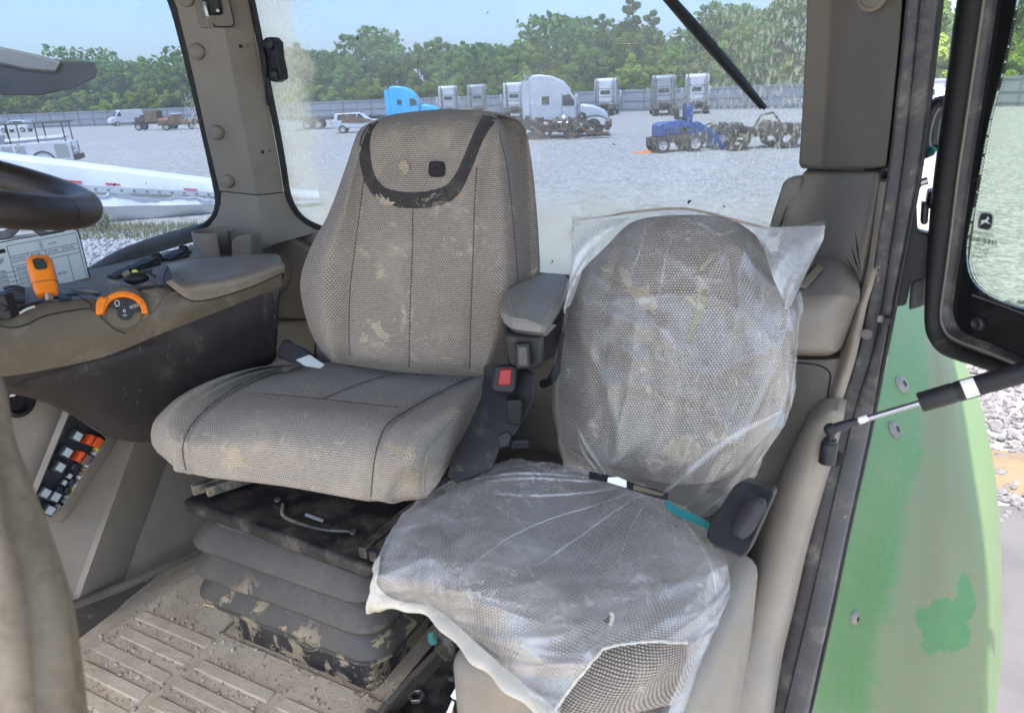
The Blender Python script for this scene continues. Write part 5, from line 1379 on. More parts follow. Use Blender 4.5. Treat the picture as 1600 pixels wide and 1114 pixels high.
# round button, slot plates, yellow marked switch
pz_, nn = hit(ub, 139, 456)
if pz_ is not None:
    m = MB(); m.lathe(pz_, nn, [(.019, 0), (.019, .002), (.0175, .003), (.017, .002), (0, .002)], 24); m.build('round_button', M['lid'], co_)
def plate_on(b, pts, name, mat, h=.003, parent=None):
    q = [hit(b, u, v) for u, v in pts]; q = [x for x in q if x[0] is not None]
    if len(q) < 3: return None
    nn = nrm(sum(x[1] for x in q)); m = MB(); m.prism([x[0] + nn * .0005 for x in q], nn * h); return m.build(name, mat, parent or co_, bevel=.001, smooth=0)
plate_on(ub, [(210, 452), (232, 442), (256, 449), (236, 458), (220, 458)], 'tray_plate', M['lid'], .004)
for k in range(4):
    plate_on(ub, [(214 + 10 * k, 452 - 1.2 * k), (222 + 10 * k, 450 - 1.2 * k), (226 + 10 * k, 453 - 1.2 * k), (218 + 10 * k, 455 - 1.2 * k)], 'tray_slot', M['relay'], .006)
q, nn = hit(ub, 216, 441)
if q is not None:
    m = MB(); m.ball(q + nn * .008, .020, 8, sc=(1.2, .8, .6)); m.build('switch_well', M['black_clean'], co_)
    m = MB(); m.box(q + nn * .016 + d1 * .004, (.0055, .005, .006), [d1, d2, nn]); m.build('yellow_tag', M['yellow'], co_, bevel=.002)
    m = MB(); m.tube([q + nn * .016 - d1 * .018, q + nn * .022 - d1 * .004], .006, 8); m.build('switch_stem', M['lid'], co_)
    m = MB(); m.tube([q + nn * .018 + d1 * .012, q + nn * .016 + d1 * .032 + d2 * .004], .004, 6); m.tube([q + nn * .014 + d1 * .02 + d2 * .008, q + nn * .012 + d1 * .036 - d2 * .006], .003, 6); m.build('wire', M['relay'], co_)
# lever slot and orange lever
line_on(ub, [(22, 490), (36, 482), (58, 474), (82, 467), (102, 463), (120, 461)], 'lever_slot', M['black_clean'], co_, .006, lift=-.002)
line_on(ub, [(24, 493), (40, 484), (54, 479)], 'slot_scale', M['ink_white'], co_, .0022)
plate_on(ub, [(86, 464), (96, 460), (104, 466), (112, 466), (112, 470), (94, 472), (92, 468)], 'slot_cover', M['black_clean'], .004)
lvd = cd(65) + .02
lv = [((74, 461), 14, 9), ((72, 452), 16.5, 10), ((69, 440), 17, 11), ((65, 424), 17.5, 12), ((62, 413), 17.5, 12), ((60, 406), 15.5, 10.5), ((59.5, 402), 11, 7)]
up_l = nrm(pd(60, 402, lvd + .02) - pd(74, 461, lvd)); fw = nrm(CAM - pd(66, 430, lvd)); fw = nrm(fw - up_l * (fw @ up_l)); sd = np.cross(up_l, fw)
m = MB(); k0 = lvd / F_PX; n = 20; P = []
for i, ((u, v), w, dpt) in enumerate(lv):
    c = pd(u, v, lvd + .02 * i / 6); row = []
    for j in range(n + 1):
        a = 2 * math.pi * j / n; ca, sa = math.cos(a), math.sin(a); e = .55
        row.append(c + sd * w * k0 * math.copysign(abs(ca) ** e, ca) + fw * dpt * k0 * math.copysign(abs(sa) ** e, sa))
    P.append(row)
P = dense(P, 26, n + 1); m.grid(P, uv=False); m.add([*P[-1][:-1]], [list(range(n))]); m.add([*P[0][:-1]], [list(range(n))])
lever = m.build('lever', M['orange'], co_, smooth=40)
lb = gbvh(np.array(P))
qq = [hit(lb, u, v) for u, v in ((50, 407), (58, 404), (68, 405), (73, 411), (74, 419), (69, 421), (58, 422), (54, 419))]; qq = [x for x in qq if x[0] is not None]
m = MB(); m.prism([x[0] + fw * .0005 for x in qq], fw * .0015); m.build('display', M['dark_glass'], lever, smooth=0)
cl = np.array(P)[7]; m = MB(); m.tube([q * 1.0 + (q - cl[:-1].mean(0)) * .01 for q in cl], .0007, 4); m.build('joint_line', M['relay'], lever)
m = MB(); m.tube([pd(75, 458, lvd), pd(77, 470, lvd - .004)], .006, 8); m.build('stem', M['steel'], lever)
# dark controls at the left end
for i in range(5):
    m = MB(); m.tube(curve([pd(8, 478 - 6 * i, 1.16 + .02 * i), pd(22, 470 - 5 * i, 1.17 + .02 * i), pd(38, 470 - 4 * i, 1.18 + .02 * i)], 8), .006, 6); m.build('ribbed_boot', M['relay'], co_)
m = MB(); m.box(pd(2, 478, 1.13), (.018, .012, .02)); m.tube([pd(-4, 470, 1.12), pd(12, 485, 1.12)], .006, 6); m.build('lever_base', M['black_clean'], co_, bevel=.003)

# ------------------------------------------------------------------ DRIVER SEAT
ds = thing('driver_seat', cab(-.90, .95, 0), 'large grey-brown woven driver seat with a dark band round the headrest', 'seat')
rowsC = [
 [(466, 575, .488), (480, 566, .512), (505, 561, .480), (640, 574, .478), (742, 584, .480), (762, 586, .508), (778, 592, .485)],
 [(380, 581, .492), (402, 574, .530), (432, 578, .492), (575, 600, .490), (704, 608, .492), (742, 606, .528), (772, 616, .475)],
 [(300, 607, .500), (332, 596, .538), (372, 604, .503), (512, 622, .506), (652, 636, .508), (702, 640, .542), (742, 660, .480)],
 [(250, 646, .495), (277, 630, .532), (316, 642, .512), (455, 642, .528), (606, 662, .525), (662, 672, .540), (716, 694, .480)],
 [(236, 674, .470), (256, 668, .505), (290, 688, .492), (430, 690, .505), (588, 706, .502), (642, 716, .515), (701, 727, .462)],
 [(241, 700, .440), (266, 712, .458), (287, 722, .450), (430, 735, .455), (580, 756, .452), (627, 753, .455), (683, 757, .440)],
 [(262, 712, .428), (278, 730, .428), (291, 740, .424), (430, 757, .424), (580, 783, .416), (625, 780, .416), (667, 776, .424)],
]
P = np.array([[pz(*q) for q in r] for r in rowsC])
inward = L * .07 - UP * .004
P = np.concatenate([P, (P[-1] + inward)[None]])
cuP = dense(P, 120, 120)
cb = gbvh(cuP)
sC = {
 'l': [(444, 573), (400, 588), (345, 620), (302, 660), (287, 690), (286, 712), (291, 738)],
 'r': [(742, 586), (700, 606), (645, 636), (606, 662), (592, 690), (584, 725), (579, 780)],
 'x': [(402, 614), (470, 620), (545, 628), (622, 636)],
 'c': [(622, 584), (592, 590), (550, 604), (505, 623)],
 'b': [(512, 566), (560, 574), (625, 584), (690, 585), (742, 583)],
 'w': [(772, 606), (742, 630), (705, 665), (672, 700), (663, 730), (662, 768)]}
sp = {k: seam(cb, v, 60) for k, v in sC.items()}
for k, dpt, wd in (('l', .011, .011), ('r', .011, .011), ('x', .005, .008), ('c', .006, .009), ('b', .007, .012), ('w', .002, .006)): cuP = groove(cuP, sp[k], dpt, wd)
cb = gbvh(cuP)
m = MB(); m.grid(cuP); close_back(m, cuP, -UP * .3 + L * .4, .05)
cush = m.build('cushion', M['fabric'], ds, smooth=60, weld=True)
for k in sC:
    s = seam(cb, sC[k], 60, lift=.0002)
    m = MB(); m.tube(s, .0010 if k != 'w' else .0022, 5); m.build('seam' if k != 'w' else 'piping', M['thread'] if k != 'w' else M['piping'], cush)
# backrest
bk = [
 (168, [(585, 188), (620, 178), (690, 171), (752, 174), (784, 184)], 1.335),
 (200, [(560, 206), (590, 200), (690, 196), (762, 198), (793, 210)], 1.31),
 (255, [(540, 262), (574, 258), (672, 255), (745, 255), (806, 262)], 1.305),
 (330, [(514, 332), (562, 330), (652, 330), (742, 332), (815, 332)], 1.305),
 (400, [(483, 392), (552, 398), (645, 400), (740, 402), (821, 398)], 1.31),
 (450, [(469, 446), (547, 450), (642, 452), (738, 454), (822, 446)], 1.315),
 (510, [(482, 510), (545, 512), (640, 516), (736, 518), (806, 515)], 1.325),
 (552, [(500, 546), (546, 552), (639, 562), (735, 568), (780, 566)], 1.345),
 (580, [(512, 566), (548, 570), (638, 582), (734, 588), (770, 586)], 1.40),
]
P = []
for v0, q, d in bk:
    sw = (.062, .012, .006, -.042, -.030)
    P.append([pd(q[0][0], q[0][1], d + .095), pd((q[0][0] * .62 + q[1][0] * .38), (q[0][1] * .62 + q[1][1] * .38), d + .012), pd(*q[1], d + .018), pd(*q[2], d), pd(*q[3], d - .030), pd((q[4][0] * .62 + q[3][0] * .38), (q[4][1] * .62 + q[3][1] * .38), d - .048), pd(q[4][0], q[4][1], d + .020)])
for j in range(7): P[0][j] = P[0][j] + nrm(ray(690, 175)) * .03
baP = dense(P, 120, 110); bb_ = gbvh(baP)
sB = {'l': [(571, 262), (562, 330), (553, 400), (547, 450), (545, 512), (546, 556)], 'r': [(745, 262), (741, 332), (739, 402), (737, 454), (735, 518), (734, 576)],
      'c': [(645, 328), (644, 400), (642, 452), (640, 516), (639, 574)], 'o': [(779, 205), (792, 262), (800, 332), (806, 400), (808, 450), (796, 515)]}
for k, dpt, wd in (('l', .008, .010), ('r', .008, .010), ('c', .004, .008)): baP = groove(baP, seam(bb_, sB[k], 60), dpt, wd)
bb_ = gbvh(baP)
m = MB(); m.grid(baP); close_back(m, baP, nrm(L * .95 + A * .1), .11)
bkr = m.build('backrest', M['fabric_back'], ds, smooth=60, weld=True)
for k in sB:
    s = seam(bb_, sB[k], 60, lift=.0002)
    m = MB(); m.tube(s, .0010, 5); m.build('seam', M['thread'], bkr)
bo = [(574, 197), (565, 212), (561, 230), (562, 254), (569, 282), (584, 306), (606, 320), (640, 326), (676, 324), (704, 315), (722, 296), (738, 262), (758, 214), (782, 181)]
bi = [(592, 190), (582, 205), (578, 226), (580, 250), (586, 274), (600, 292), (622, 299), (646, 301), (672, 298), (696, 290), (712, 272), (725, 244), (740, 208), (757, 175)]
bo_, bi_ = curve(bo, 70), curve(bi, 70); G = []
for a, b in zip(bo_, bi_):
    row = [hit(bb_, *(a * (1 - t) + b * t)) for t in np.linspace(0, 1, 7)]
    if all(x[0] is not None for x in row): G.append([x[0] + x[1] * (.0004 + .0026 * math.sin(math.pi * t) ** .5) for x, t in zip(row, np.linspace(0, 1, 7))])
m = MB(); m.grid(np.array(G)); m.build('headrest_band', M['fabric_dark'], ds, smooth=60, recalc=False)
lg = [hit(bb_, 683 + x, 265 + y) for x, y in [(13 * math.copysign(abs(math.cos(t)) ** .5, math.cos(t)), 12.5 * math.copysign(abs(math.sin(t)) ** .5, math.sin(t))) for t in np.linspace(0, 2 * math.pi, 24, endpoint=False)]]
nn = nrm(sum(x[1] for x in lg)); m = MB(); m.prism([x[0] + nn * .0005 for x in lg], nn * .002); lgo = m.build('emblem', M['black_clean'], bkr, bevel=.0006)
m = MB(); m.tube([hit(bb_, u, v)[0] + nn * .0028 for u, v in ((675, 262), (680, 258), (688, 261), (692, 266), (684, 270), (676, 271))], .0008, 5); m.build('emblem_mark', M['relay'], lgo)
# side frame behind the backrest base at left
m = MB(); m.prism([pd(u, v, 1.44) for u, v in ((492, 528), (500, 526), (520, 566), (490, 566))], nrm(ray(500, 540)) * .05); m.build('recliner_bracket', M['black'], ds, bevel=.006)
# left armrest (picture right)
AR = [[(832, 436, 1.30), (846, 428, 1.30), (864, 427, 1.30), (882, 430, 1.29), (889, 438, 1.27)],
      [(806, 446, 1.25), (826, 443, 1.245), (850, 444, 1.24), (874, 452, 1.225), (884, 462, 1.215)],
      [(786, 464, 1.20), (806, 466, 1.185), (830, 470, 1.175), (856, 482, 1.16), (868, 492, 1.155)],
      [(782, 484, 1.16), (800, 492, 1.135), (822, 495, 1.125), (842, 502, 1.12), (856, 508, 1.125)],
      [(783, 492, 1.155), (801, 499, 1.128), (822, 502, 1.118), (843, 508, 1.113), (854, 511, 1.122)],
      [(787, 504, 1.15), (800, 513, 1.125), (822, 517, 1.115), (840, 519, 1.112), (850, 520, 1.12)]]
arP = dense([[pd(*q) for q in r] for r in AR], 40, 36)
arP = np.concatenate([arP, (arP[-1] + L * .012 - UP * .006)[None], (arP[-1] + L * .05 - UP * .002)[None]])
arm = MB(); arm.grid(arP); close_back(arm, arP, -UP * .5 + L * .5, .03)
pad = arm.build('armrest_pad', M['leather'], ds, smooth=60, weld=True)
ab = gbvh(arP)
line_on(ab, [(795, 458), (797, 478), (802, 490), (803, 512)], 'pad_seam', M['piping'], pad, .0016)
line_on(ab, [(884, 437), (876, 458), (858, 486), (850, 497)], 'pad_seam', M['piping'], pad, .0016)
m = MB(); m.prism([pd(u, v, d) for u, v, d in ((786, 508, 1.155), (796, 522, 1.14), (848, 524, 1.128), (846, 570, 1.14), (838, 579, 1.145), (806, 578, 1.15), (792, 570, 1.16))], nrm(L + UP * .15) * .05); m.build('armrest_shell', M['bracket'], ds, bevel=.006)
m = MB(); m.prism([pd(u, v, d) for u, v, d in ((848, 524, 1.128), (868, 500, 1.16), (886, 462, 1.22), (890, 440, 1.27), (886, 470, 1.26), (880, 520, 1.22), (862, 556, 1.16), (846, 572, 1.14))], nrm(L * .4 - A) * .04); m.build('armrest_side', M['bracket'], ds, bevel=.006)
swc = pd(817, 556, 1.135); nx = nrm(CAM - swc); ea = nrm(np.cross(UP, nx)); eb = np.cross(nx, ea)
m = MB(); m.box(swc, (.012, .021, .006), [ea, eb, nx]); sw_ = m.build('rocker_switch', M['black_clean'], ds, bevel=.003)
m = MB(); m.box(swc + nx * .006, (.008, .016, .003), [ea, eb, nx]); m.build('rocker', M['bellows'], sw_, bevel=.003)
m = MB(); m.tube(curve([pd(848, 600, 1.25), pd(862, 592, 1.27), pd(876, 560, 1.29), pd(880, 520, 1.28)], 16), .008, 8); m.build('adjuster_cable', M['black_clean'], ds)
# seat side valance, shoulder bracket
m = MB(); m.prism([pd(u, v, d) for u, v, d in ((770, 575, 1.24), (796, 575, 1.19), (836, 580, 1.17), (838, 622, 1.17), (822, 655, 1.17), (800, 690, 1.165), (784, 700, 1.165), (770, 735, 1.15), (712, 757, 1.14), (716, 728, 1.15), (742, 680, 1.17), (764, 630, 1.20), (768, 600, 1.22))], nrm(L * .5 - A * .9) * .03); m.build('side_valance', M['bracket'], ds, bevel=.006)
m = MB(); m.prism([pd(u, v, 1.150) for u, v in ((776, 680), (794, 672), (800, 680), (796, 698), (780, 702))], nrm(CAM - pd(790, 690, 1.15)) * .012); m.build('adjuster_lever', M['black_clean'], ds, bevel=.003)
m = MB(); m.box(pd(804, 640, 1.158), (.012, .012, .022)); m.build('adjuster_block', M['black_clean'], ds, bevel=.003)
m = MB(); m.box(pd(812, 690, 1.165), (.016, .012, .008)); m.build('adjuster_block', M['black_clean'], ds, bevel=.003)
# belt buckles
bc = [pd(u, v, 1.150) for u, v in ((772, 574), (778, 570), (804, 570), (809, 576), (806, 608), (800, 616), (772, 613), (767, 606))]
m = MB(); m.prism(bc, nrm(ray(790, 590)) * .03); bu = m.build('belt_buckle', M['black_clean'], ds, bevel=.004)
m = MB(); m.prism([pd(u, v, 1.147) for u, v in ((781, 577), (800, 576), (798, 602), (778, 602))], nrm(ray(790, 590)) * .01); m.build('release_button', M['red'], bu, bevel=.002)
m = MB(); m.prism([pd(u, v, d) for u, v, d in ((430, 556, 1.44), (444, 530, 1.44), (452, 531, 1.43), (462, 538, 1.42), (480, 546, 1.42), (494, 558, 1.42), (478, 570, 1.40), (452, 566, 1.42))], nrm(ray(460, 550)) * .03); m.build('belt_anchor', M['black'], ds, bevel=.004)
m = MB(); m.prism([pd(u, v, 1.395) for u, v in ((462, 562), (484, 554), (508, 570), (500, 576), (476, 572))], nrm(ray(480, 565)) * .004); m.build('belt_tongue', M['relay_tag'], ds, bevel=.0015)
# suspension base: plate, slides, bellows, foot box
m = MB(); plt = [(286, 786), (320, 752), (500, 752), (640, 800), (640, 850), (576, 906)]
PZ = .325
m.prism([pz(284, 781, PZ), pz(330, 752, PZ), pz(520, 740, PZ), pz(665, 790, PZ), pz(620, 866, PZ), pz(578, 888, PZ)], -UP * .028); m.build('top_plate', M['plate'], ds, bevel=.008)
for (a, b) in (((300, 766), (420, 728)), ((322, 768), (440, 730)), ((566, 864), (640, 800)), ((582, 870), (655, 808))):
    p0_, p1_ = pz(*a, PZ + .018), pz(*b, PZ + .018); m = MB(); d = nrm(p1_ - p0_); m.box((p0_ + p1_) / 2 + d * .08, (np.linalg.norm(p1_ - p0_) / 2 + .08, .008, .010), [d, np.cross(UP, d), UP]); m.build('slide_rail', M['black_metal'], ds, bevel=.002)
m = MB(); m.tube(curve([pz(442, 788, PZ + .006), pz(446, 808, PZ + .006), pz(500, 826, PZ + .006), pz(548, 830, PZ + .006)], 24), .0035, 6); m.build('lever_rod', M['black_metal'], ds)
m = MB(); q = [pz(478, 802, PZ + .004), pz(506, 812, PZ + .004), pz(504, 816, PZ + .004), pz(476, 806, PZ + .004)]; m.prism(q, UP * .001); m.build('caution_label', M['relay_tag'], ds, smooth=0)
for u, v in ((434, 782), (552, 832)):
    m = MB(); m.lathe(pz(u, v, PZ + .002), UP, [(.006, 0), (.006, .004), (.003, .004), (0, .003)], 10); m.build('screw', M['steel'], ds)
def rring(a0, a1, l0, l1, z, r, n=6):
    out = []
    for ca, cl_, s in ((a0 + r, l0 + r, 180), (a1 - r, l0 + r, 270), (a1 - r, l1 - r, 0), (a0 + r, l1 - r, 90)):
        for k in range(n + 1): t = R(s + 90 * k / n); out.append(cab(ca + r * math.cos(t), cl_ + r * math.sin(t), z))
    return out + [out[0]]
prof_b = [(.315, -.020), (.300, -.008), (.274, -.006), (.268, .004), (.240, .024), (.234, .027), (.228, .025), (.219, .006), (.214, .002), (.209, .010), (.180, .030), (.173, .033), (.166, .031), (.156, .012), (.151, .008), (.146, .014), (.120, .032), (.113, .034), (.107, .030), (.100, .012), (.096, .010), (.090, .020), (.084, .020), (.080, .012)]
rows = [rring(-1.135 - e, -.72 + e, .775 - e, 1.24 + e, z, .055) for z, e in prof_b]
m = MB(); m.grid(np.array(rows), uv=False); m.build('bellows', M['bellows'], ds, smooth=28, weld=True)
rows = [rring(-1.10 - e, -.745 + e, .785 - e, 1.20 + e, z, .014, 3) for z, e in ((.082, -.012), (.082, 0), (.074, .004), (.0, .006))]
m = MB(); m.grid(np.array(rows), uv=False); m.build('base_box', M['base_box'], ds, smooth=30, weld=True)

# ------------------------------------------------------------------ PASSENGER SEAT under polythene
psx = thing('passenger_seat', cab(-.33, .80, 0), 'smaller woven fold-down passenger seat beside the door, wrapped in milky polythene', 'seat')
def dl(l): return lambda u, v: np.linalg.norm(0)
BKR = [
 (1.090, [(935, 392), (980, 352), (1060, 342), (1130, 350), (1190, 388)]),
 (1.070, [(905, 430), (960, 410), (1060, 405), (1150, 412), (1222, 440)]),
 (1.055, [(890, 480), (950, 478), (1060, 478), (1165, 480), (1236, 486)]),
 (1.035, [(877, 560), (940, 562), (1060, 566), (1165, 564), (1234, 560)]),
 (1.015, [(873, 630), (935, 640), (1050, 650), (1150, 644), (1220, 630)]),
 (.998, [(882, 690), (938, 710), (1040, 724), (1130, 712), (1190, 690)]),
 (.992, [(906, 722), (950, 742), (1034, 764), (1110, 762), (1158, 738)]),
]
P = []
for l, q in BKR:
    off = (.06, -.005, -.025, -.005, .06)
    row = [pl(u, v, l + o) for (u, v), o in zip(q, off)]
    P.append(row)
for j in range(5): P[0][j] = P[0][j] + L * .035; P[-1][j] = P[-1][j] + L * .02
pbP = dense(P, 70, 70); pbb = gbvh(pbP)
for s in ([(960, 400), (942, 480), (935, 570), (936, 640), (944, 720)], [(1150, 405), (1166, 480), (1168, 565), (1152, 645), (1126, 725)]):
    pbP = groove(pbP, seam(pbb, s, 50), .010, .012)
m = MB(); m.grid(pbP); close_back(m, pbP, L, .09); m.build('backrest', M['fabric_second'], psx, smooth=60, weld=True)
def stain(b, poly_, name, mat, parent, lift=.0006, step=3.0):
    us = [p[0] for p in poly_]; vs2 = [p[1] for p in poly_]; m = MB(); idx = {}; pts_ = []; uv_ = []
    def vid(u, v):
        if (u, v) not in idx:
            p, nn = hit(b, u, v); idx[(u, v)] = None
            if p is not None: idx[(u, v)] = len(pts_); pts_.append(p + nn * lift); uv_.append((u * .00095, -v * .00095))
        return idx[(u, v)]
    fs, uu = [], []; q = np.random.default_rng(2)
    for u in np.arange(min(us), max(us), step):
        for v in np.arange(min(vs2), max(vs2), step):
            if not inside(u + step / 2 + q.normal() * 1.6, v + step / 2 + q.normal() * 1.6, poly_): continue
            f = [vid(u, v), vid(u + step, v), vid(u + step, v + step), vid(u, v + step)]
            if None in f: continue
            fs.append(f); uu.append([uv_[k] for k in f])
    if fs: m.add(pts_, fs, uu); m.build(name, mat, parent, smooth=80, recalc=False)
def inside(u, v, poly):
    c = False; n = len(poly)
    for i in range(n):
        x0, y0 = poly[i]; x1, y1 = poly[(i + 1) % n]
        if (y0 > v) != (y1 > v) and u < (x1 - x0) * (v - y0) / (y1 - y0) + x0: c = not c
    return c
pbb = gbvh(pbP); pback = [o for o in psx.children if o.name.startswith('backrest')][0]
stain(pbb, [(1092, 446), (1108, 442), (1104, 480), (1092, 508), (1088, 532), (1074, 534), (1076, 505), (1086, 480)], 'yellow_stain', M['fabric_yellow'], pback)
stain(pbb, [(966, 416), (984, 424), (990, 446), (1020, 462), (1028, 478), (1022, 492), (1000, 476), (976, 452)], 'mud_stain', M['fabric_mud'], pback)
stain(pbb, [(1046, 690), (1072, 676), (1100, 700), (1090, 722), (1060, 724), (1030, 708)], 'mud_stain', M['fabric_mud'], pback)
CUR = [
 [(786, 742, .440), (850, 736, .455), (960, 752, .455), (1056, 790, .455), (1098, 822, .440)],
 [(712, 762, .445), (800, 762, .465), (930, 800, .460), (1058, 842, .465), (1124, 872, .445)],
 [(646, 806, .445), (762, 830, .465), (900, 882, .462), (1060, 920, .465), (1131, 930, .440)],
 [(606, 858, .440), (722, 892, .458), (882, 955, .455), (1020, 1000, .458), (1104, 990, .430)],
 [(596, 902, .420), (702, 930, .432), (862, 1020, .432), (980, 1068, .432), (1080, 1042, .415)],
 [(604, 938, .385), (690, 956, .385), (800, 1042, .390), (890, 1120, .390), (1058, 1098, .385)],
]
P = np.array([[pz(*q) for q in r] for r in CUR]); P = np.concatenate([P, (P[-1] + L * .06 - UP * .004)[None]])
pcP = dense(P, 80, 80)
m = MB(); m.grid(pcP); close_back(m, pcP, -UP * .4 + L * .3, .03); m.build('cushion', M['fabric_second'], psx, smooth=60, weld=True)
# base box carrying it
q = [cab(-.44, .60, 0), cab(-.13, .60, 0), cab(-.10, 1.0, 0), cab(-.44, 1.0, 0)]
m = MB(); m.prism(q, UP * .36); m.build('base', M['beige'], psx, bevel=.03, seg=4)
# belt retractor housing at its right side, strap, label
RB = [(1160, 752, .86), (1178, 756, .86), (1206, 764, .85), (1209, 774, .84), (1170, 862, .80), (1160, 874, .79), (1112, 850, .80), (1102, 838, .81), (1110, 815, .83), (1146, 760, .86)]
m = MB(); m.prism([pl(*x) for x in RB], L * .05 - UP * .02); bh = m.build('belt_housing', M['black'], psx, bevel=.010, seg=3)
m = MB(); m.tube(curve([pl(1186, 776, .83), pl(1172, 800, .815), pl(1152, 838, .79)], 10), [.010, .014, .016, .016, .016, .016, .016, .015, .013, .008], 10, flat=.7); m.build('belt_sleeve', M['fairing'], bh)
m = MB(); e = curve([pd(u, v, d) for u, v, d in ((1040, 786, 1.0), (1060, 800, .995), (1080, 808, .99), (1104, 820, .99), (1120, 834, .985))], 24)
m.grid([[p_ - UP * .007, p_ + UP * .007] for p_ in e], uv=False); m.build('teal_strap', M['teal'], psx, recalc=False)
m = MB(); e = curve([pd(u, v, d) for u, v, d in ((920, 742, 1.12), (955, 750, 1.08), (992, 762, 1.05), (1030, 773, 1.02), (1044, 776, 1.01))], 20)
m.grid([[p_ - UP * .006, p_ + UP * .007] for p_ in e], uv=False); m.build('lap_strap', M['black'], psx, recalc=False)
m = MB(); m.prism([pd(u, v, 1.046) for u, v in ((950, 746), (966, 745), (979, 751), (979, 762), (962, 757), (949, 753))], nrm(ray(960, 750)) * .003); m.build('white_tag', M['white'], psx, smooth=0)
m = MB(); m.prism([pd(u, v, 1.012) for u, v in ((990, 756), (1036, 770), (1036, 776), (988, 766))], nrm(ray(1010, 765)) * .008); m.build('buckle_sleeve', plain('brown_buckle_sleeve', (.10, .075, .045), .6), psx, bevel=.002)

for q_ in ([(352, 700), (372, 694), (378, 716), (392, 728), (360, 734), (346, 722)], [(398, 690), (424, 682), (418, 704), (396, 708)], [(600, 690), (640, 698), (648, 712), (616, 716)], [(636, 730), (656, 736), (654, 766), (630, 770), (622, 750)], [(690, 640), (716, 636), (724, 650), (698, 656)], [(470, 604), (500, 600), (506, 612), (478, 616)]):
    stain(cb, q_, 'mud_stain', M['fabric_mud_d'], cush)
for q_ in ([(574, 498), (592, 504), (610, 524), (604, 534), (586, 518)], [(566, 520), (574, 524), (572, 536), (562, 534)], [(588, 304), (606, 310), (618, 322), (598, 320)], [(588, 424), (600, 420), (602, 434), (590, 436)], [(622, 258), (634, 252), (642, 266), (630, 278)]):
    stain(bb_, q_, 'mud_stain', M['fabric_mud_d'], bkr, lift=.0035 if q_[0][1] < 310 else .0006)
# polythene covers: creased thin sheets lying over back and cushion
def crumple(P, amp, fq, seed, N=None):
    q = np.random.default_rng(seed); r, c = P.shape[:2]
    N = gnormals(P) if N is None else N
    s = np.linspace(0, 1, r)[:, None]; t = np.linspace(0, 1, c)[None]
    h = np.zeros((r, c))
    for k in range(9):
        a = q.uniform(0, 3.14); f = fq * q.uniform(.5, 2.2); ph = q.uniform(0, 6.28); w = q.uniform(.4, 1) / (1 + k * .15)
        x = (s * math.cos(a) + t * math.sin(a)) * f + ph + .8 * np.sin(s * q.uniform(3, 8) + t * q.uniform(3, 8))
        h += w * (1 - np.abs(np.sin(x))) ** 3
    return P + N * (h * amp)[:, :, None]
cov1 = []
CB = [  # beyond the seat outline the bag stands free: corners at top left and right
 (1.13, [(897, 344), (960, 336), (1060, 326), (1150, 346), (1240, 362), (1289, 353)]),
 (1.085, [(895, 372), (948, 368), (1060, 360), (1150, 372), (1238, 390), (1284, 378)]),
 (1.045, [(893, 430), (948, 424), (1060, 414), (1150, 424), (1222, 440), (1246, 436)]),
 (1.020, [(882, 490), (948, 484), (1060, 480), (1165, 484), (1236, 486), (1243, 484)]),
 (1.000, [(870, 560), (938, 562), (1060, 566), (1165, 564), (1232, 560), (1238, 560)]),
 (.980, [(868, 636), (934, 640), (1050, 650), (1150, 644), (1218, 634), (1226, 634)]),
 (.965, [(874, 690), (938, 708), (1040, 722), (1128, 712), (1186, 694), (1200, 690)]),
 (.975, [(880, 720), (946, 742), (1020, 764), (1076, 782), (1110, 784), (1172, 748)]),
 (.985, [(884, 732), (940, 750), (1010, 772), (1040, 790), (1092, 806), (1120, 780)]),
]
for l, q in CB:
    off = (.045, .0, -.018, -.004, .035, .055)
    cov1.append([pl(u, v, l + o) for (u, v), o in zip(q, off)])
c1P = dense(cov1, 110, 110); c1P = c1P + np.array([[nrm(CAM - p) for p in r_] for r_ in c1P]) * .006; c1P = crumple(c1P, .007, 9, 3)
m = MB(); m.grid(c1P, uv=False)
cv1 = tag(m.build('plastic_cover', M['film'], smooth=80, recalc=False), 'milky polythene bag over the back of the smaller seat, its top corners standing up', 'plastic cover')
m = MB(); m.grid([[pl(u, v, 1.165 + d_) for u, v, d_ in ((1284, 352, 0), (1289, 353, 0))], [pl(u, v, 1.15) for u, v in ((1280, 376), (1286, 376))]], uv=False); m.build('hem', M['film_hem'], cv1, recalc=False)
bkP = dense([[pl(u, v, 1.19 + .03 * k) for u, v in q] for k, (l, q) in zip((0, -.2, -.9, -1.5, -2.0, -2.4, -2.8, -3.0, -3.0), CB)], 60, 60)
bkP = bkP + L * (.02 * np.sin(np.linspace(0, 9, 60))[None, :, None] * np.linspace(1, .2, 60)[:, None, None])
m = MB(); m.grid(bkP, uv=False); m.build('back_layer', M['film'], cv1, smooth=80, recalc=False)
m = MB(); m.tube(curve([pl(u, v, 1.135) for u, v in ((896, 345), (935, 340), (962, 336))], 10), .0016, 5); m.build('hem', M['film_hem'], cv1)
m = MB(); m.tube(curve([pl(u, v, 1.13) for u, v in ((958, 337), (985, 332), (1060, 326), (1110, 334), (1150, 345), (1200, 358))], 24), .0034, 6, flat=.6); m.build('top_edge', M['tan_edge'], cv1)
m = MB(); m.tube(curve([pl(u, v, l) for u, v, l in ((896, 345, 1.13), (894, 380, 1.09), (892, 430, 1.05), (882, 490, 1.03))], 16), .0009, 5); m.build('hem', M['film_hem'], cv1)
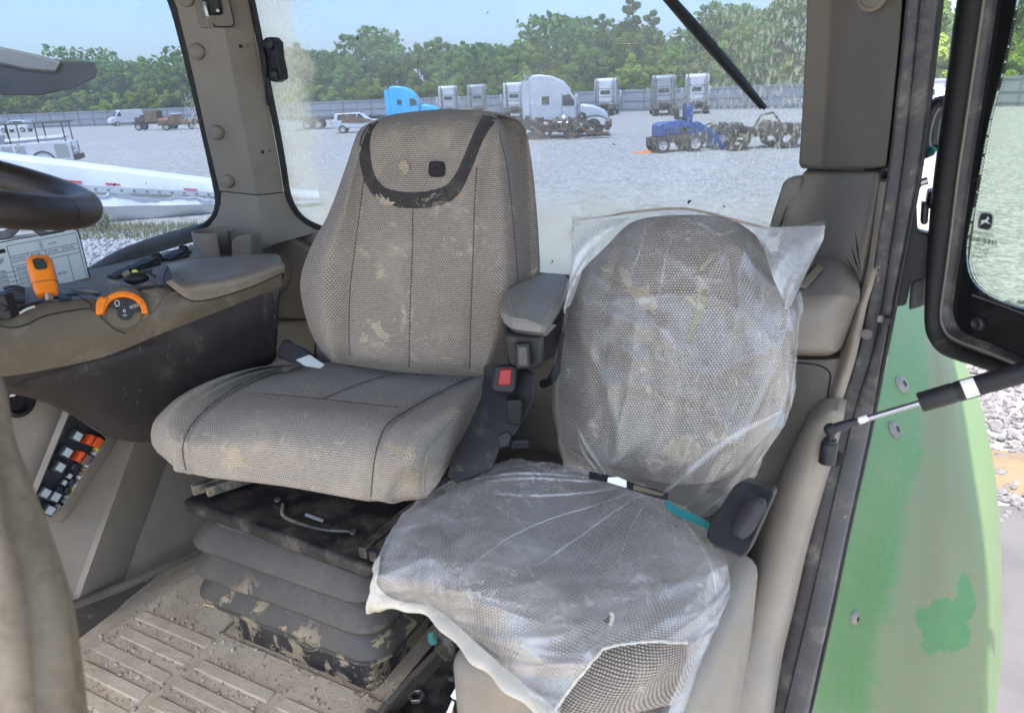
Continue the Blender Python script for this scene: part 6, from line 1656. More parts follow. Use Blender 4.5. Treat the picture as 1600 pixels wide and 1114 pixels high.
def loose(pts_a, pts_b, n=24, k=9, amp=.006):
    a, b = curve([pl(*x) for x in pts_a], n), curve([pl(*x) for x in pts_b], n)
    G = [[p * (1 - t) + q * t - L * (amp * math.sin(7 * t + .5 * i) + .012 * math.sin(math.pi * t)) for t in np.linspace(0, 1, k)] for i, (p, q) in enumerate(zip(a, b))]
    m = MB(); m.grid(G, uv=False); m.build('loose_corner', M['film_loose'], cv1, smooth=80, recalc=False)
loose([(1176, 352, 1.10), (1190, 385, 1.05), (1208, 430, 1.02), (1226, 480, 1.005)], [(1289, 353, 1.12), (1285, 377, 1.09), (1264, 418, 1.06), (1236, 478, 1.02)])
loose([(895, 345, 1.12), (893, 380, 1.08), (892, 430, 1.05), (884, 480, 1.03)], [(985, 340, 1.10), (945, 372, 1.07), (916, 410, 1.045), (890, 478, 1.03)])
# folds gathered towards the belt
def fold(parent, pts, w, mat, n=14):
    q = curve(pts, n); G = []
    for k, p in enumerate(q):
        d = nrm(q[min(k + 1, n - 1)] - q[max(k - 1, 0)]); tc = nrm(CAM - p); s = np.cross(d, tc) * w * math.sin(math.pi * (k + .6) / (n + .2)) ** .6
        G.append([p - s, p + tc * w * .6, p + s])
    m = MB(); m.grid(G, uv=False); m.build('fold', mat, parent, smooth=70, recalc=False)
for pts, w in (([(1034, 772, .985), (1100, 715, .975), (1160, 672, .955), (1222, 640, .945)], .006), ([(948, 742, 1.03), (920, 700, 1.045), (900, 664, 1.06)], .003), ([(940, 744, 1.04), (915, 712, 1.05), (905, 690, 1.06)], .002),
               ([(1062, 340, 1.035), (1040, 400, 1.0), (1030, 470, .99)], .002), ([(1068, 342, 1.035), (1100, 352, 1.01), (1122, 366, .99), (1150, 360, .97)], .004), ([(1010, 348, 1.05), (1000, 390, 1.03), (985, 430, 1.02)], .002)):
    fold(cv1, [pd(*x) for x in pts], w, M['film'])
# cover on the cushion, open at its front right corner
q = np.linspace(0, 1, 110)
CC = [
 [(800, 722, .452), (872, 728, .47), (968, 748, .462), (1050, 788, .464), (1100, 818, .445)],
 [(708, 750, .452), (800, 752, .476), (930, 796, .470), (1062, 838, .476), (1130, 868, .452)],
 [(640, 798, .452), (760, 824, .476), (900, 878, .472), (1062, 916, .476), (1137, 928, .446)],
 [(600, 852, .446), (720, 886, .468), (880, 950, .466), (1022, 990, .468), (1112, 986, .438)],
 [(590, 900, .424), (700, 925, .441), (858, 1012, .441), (978, 1058, .441), (1086, 1044, .420)],
 [(590, 942, .382), (682, 954, .382), (790, 1042, .388), (884, 1122, .388), (1064, 1108, .380)],
]
ccP = dense([[pz(*x) for x in r] for r in CC], 120, 120); ccP = ccP + np.array([[nrm(CAM - p) for p in r_] for r_ in ccP]) * np.linspace(.006, .022, 120)[:, None, None]; ccP = crumple(ccP, .006, 9, 11)
hole = [(941, 1016), (970, 1008), (1002, 1004), (1040, 1003), (1072, 1004), (1074, 1030), (1062, 1060), (1040, 1122), (872, 1122), (878, 1096), (905, 1058)]
def inside(u, v, poly):
    c = False; n = len(poly)
    for i in range(n):
        x0, y0 = poly[i]; x1, y1 = poly[(i + 1) % n]
        if (y0 > v) != (y1 > v) and u < (x1 - x0) * (v - y0) / (y1 - y0) + x0: c = not c
    return c
Fw = np.array([0, math.cos(PITCH), -math.sin(PITCH)]); Ri = None
def to_px(p):
    d = p - CAM; z = d @ Fw; X = d[0] / z; Y = (d @ np.array([0, math.sin(PITCH), math.cos(PITCH)])) / z
    x = X * math.cos(-ROLL) - Y * math.sin(-ROLL); y = X * math.sin(-ROLL) + Y * math.cos(-ROLL)
    return 800 + F_PX * x, 557 - F_PX * y
ccb = gbvh(ccP)
tear = [(941, 968), (957, 958), (955, 978)]
m = MB(); r, c = ccP.shape[:2]; fs = []
for i in range(r - 1):
    for j in range(c - 1):
        cen = (ccP[i, j] + ccP[i + 1, j + 1]) / 2; u, v = to_px(cen)
        if inside(u, v, hole) or inside(u, v, tear): continue
        fs.append((i * c + j, i * c + j + 1, (i + 1) * c + j + 1, (i + 1) * c + j))
m.add(ccP.reshape(-1, 3), fs)
cv2 = tag(m.build('plastic_cover', M['film_seat'], smooth=80, recalc=False), 'dusty polythene sheet over the smaller seat cushion, torn open at its front corner', 'plastic cover')
def edge_roll(pts, w, name='hem', mat=None, n=40, lift=.002):
    s = seam(ccb, pts, n, lift=lift)
    if len(s) > 3:
        m = MB(); m.tube(s, [w * (.7 + .5 * abs(math.sin(k * .7))) for k in range(len(s))], 6, flat=.6); m.build(name, mat or M['film_hem'], cv2)
edge_roll([(941, 1016), (970, 1008), (1002, 1004), (1040, 1003), (1072, 1004)], .0022)
edge_roll([(941, 1016), (905, 1058), (878, 1096), (868, 1110)], .0018)
edge_roll([(955, 959), (957, 966), (954, 977)], .0022)
for pts, w in (([(1020, 772), (1000, 800), (975, 850), (965, 900)], .0018), ([(1010, 770), (960, 800), (890, 850), (830, 890)], .0022), ([(1030, 778), (1050, 820), (1060, 870)], .0020), ([(1036, 780), (1080, 830), (1108, 880), (1118, 930)], .0026),
               ([(985, 760), (920, 770), (850, 775), (770, 772)], .0024), ([(970, 755), (900, 752), (830, 748), (760, 752)], .0026), ([(930, 748), (860, 742), (800, 741), (740, 750)], .0022), ([(1000, 766), (930, 790), (850, 815), (780, 850), (720, 900)], .0016)):
    q = seam(ccb, pts, 16, lift=.001)
    if len(q) > 6: fold(cv2, q, w, M['film_seat'], 16)
# hanging hem along the front
H0 = [(594, 866, .428), (592, 890, .420), (590, 915, .40), (620, 938, .385), (680, 950, .382), (740, 1000, .388), (800, 1052, .388), (880, 1116, .388)]
H1 = [(588, 880, .41), (583, 915, .385), (576, 958, .350), (612, 950, .358), (668, 962, .362), (728, 1024, .365), (790, 1078, .365), (870, 1140, .365)]
a_, b_ = curve([pz(*x) + nrm(CAM - pz(*x)) * .024 for x in H0], 60), curve([pz(*x) + nrm(CAM - pz(*x)) * .03 for x in H1], 60)
rows = []
for t in np.linspace(0, 1, 8):
    rows.append([a * (1 - t) + b * t - L * (.010 * math.sin(math.pi * t) + .004 * math.sin(k * .9) * t) for k, (a, b) in enumerate(zip(a_, b_))])
m = MB(); m.grid(rows, uv=False); m.build('front_hem', M['film_hem'], cv2, smooth=50, recalc=False)
# loose skirt at the right of the hole
a_ = curve([pz(*x) for x in ((1072, 1004, .42), (1078, 1030, .41), (1066, 1070, .40), (1046, 1122, .39))], 30); b_ = curve([pz(*x) for x in ((1110, 990, .40), (1086, 1046, .385), (1076, 1080, .375), (1054, 1126, .37))], 30)
m = MB(); m.grid([[a * (1 - t) + b * t + UP * .004 * math.sin(9 * t + k * .5) for k, (a, b) in enumerate(zip(a_, b_))] for t in np.linspace(0, 1, 6)], uv=False); m.build('skirt', M['film'], cv2, smooth=60, recalc=False)

# ------------------------------------------------------------------ left rear post, storage trim
def pl_rows(rows, nr=None, nc=None):
    P = np.array([[pl(*q) for q in r] for r in rows]); return dense(P, nr, nc) if nr else P
post = structure(sheet('left_post_cover', pl_rows([
    [(1275, -480, 1.40), (1313, -480, 1.385), (1423, -480, 1.24), (1443, -480, 1.20), (1455, -480, 1.24)],
    [(1262, -40, 1.40), (1300, -40, 1.385), (1392, -40, 1.24), (1412, -40, 1.20), (1420, -40, 1.24)],
    [(1259, 60, 1.40), (1297, 60, 1.385), (1385, 60, 1.24), (1405, 60, 1.20), (1412, 60, 1.24)],
    [(1253, 180, 1.40), (1290, 180, 1.385), (1373, 180, 1.24), (1393, 180, 1.20), (1400, 180, 1.24)],
    [(1248, 256, 1.40), (1286, 260, 1.385), (1364, 258, 1.24), (1384, 258, 1.20), (1392, 258, 1.24)],
    [(1252, 264, 1.405), (1288, 266, 1.39), (1364, 264, 1.245), (1384, 262, 1.205), (1392, 262, 1.245)]]), M['post'], back=L, th=.10, smooth=22, bevel=.004))
p = pl(1368, -12, 1.255); m = MB(); m.lathe(p, nrm(-L * .8 - A * .5), [(.026, 0), (.026, .006), (.021, .008), (.020, .006), (0, .007)], 22); m.build('screw_cap', M['trim'], post)
lowP = pl_rows([
    [(1256, 270, 1.395), (1300, 270, 1.375), (1358, 270, 1.26), (1372, 272, 1.22), (1390, 268, 1.24)],
    [(1250, 280, 1.385), (1296, 280, 1.365), (1356, 280, 1.25), (1372, 284, 1.21), (1386, 282, 1.24)],
    [(1228, 330, 1.37), (1280, 330, 1.35), (1346, 332, 1.24), (1362, 340, 1.20), (1378, 340, 1.23)],
    [(1214, 400, 1.36), (1262, 404, 1.34), (1322, 400, 1.23), (1346, 420, 1.19), (1362, 420, 1.22)],
    [(1208, 440, 1.36), (1250, 444, 1.34), (1318, 440, 1.23), (1340, 460, 1.19), (1352, 490, 1.22)],
    [(1200, 560, 1.36), (1250, 560, 1.34), (1300, 560, 1.22), (1322, 560, 1.18), (1330, 560, 1.21)]], 40, 30)
lower = structure(sheet('rear_quarter_trim', lowP, M['trim'], back=L, th=.06, smooth=40))
structure(poly('quarter_trim_step', [(1224, 284), (1236, 279), (1256, 277), (1252, 300), (1230, 330), (1212, 372), (1198, 372), (1206, 340)], lambda u, v: pl(u, v, 1.375), M['trim'], L * .04, bevel=.005))
lb_ = gbvh(lowP)
for tri in ([(1336, 362), (1339, 380), (1342, 402), (1346, 428)], [(1330, 384), (1335, 400), (1340, 416), (1345, 430)], [(1322, 403), (1329, 414), (1336, 424), (1343, 433)]):
    q = seam(lb_, tri, 14, lift=-.0004)
    if len(q) > 3:
        m = MB(); m.tube(q, np.interp(np.linspace(0, 1, len(q)), [0, .5, 1], [.0006, .0024, .0008]), 6, flat=.5); m.build('vent_slit', M['black_clean'], lower)
line_on(lb_, [(1236, 290), (1230, 330), (1224, 372)], 'trim_gap', M['trim_dark'], lower, .0012)
# storage bin with a rounded lid
sbx = thing('storage_box', pl(1270, 550, 1.12), 'grey-brown moulded storage box with a rounded front between smaller seat and door post', 'storage box')
bx = pl_rows([
    [(1200, 402, 1.33), (1262, 402, 1.32), (1308, 404, 1.25), (1326, 416, 1.22)],
    [(1200, 428, 1.25), (1262, 428, 1.24), (1314, 430, 1.18), (1342, 446, 1.165)],
    [(1200, 454, 1.165), (1260, 456, 1.155), (1314, 455, 1.135), (1343, 470, 1.15)],
    [(1200, 464, 1.14), (1260, 466, 1.13), (1312, 466, 1.122), (1340, 478, 1.15)],
    [(1200, 490, 1.12), (1258, 492, 1.11), (1306, 490, 1.115), (1332, 500, 1.15)],
    [(1200, 530, 1.115), (1254, 532, 1.105), (1300, 530, 1.11), (1320, 532, 1.15)],
    [(1200, 546, 1.117), (1252, 550, 1.108), (1298, 549, 1.113), (1315, 544, 1.152)],
    [(1200, 552, 1.15), (1252, 556, 1.15), (1292, 556, 1.15), (1308, 550, 1.17)]], 44, 34)
sheet('lid', bx, M['trim'], back=L, th=.05, parent=sbx, smooth=50)
m = MB(); m.prism([pl(u, v, l) for u, v, l in ((1238, 416, 1.272), (1276, 412, 1.268), (1264, 424, 1.243), (1234, 430, 1.238))], UP * .0015); m.build('recess', M['trim_dark'], sbx, smooth=0)
m = MB(); m.prism([pl(u, v, l) for u, v, l in ((1278, 414, 1.262), (1288, 420, 1.24), (1258, 452, 1.16), (1248, 450, 1.165))], UP * .003); m.build('strap_loop', plain('tan_pull_loop', (.23, .21, .14), .7), sbx, bevel=.001)
lowp = pl_rows([
    [(1190, 558, 1.17), (1250, 562, 1.16), (1300, 562, 1.15), (1322, 556, 1.16)],
    [(1190, 620, 1.16), (1240, 630, 1.15), (1290, 640, 1.14), (1310, 640, 1.15)],
    [(1150, 700, 1.15), (1210, 720, 1.14), (1260, 720, 1.13), (1290, 720, 1.14)],
    [(1120, 800, 1.12), (1170, 820, 1.11), (1230, 820, 1.11), (1270, 820, 1.12)],
    [(1060, 920, 1.08), (1130, 920, 1.08), (1200, 920, 1.08), (1250, 920, 1.09)]], 40, 24)
structure(sheet('lower_quarter_panel', lowp, M['trim_dark'], back=L, th=.03, smooth=40))
lpb = gbvh(lowp); quarter = bpy.data.objects['lower_quarter_panel']
line_on(lpb, [(1200, 560), (1240, 566), (1275, 570), (1290, 576), (1297, 586), (1294, 612), (1290, 644)], 'panel_gap', M['black_clean'], quarter, .0015)
structure(sheet('door_inner_trim', pl_rows([
    [(1374, 285, 1.19), (1382, 285, 1.175), (1390, 285, 1.17)], [(1355, 420, 1.17), (1362, 420, 1.155), (1370, 420, 1.15)], [(1336, 480, 1.165), (1344, 480, 1.14), (1354, 480, 1.14)],
    [(1312, 556, 1.16), (1325, 556, 1.13), (1338, 556, 1.13)], [(1296, 610, 1.15), (1306, 615, 1.12), (1318, 620, 1.12)], [(1286, 645, 1.14), (1296, 645, 1.11), (1308, 645, 1.11)]], 30, 8),
    plain('dusty_tan_trim', (.185, .16, .125), .65, dust=(.36, .31, .23), dust_amt=.42, dscale=16), back=L, th=.04, smooth=50))

# beige moulding running down by the sill, and the floor base it grows out of
SM = [[(1268, 654, 1.12), (1276, 646, 1.08), (1292, 642, 1.06), (1308, 642, 1.06), (1320, 644, 1.08)],
      [(1250, 676, 1.12), (1258, 672, 1.07), (1278, 676, 1.045), (1300, 682, 1.05), (1310, 690, 1.09)],
      [(1216, 750, 1.11), (1226, 750, 1.055), (1250, 758, 1.03), (1276, 766, 1.04), (1286, 770, 1.08)],
      [(1184, 836, 1.09), (1196, 838, 1.03), (1222, 844, 1.01), (1250, 852, 1.02), (1262, 856, 1.06)],
      [(1160, 910, 1.06), (1174, 914, 1.01), (1200, 922, .99), (1230, 932, 1.00), (1244, 936, 1.05)],
      [(1128, 985, 1.02), (1148, 995, .985), (1180, 1004, .97), (1210, 1010, .985), (1226, 1014, 1.04)],
      [(1086, 1050, .98), (1120, 1060, .95), (1162, 1066, .945), (1200, 1070, .965), (1216, 1074, 1.03)],
      [(1060, 1140, .92), (1100, 1140, .915), (1144, 1140, .92), (1190, 1140, .945), (1208, 1140, 1.02)]]
structure(sheet('sill_moulding', pl_rows(SM, 60, 24), M['beige'], back=L, th=.05, smooth=60))
structure(sheet('seat_base_moulding', pl_rows([[(1010, 985, .99), (1080, 985, .99), (1130, 975, 1.0), (1170, 960, 1.05)], [(990, 1050, .90), (1060, 1050, .90), (1110, 1040, .92), (1180, 1030, 1.0)], [(960, 1150, .82), (1040, 1150, .82), (1100, 1150, .86), (1200, 1150, .98)]], 20, 20), M['beige'], back=L, th=.05, smooth=60))
m = MB(); m.tube(curve([pl(u, v, l) for u, v, l in ((1052, 1098, .862), (1062, 1102, .862), (1070, 1112, .862), (1071, 1140, .85))], 12), .0012, 5); m.build('panel_gap', M['black_clean'], bpy.data.objects['seat_base_moulding'])

# door post: two long strips and the outer seal
vs_ = [-560, -40, 120, 270, 490, 560, 640, 731, 840, 960, 1114, 1150]
s1 = [1472, 1420, 1404, 1387, 1352, 1336, 1305, 1284, 1260, 1234, 1196, 1187]
sc_ = [1495, 1443, 1427, 1410, 1376, 1361, 1337, 1315, 1290, 1263, 1226, 1217]
s2 = [1536, 1474, 1455, 1436, 1394, 1380, 1365, 1346, 1322, 1297, 1262, 1254]
s3 = [1540, 1478, 1459, 1440, 1399, 1386, 1370, 1351, 1327, 1303, 1270, 1262]
lz = [1.16, 1.16, 1.16, 1.16, 1.15, 1.145, 1.13, 1.11, 1.08, 1.05, 1.02, 1.01]
a_row = [[pl(u, v, l + .012) for u, v, l in zip(s1, vs_, lz)], [pl(u + 1, v, l - .001) for u, v, l in zip(s1, vs_, lz)], [pl((u + w) / 2, v, l - .003) for u, w, v, l in zip(s1, sc_, vs_, lz)], [pl(u, v, l) for u, v, l in zip(sc_, vs_, lz)]]
dp_ = structure(sheet('door_post', np.transpose(np.array(a_row), (1, 0, 2)), M['strip'], back=L, th=.10, smooth=25, nr=60, nc=10))
b_row = [[pl(u, v, l + .001) for u, v, l in zip(sc_, vs_, lz)], [pl(u + 2, v, l - .005) for u, v, l in zip(sc_, vs_, lz)], [pl(u - 3, v, l - .006) for u, v, l in zip(s2, vs_, lz)], [pl(u, v, l + .01) for u, v, l in zip(s2, vs_, lz)]]
b_row = np.transpose(np.array(b_row), (1, 0, 2)); up_ = dense(b_row, 60, 12)
sheet('outer_face', up_[:33], M['strip'], back=L, th=.10, parent=dp_, smooth=25)
sheet('sill_face', up_[32:], M['strip_pale'], back=L, th=.10, parent=dp_, smooth=25)
m = MB(); m.tube(curve([pl((a + b) / 2, v, l + .004) for a, b, v, l in zip(s2, s3, vs_, lz)], 60), .003, 6); m.build('seal', M['seal'], dp_)
for u, v, r in ((1354, 522, .008),):
    m = MB(); m.lathe(pl(u, v, 1.125), -L, [(r, 0), (r, .002), (r * .5, .003), (0, .002)], 12); m.build('bolt', M['strip_pale'], dp_)
m = MB(); m.box(pl(1377, 498, 1.132), (.005, .004, .005), [A, L, UP]); m.build('latch_catch', M['bolt'], dp_, bevel=.001)
m = MB(); m.box(pl(1386, 500, 1.128), (.005, .006, .005), [A, L, UP]); m.build('latch_hole', M['black_clean'], dp_, bevel=.001)

# ------------------------------------------------------------------ gas strut holding the door
gs = thing('gas_strut', pl(1294, 720, 1.06), 'black gas strut with a bright rod from the sill to the open door', 'gas strut')
b0 = pl(1292, 722, 1.03); b1 = pl(1298, 682, 1.03); m = MB()
m.lathe(b0, nrm(b1 - b0), [(.0, -.002), (.012, 0), (.012, .030), (.0105, .033), (.009, .034), (.009, .038), (.006, .040), (.006, .05)], 18); m.build('pivot_boss', M['black'], gs)
m = MB(); m.prism([pl(u, v, 1.31) for u, v in ((1350, 255), (1400, 255), (1400, 276), (1350, 276))], L * .01); m.build('gap_filler', M['black_clean'], lower)  # black block added behind the trim gap to stop light leaking through
m = MB(); m.lathe(pl(1306, 716, 1.045), nrm(-L - A * .2 + UP * .5), [(.012, 0), (.012, .002), (0, .002)], 16); m.build('pivot_hole', M['black_clean'], gs)
jx = pd(1298, 671, .992); e0 = pd(1437, 629, .945); e1_ = pd(1640, 570, .875); d_ = nrm(e0 - jx)
m = MB(); m.ball(jx, .0095, 8); m.build('ball_joint', M['black_clean'], gs)
m = MB(); m.lathe(jx, nrm(pd(1340, 658, .978) - jx), [(.006, .004), (.0068, .008), (.0068, .020), (.0058, .022), (.0058, .036), (.004, .037)], 14); m.build('end_fitting', M['black'], gs)
m = MB(); m.tube([pd(1318, 665, .985), e0], .0043, 12); m.build('rod', M['chrome'], gs)
m = MB(); m.tube([pd(1342, 657.5, .977), pd(1356, 653, .972)], .0047, 12); m.build('rod_band', M['white'], gs)
m = MB(); ax = nrm(e1_ - e0); m.lathe(e0, ax, [(.0045, 0), (.0125, .0), (.0135, .002), (.0135, .040), (.0128, .041), (.0128, .044), (.0135, .045), (.0135, .30)], 20); m.build('cylinder', M['black_clean'], gs)
lc = pd(1505, 610, .925); side = nrm(np.cross(ax, nrm(CAM - lc)))
m = MB(); c0_ = e0 + ax * ((lc - e0) @ ax); nC = nrm(CAM - c0_); nC = nrm(nC - ax * (nC @ ax)); sC_ = np.cross(ax, nC)
m.grid([[c0_ + ax * t + (nC * math.cos(a) + sC_ * math.sin(a)) * .0139 for a in np.linspace(-1.0, 1.0, 9)] for t in (0, .015)], uv=False); m.build('white_label', M['white'], gs, recalc=False)

# ------------------------------------------------------------------ green rear fender outside the door
FV = [(430, 2.25), (485, 2.05), (540, 1.90), (585, 1.80), (640, 1.70), (731, 1.56), (840, 1.43), (960, 1.33), (1114, 1.24), (1160, 1.22)]
C0 = [1404, 1398, 1390, 1382, 1368, 1350, 1326, 1302, 1270, 1260]
C1 = [1430, 1440, 1446, 1447, 1440, 1430, 1405, 1380, 1350, 1342]
C2 = [1442, 1458, 1468, 1476, 1482, 1482, 1490, 1490, 1470, 1462]
C3 = [1447, 1466, 1480, 1492, 1502, 1514, 1536, 1549, 1539, 1534]
C4 = [1449, 1470, 1494, 1516, 1534, 1552, 1561.5, 1562, 1542, 1536]
rows = []
for (v, l), a, b, c, d, e in zip(FV, C0, C1, C2, C3, C4):
    rows.append([pl(a, v, l - .16), pl(b, v, l - .03), pl(c, v, l + .01), pl(d, v, l + .05), pl(e, v, l + .16), pl(e, v, l + .16) - UP * .10 + A * .02])
feP = dense(rows, 70, 60); m = MB(); r, c = feP.shape[:2]
vv = np.concatenate([[0], np.cumsum(np.linalg.norm(np.diff(feP[:, 20], axis=0), axis=1))]); vv /= vv[-1]
fs, us = [], []
uu = np.interp(np.linspace(0, 5, c), [0, 1, 2, 3, 4, 5], [0, .30, .62, .98, 1.16, 1.3])
for i in range(r - 1):
    for j in range(c - 1):
        qd = [(i, j), (i, j + 1), (i + 1, j + 1), (i + 1, j)]; fs.append([x * c + y for x, y in qd]); us.append([(uu[y], vv[x]) for x, y in qd])
m.add(feP.reshape(-1, 3), fs, us)
fen = thing('rear_fender', feP[50, 20], 'dusty green curved rear fender outside the open door', 'fender')
m.build('panel', M['green'], fen, smooth=60, recalc=False)
feb = gbvh(feP)
for u, v, r in ((1409, 601, .0165), (1398, 672, .0165), (1334, 965, .0135)):
    p, nn = hit(feb, u, v)
    if p is None: continue
    r = r * (p - CAM) @ Fw / 1.2
    m = MB(); m.lathe(p - nn * .001, nn, [(r, 0), (r, .002), (r * .8, .006), (r * .4, .009), (r * .36, .009), (r * .3, .006), (0, .006)], 22); b = m.build('bolt', M['bolt'], fen)
    m = MB(); st = []
    e1 = nrm(np.cross(UP, nn)); e2 = np.cross(nn, e1)
    for k in range(12): st.append(p + nn * .0085 + (e1 * math.cos(k * math.pi / 6) + e2 * math.sin(k * math.pi / 6)) * r * (.30 if k % 2 else .17))
    m.prism(st, nn * .0008); m.build('star_recess', M['ink'], b, smooth=0)

# ------------------------------------------------------------------ hinge bracket, hoses, the open door
hb = thing('hinge_bracket', pl(1430, 450, 1.20), 'black steel hinge bracket between the door post and the open door', 'bracket')
def plp(name, pts, l, mat, vec, parent, bevel=.004): 
    m = MB(); m.prism([pl(u, v, l) for u, v in pts], vec); return m.build(name, mat, parent, bevel=bevel)
plp('plate', [(1424, 318), (1432, 312), (1434, 362), (1462, 368), (1466, 432), (1442, 436), (1424, 440), (1416, 478), (1398, 480), (1408, 400)], 1.22, M['black_clean'], L * .03, hb)
plp('upper_block', [(1450, 300), (1474, 300), (1474, 330), (1446, 326)], 1.24, M['black_clean'], L * .05, hb)
plp('knuckle', [(1440, 316), (1452, 322), (1450, 352), (1438, 352)], 1.21, M['black'], L * .03, hb)
m = MB(); m.tube([pl(1427, 300, 1.24), pl(1436, 286, 1.24), pl(1450, 282, 1.24)], .006, 8); m.build('pin', M['steel'], hb)
plp('lower_block', [(1424, 440), (1448, 432), (1446, 478), (1420, 486)], 1.25, M['strip_pale'], L * .05, hb)
hs = thing('hydraulic_hoses', pl(1460, 200, 1.30), 'bundle of black hoses looping down between the door post and open door', 'hose')
for k, q in enumerate(([(1480, 158), (1462, 164), (1450, 186), (1444, 222), (1450, 246)], [(1484, 162), (1470, 168), (1460, 190), (1456, 226)], [(1486, 168), (1476, 178), (1468, 200), (1466, 236)])):
    m = MB(); m.tube(curve([pl(u, v, 1.30 + .02 * k) for u, v in q], 16), .0095, 8); m.build('hose', M['black'], hs)
m = MB(); m.ball(pl(1455, 236, 1.27), .007, 6); m.build('cap', M['teal'], hs)

z0 = .60; D0 = pl(1462, 548, 1.19); dA_ = pz(1462, 548, D0[2]); D1 = pz(1600, 602, D0[2]); dh = nrm(D1 - D0); dh[2] = 0; dh = nrm(dh)
dN = nrm(np.cross(dh, UP)); 
if dN @ (CAM - D0) < 0: dN = -dN
def dpx(u, v):
    r = ray(u, v); return CAM + r * (((D0 - CAM) @ dN) / (r @ dN))
door = thing('cab_door', D0, 'open glass cab door with black frame and rubber seals at the right', 'door')
FO = [(1571, -560), (1536, -300), (1500, -40), (1489, 40), (1474, 160), (1458, 280), (1449, 380), (1445, 470), (1446, 512), (1455, 536), (1476, 556), (1540, 578), (1600, 600), (1720, 645), (1900, 712)]
FI = [(1626, -560), (1587, -300), (1548, -40), (1536, 40), (1518, 160), (1500, 280), (1488, 380), (1478, 460), (1474, 496), (1479, 520), (1496, 536), (1545, 554), (1600, 575), (1720, 622), (1900, 692)]
FI2 = [(1643, -560), (1604, -300), (1565, -40), (1553, 40), (1535, 160), (1517, 280), (1504, 380), (1493, 450), (1489, 484), (1494, 505), (1508, 520), (1552, 538), (1600, 558), (1720, 604), (1900, 674)]
GI = [(1685, -560), (1640, -300), (1594, -40), (1580, 40), (1562, 120), (1542, 200), (1524, 300), (1509, 380), (1510, 420), (1522, 446), (1548, 466), (1600, 484), (1660, 498), (1720, 510), (1900, 545)]
def band(A_, B_, n=90, h0=0.0, bulge=.0, cols=7):
    a, b = curve(A_, n), curve(B_, n); G = []
    for p, q in zip(a, b):
        G.append([dpx(*(p * (1 - t) + q * t)) + dN * (h0 + bulge * math.sin(math.pi * t)) for t in np.linspace(0, 1, cols)])
    return np.array(G)
def slabgrid(name, G, mat, th, parent, smooth=50):
    return sheet(name, G, mat, back=-dN, th=th, parent=parent, smooth=smooth)
slabgrid('outer_frame', band(FO, FI, bulge=.014), M['seal'], .035, door)
slabgrid('rubber_seal', band(FI, FI2, h0=.006, bulge=.008), M['strip'], .02, door)
m = MB(); m.tube(band(FI, FI2, h0=.013)[:, 3], .0022, 6); m.build('seal_lip', M['trim_dark'], door)
M['frit'] = plain('black_glass_border', (.008, .008, .009), .12, dust=(.3, .27, .22), dust_amt=.10, dscale=40, grain=0)
slabgrid('glass_border', band(FI2, GI), M['frit'], .006, door)
gp = [dpx(*q) for q in curve(GI, 50)] + [dpx(1900, -560)]
m = MB(); m.prism([p - dN * .002 for p in gp], -dN * .003); m.build('door_glass', M['glass_door'], door, smooth=0)
# dotted fade inside the border
dm = MB()
gi = curve(GI, 220)
e1d, e2d = dh, UP
for k in range(0, 220, 1):
    t_ = gi[min(k + 1, 219)] - gi[max(k - 1, 0)]; nn_ = np.array([t_[1], -t_[0]]) / np.linalg.norm(t_)
    if nn_ @ (np.array([1640, 250]) - gi[k]) < 0: nn_ = -nn_
    for j in range(4):
        c = dN * .0006 + dpx(*(gi[k] + nn_ * (2.0 + 4.2 * j) + t_ * (.25 if j % 2 else 0))); r = .0012 * (1 - .22 * j)
        dm.add([c + (e1d * math.cos(a) + e2d * math.sin(a)) * r for a in np.linspace(0, 2 * math.pi, 6, endpoint=False)], [list(range(6))])
o = dm.build('dot_fade', M['frit'], door, smooth=0, recalc=False); o['kind'] = 'stuff'
m = MB(); m.lathe(dpx(1530, 506) + dN * .0005, dN, [(.010, 0), (.010, .004), (.007, .006), (.003, .004), (0, .004)], 16); m.build('glass_bolt', M['black'], door)
m = MB(); m.tube([dpx(1520, 461) + dN * .001, dpx(1560, 475) + dN * .001, dpx(1610, 494) + dN * .001], .0012, 5); m.build('border_line', M['strip_pale'], door)
# maker's mark on the glass, read from behind so it is mirrored
kx = np.linalg.norm(dpx(1560, 345) - dpx(1540, 345)) / 20
ex_m = -dh                                                     # mirrored writing direction
mc = dpx(1541, 346) + dN * .0012
def mk(x, y, h=0.0): return mc + dh * x * kx + UP * y * kx + dN * h
m = MB(); m.prism([mk(10.5 * math.copysign(abs(math.cos(t)) ** .5, math.cos(t)), 11.5 * math.copysign(abs(math.sin(t)) ** .5, math.sin(t))) for t in np.linspace(0, 6.283, 28, endpoint=False)], dN * .0002); em = m.build('emblem', M['ink'], door, smooth=0)
m = MB()
out = [mk(11.6 * math.copysign(abs(math.cos(t)) ** .5, math.cos(t)), 12.6 * math.copysign(abs(math.sin(t)) ** .5, math.sin(t))) for t in np.linspace(0, 6.283, 29)]
m.tube(out, .4 * kx, 4); m.build('emblem_outline', M['ink'], em)
M['deer'] = plain('clear_emblem_print', (.62, .68, .64), .5, grain=0)
body = [(-7.5, -1.0), (-5, 1.2), (-2.2, 1.4), (0.6, 2.8), (1.8, 4.6), (1.4, 6.6), (2.6, 5.6), (3.4, 7.6), (3.8, 5.4), (5.8, 4.6), (5.4, 3.8), (3.8, 3.6), (3.4, 1.6), (4.4, -.6), (7.2, -1.2), (8.0, -3.0), (7.0, -2.4), (4.0, -2.2), (2.2, -1.6), (-1.2, -2.0), (-3.2, -3.8), (-6.0, -5.2), (-7.6, -7.0), (-7.4, -5.2), (-5.2, -3.6), (-6.0, -2.2)]
m = MB(); m.prism([mk(x, y, .0003) for x, y in body], dN * .0002); m.build('emblem_deer', M['deer'], em, smooth=0)
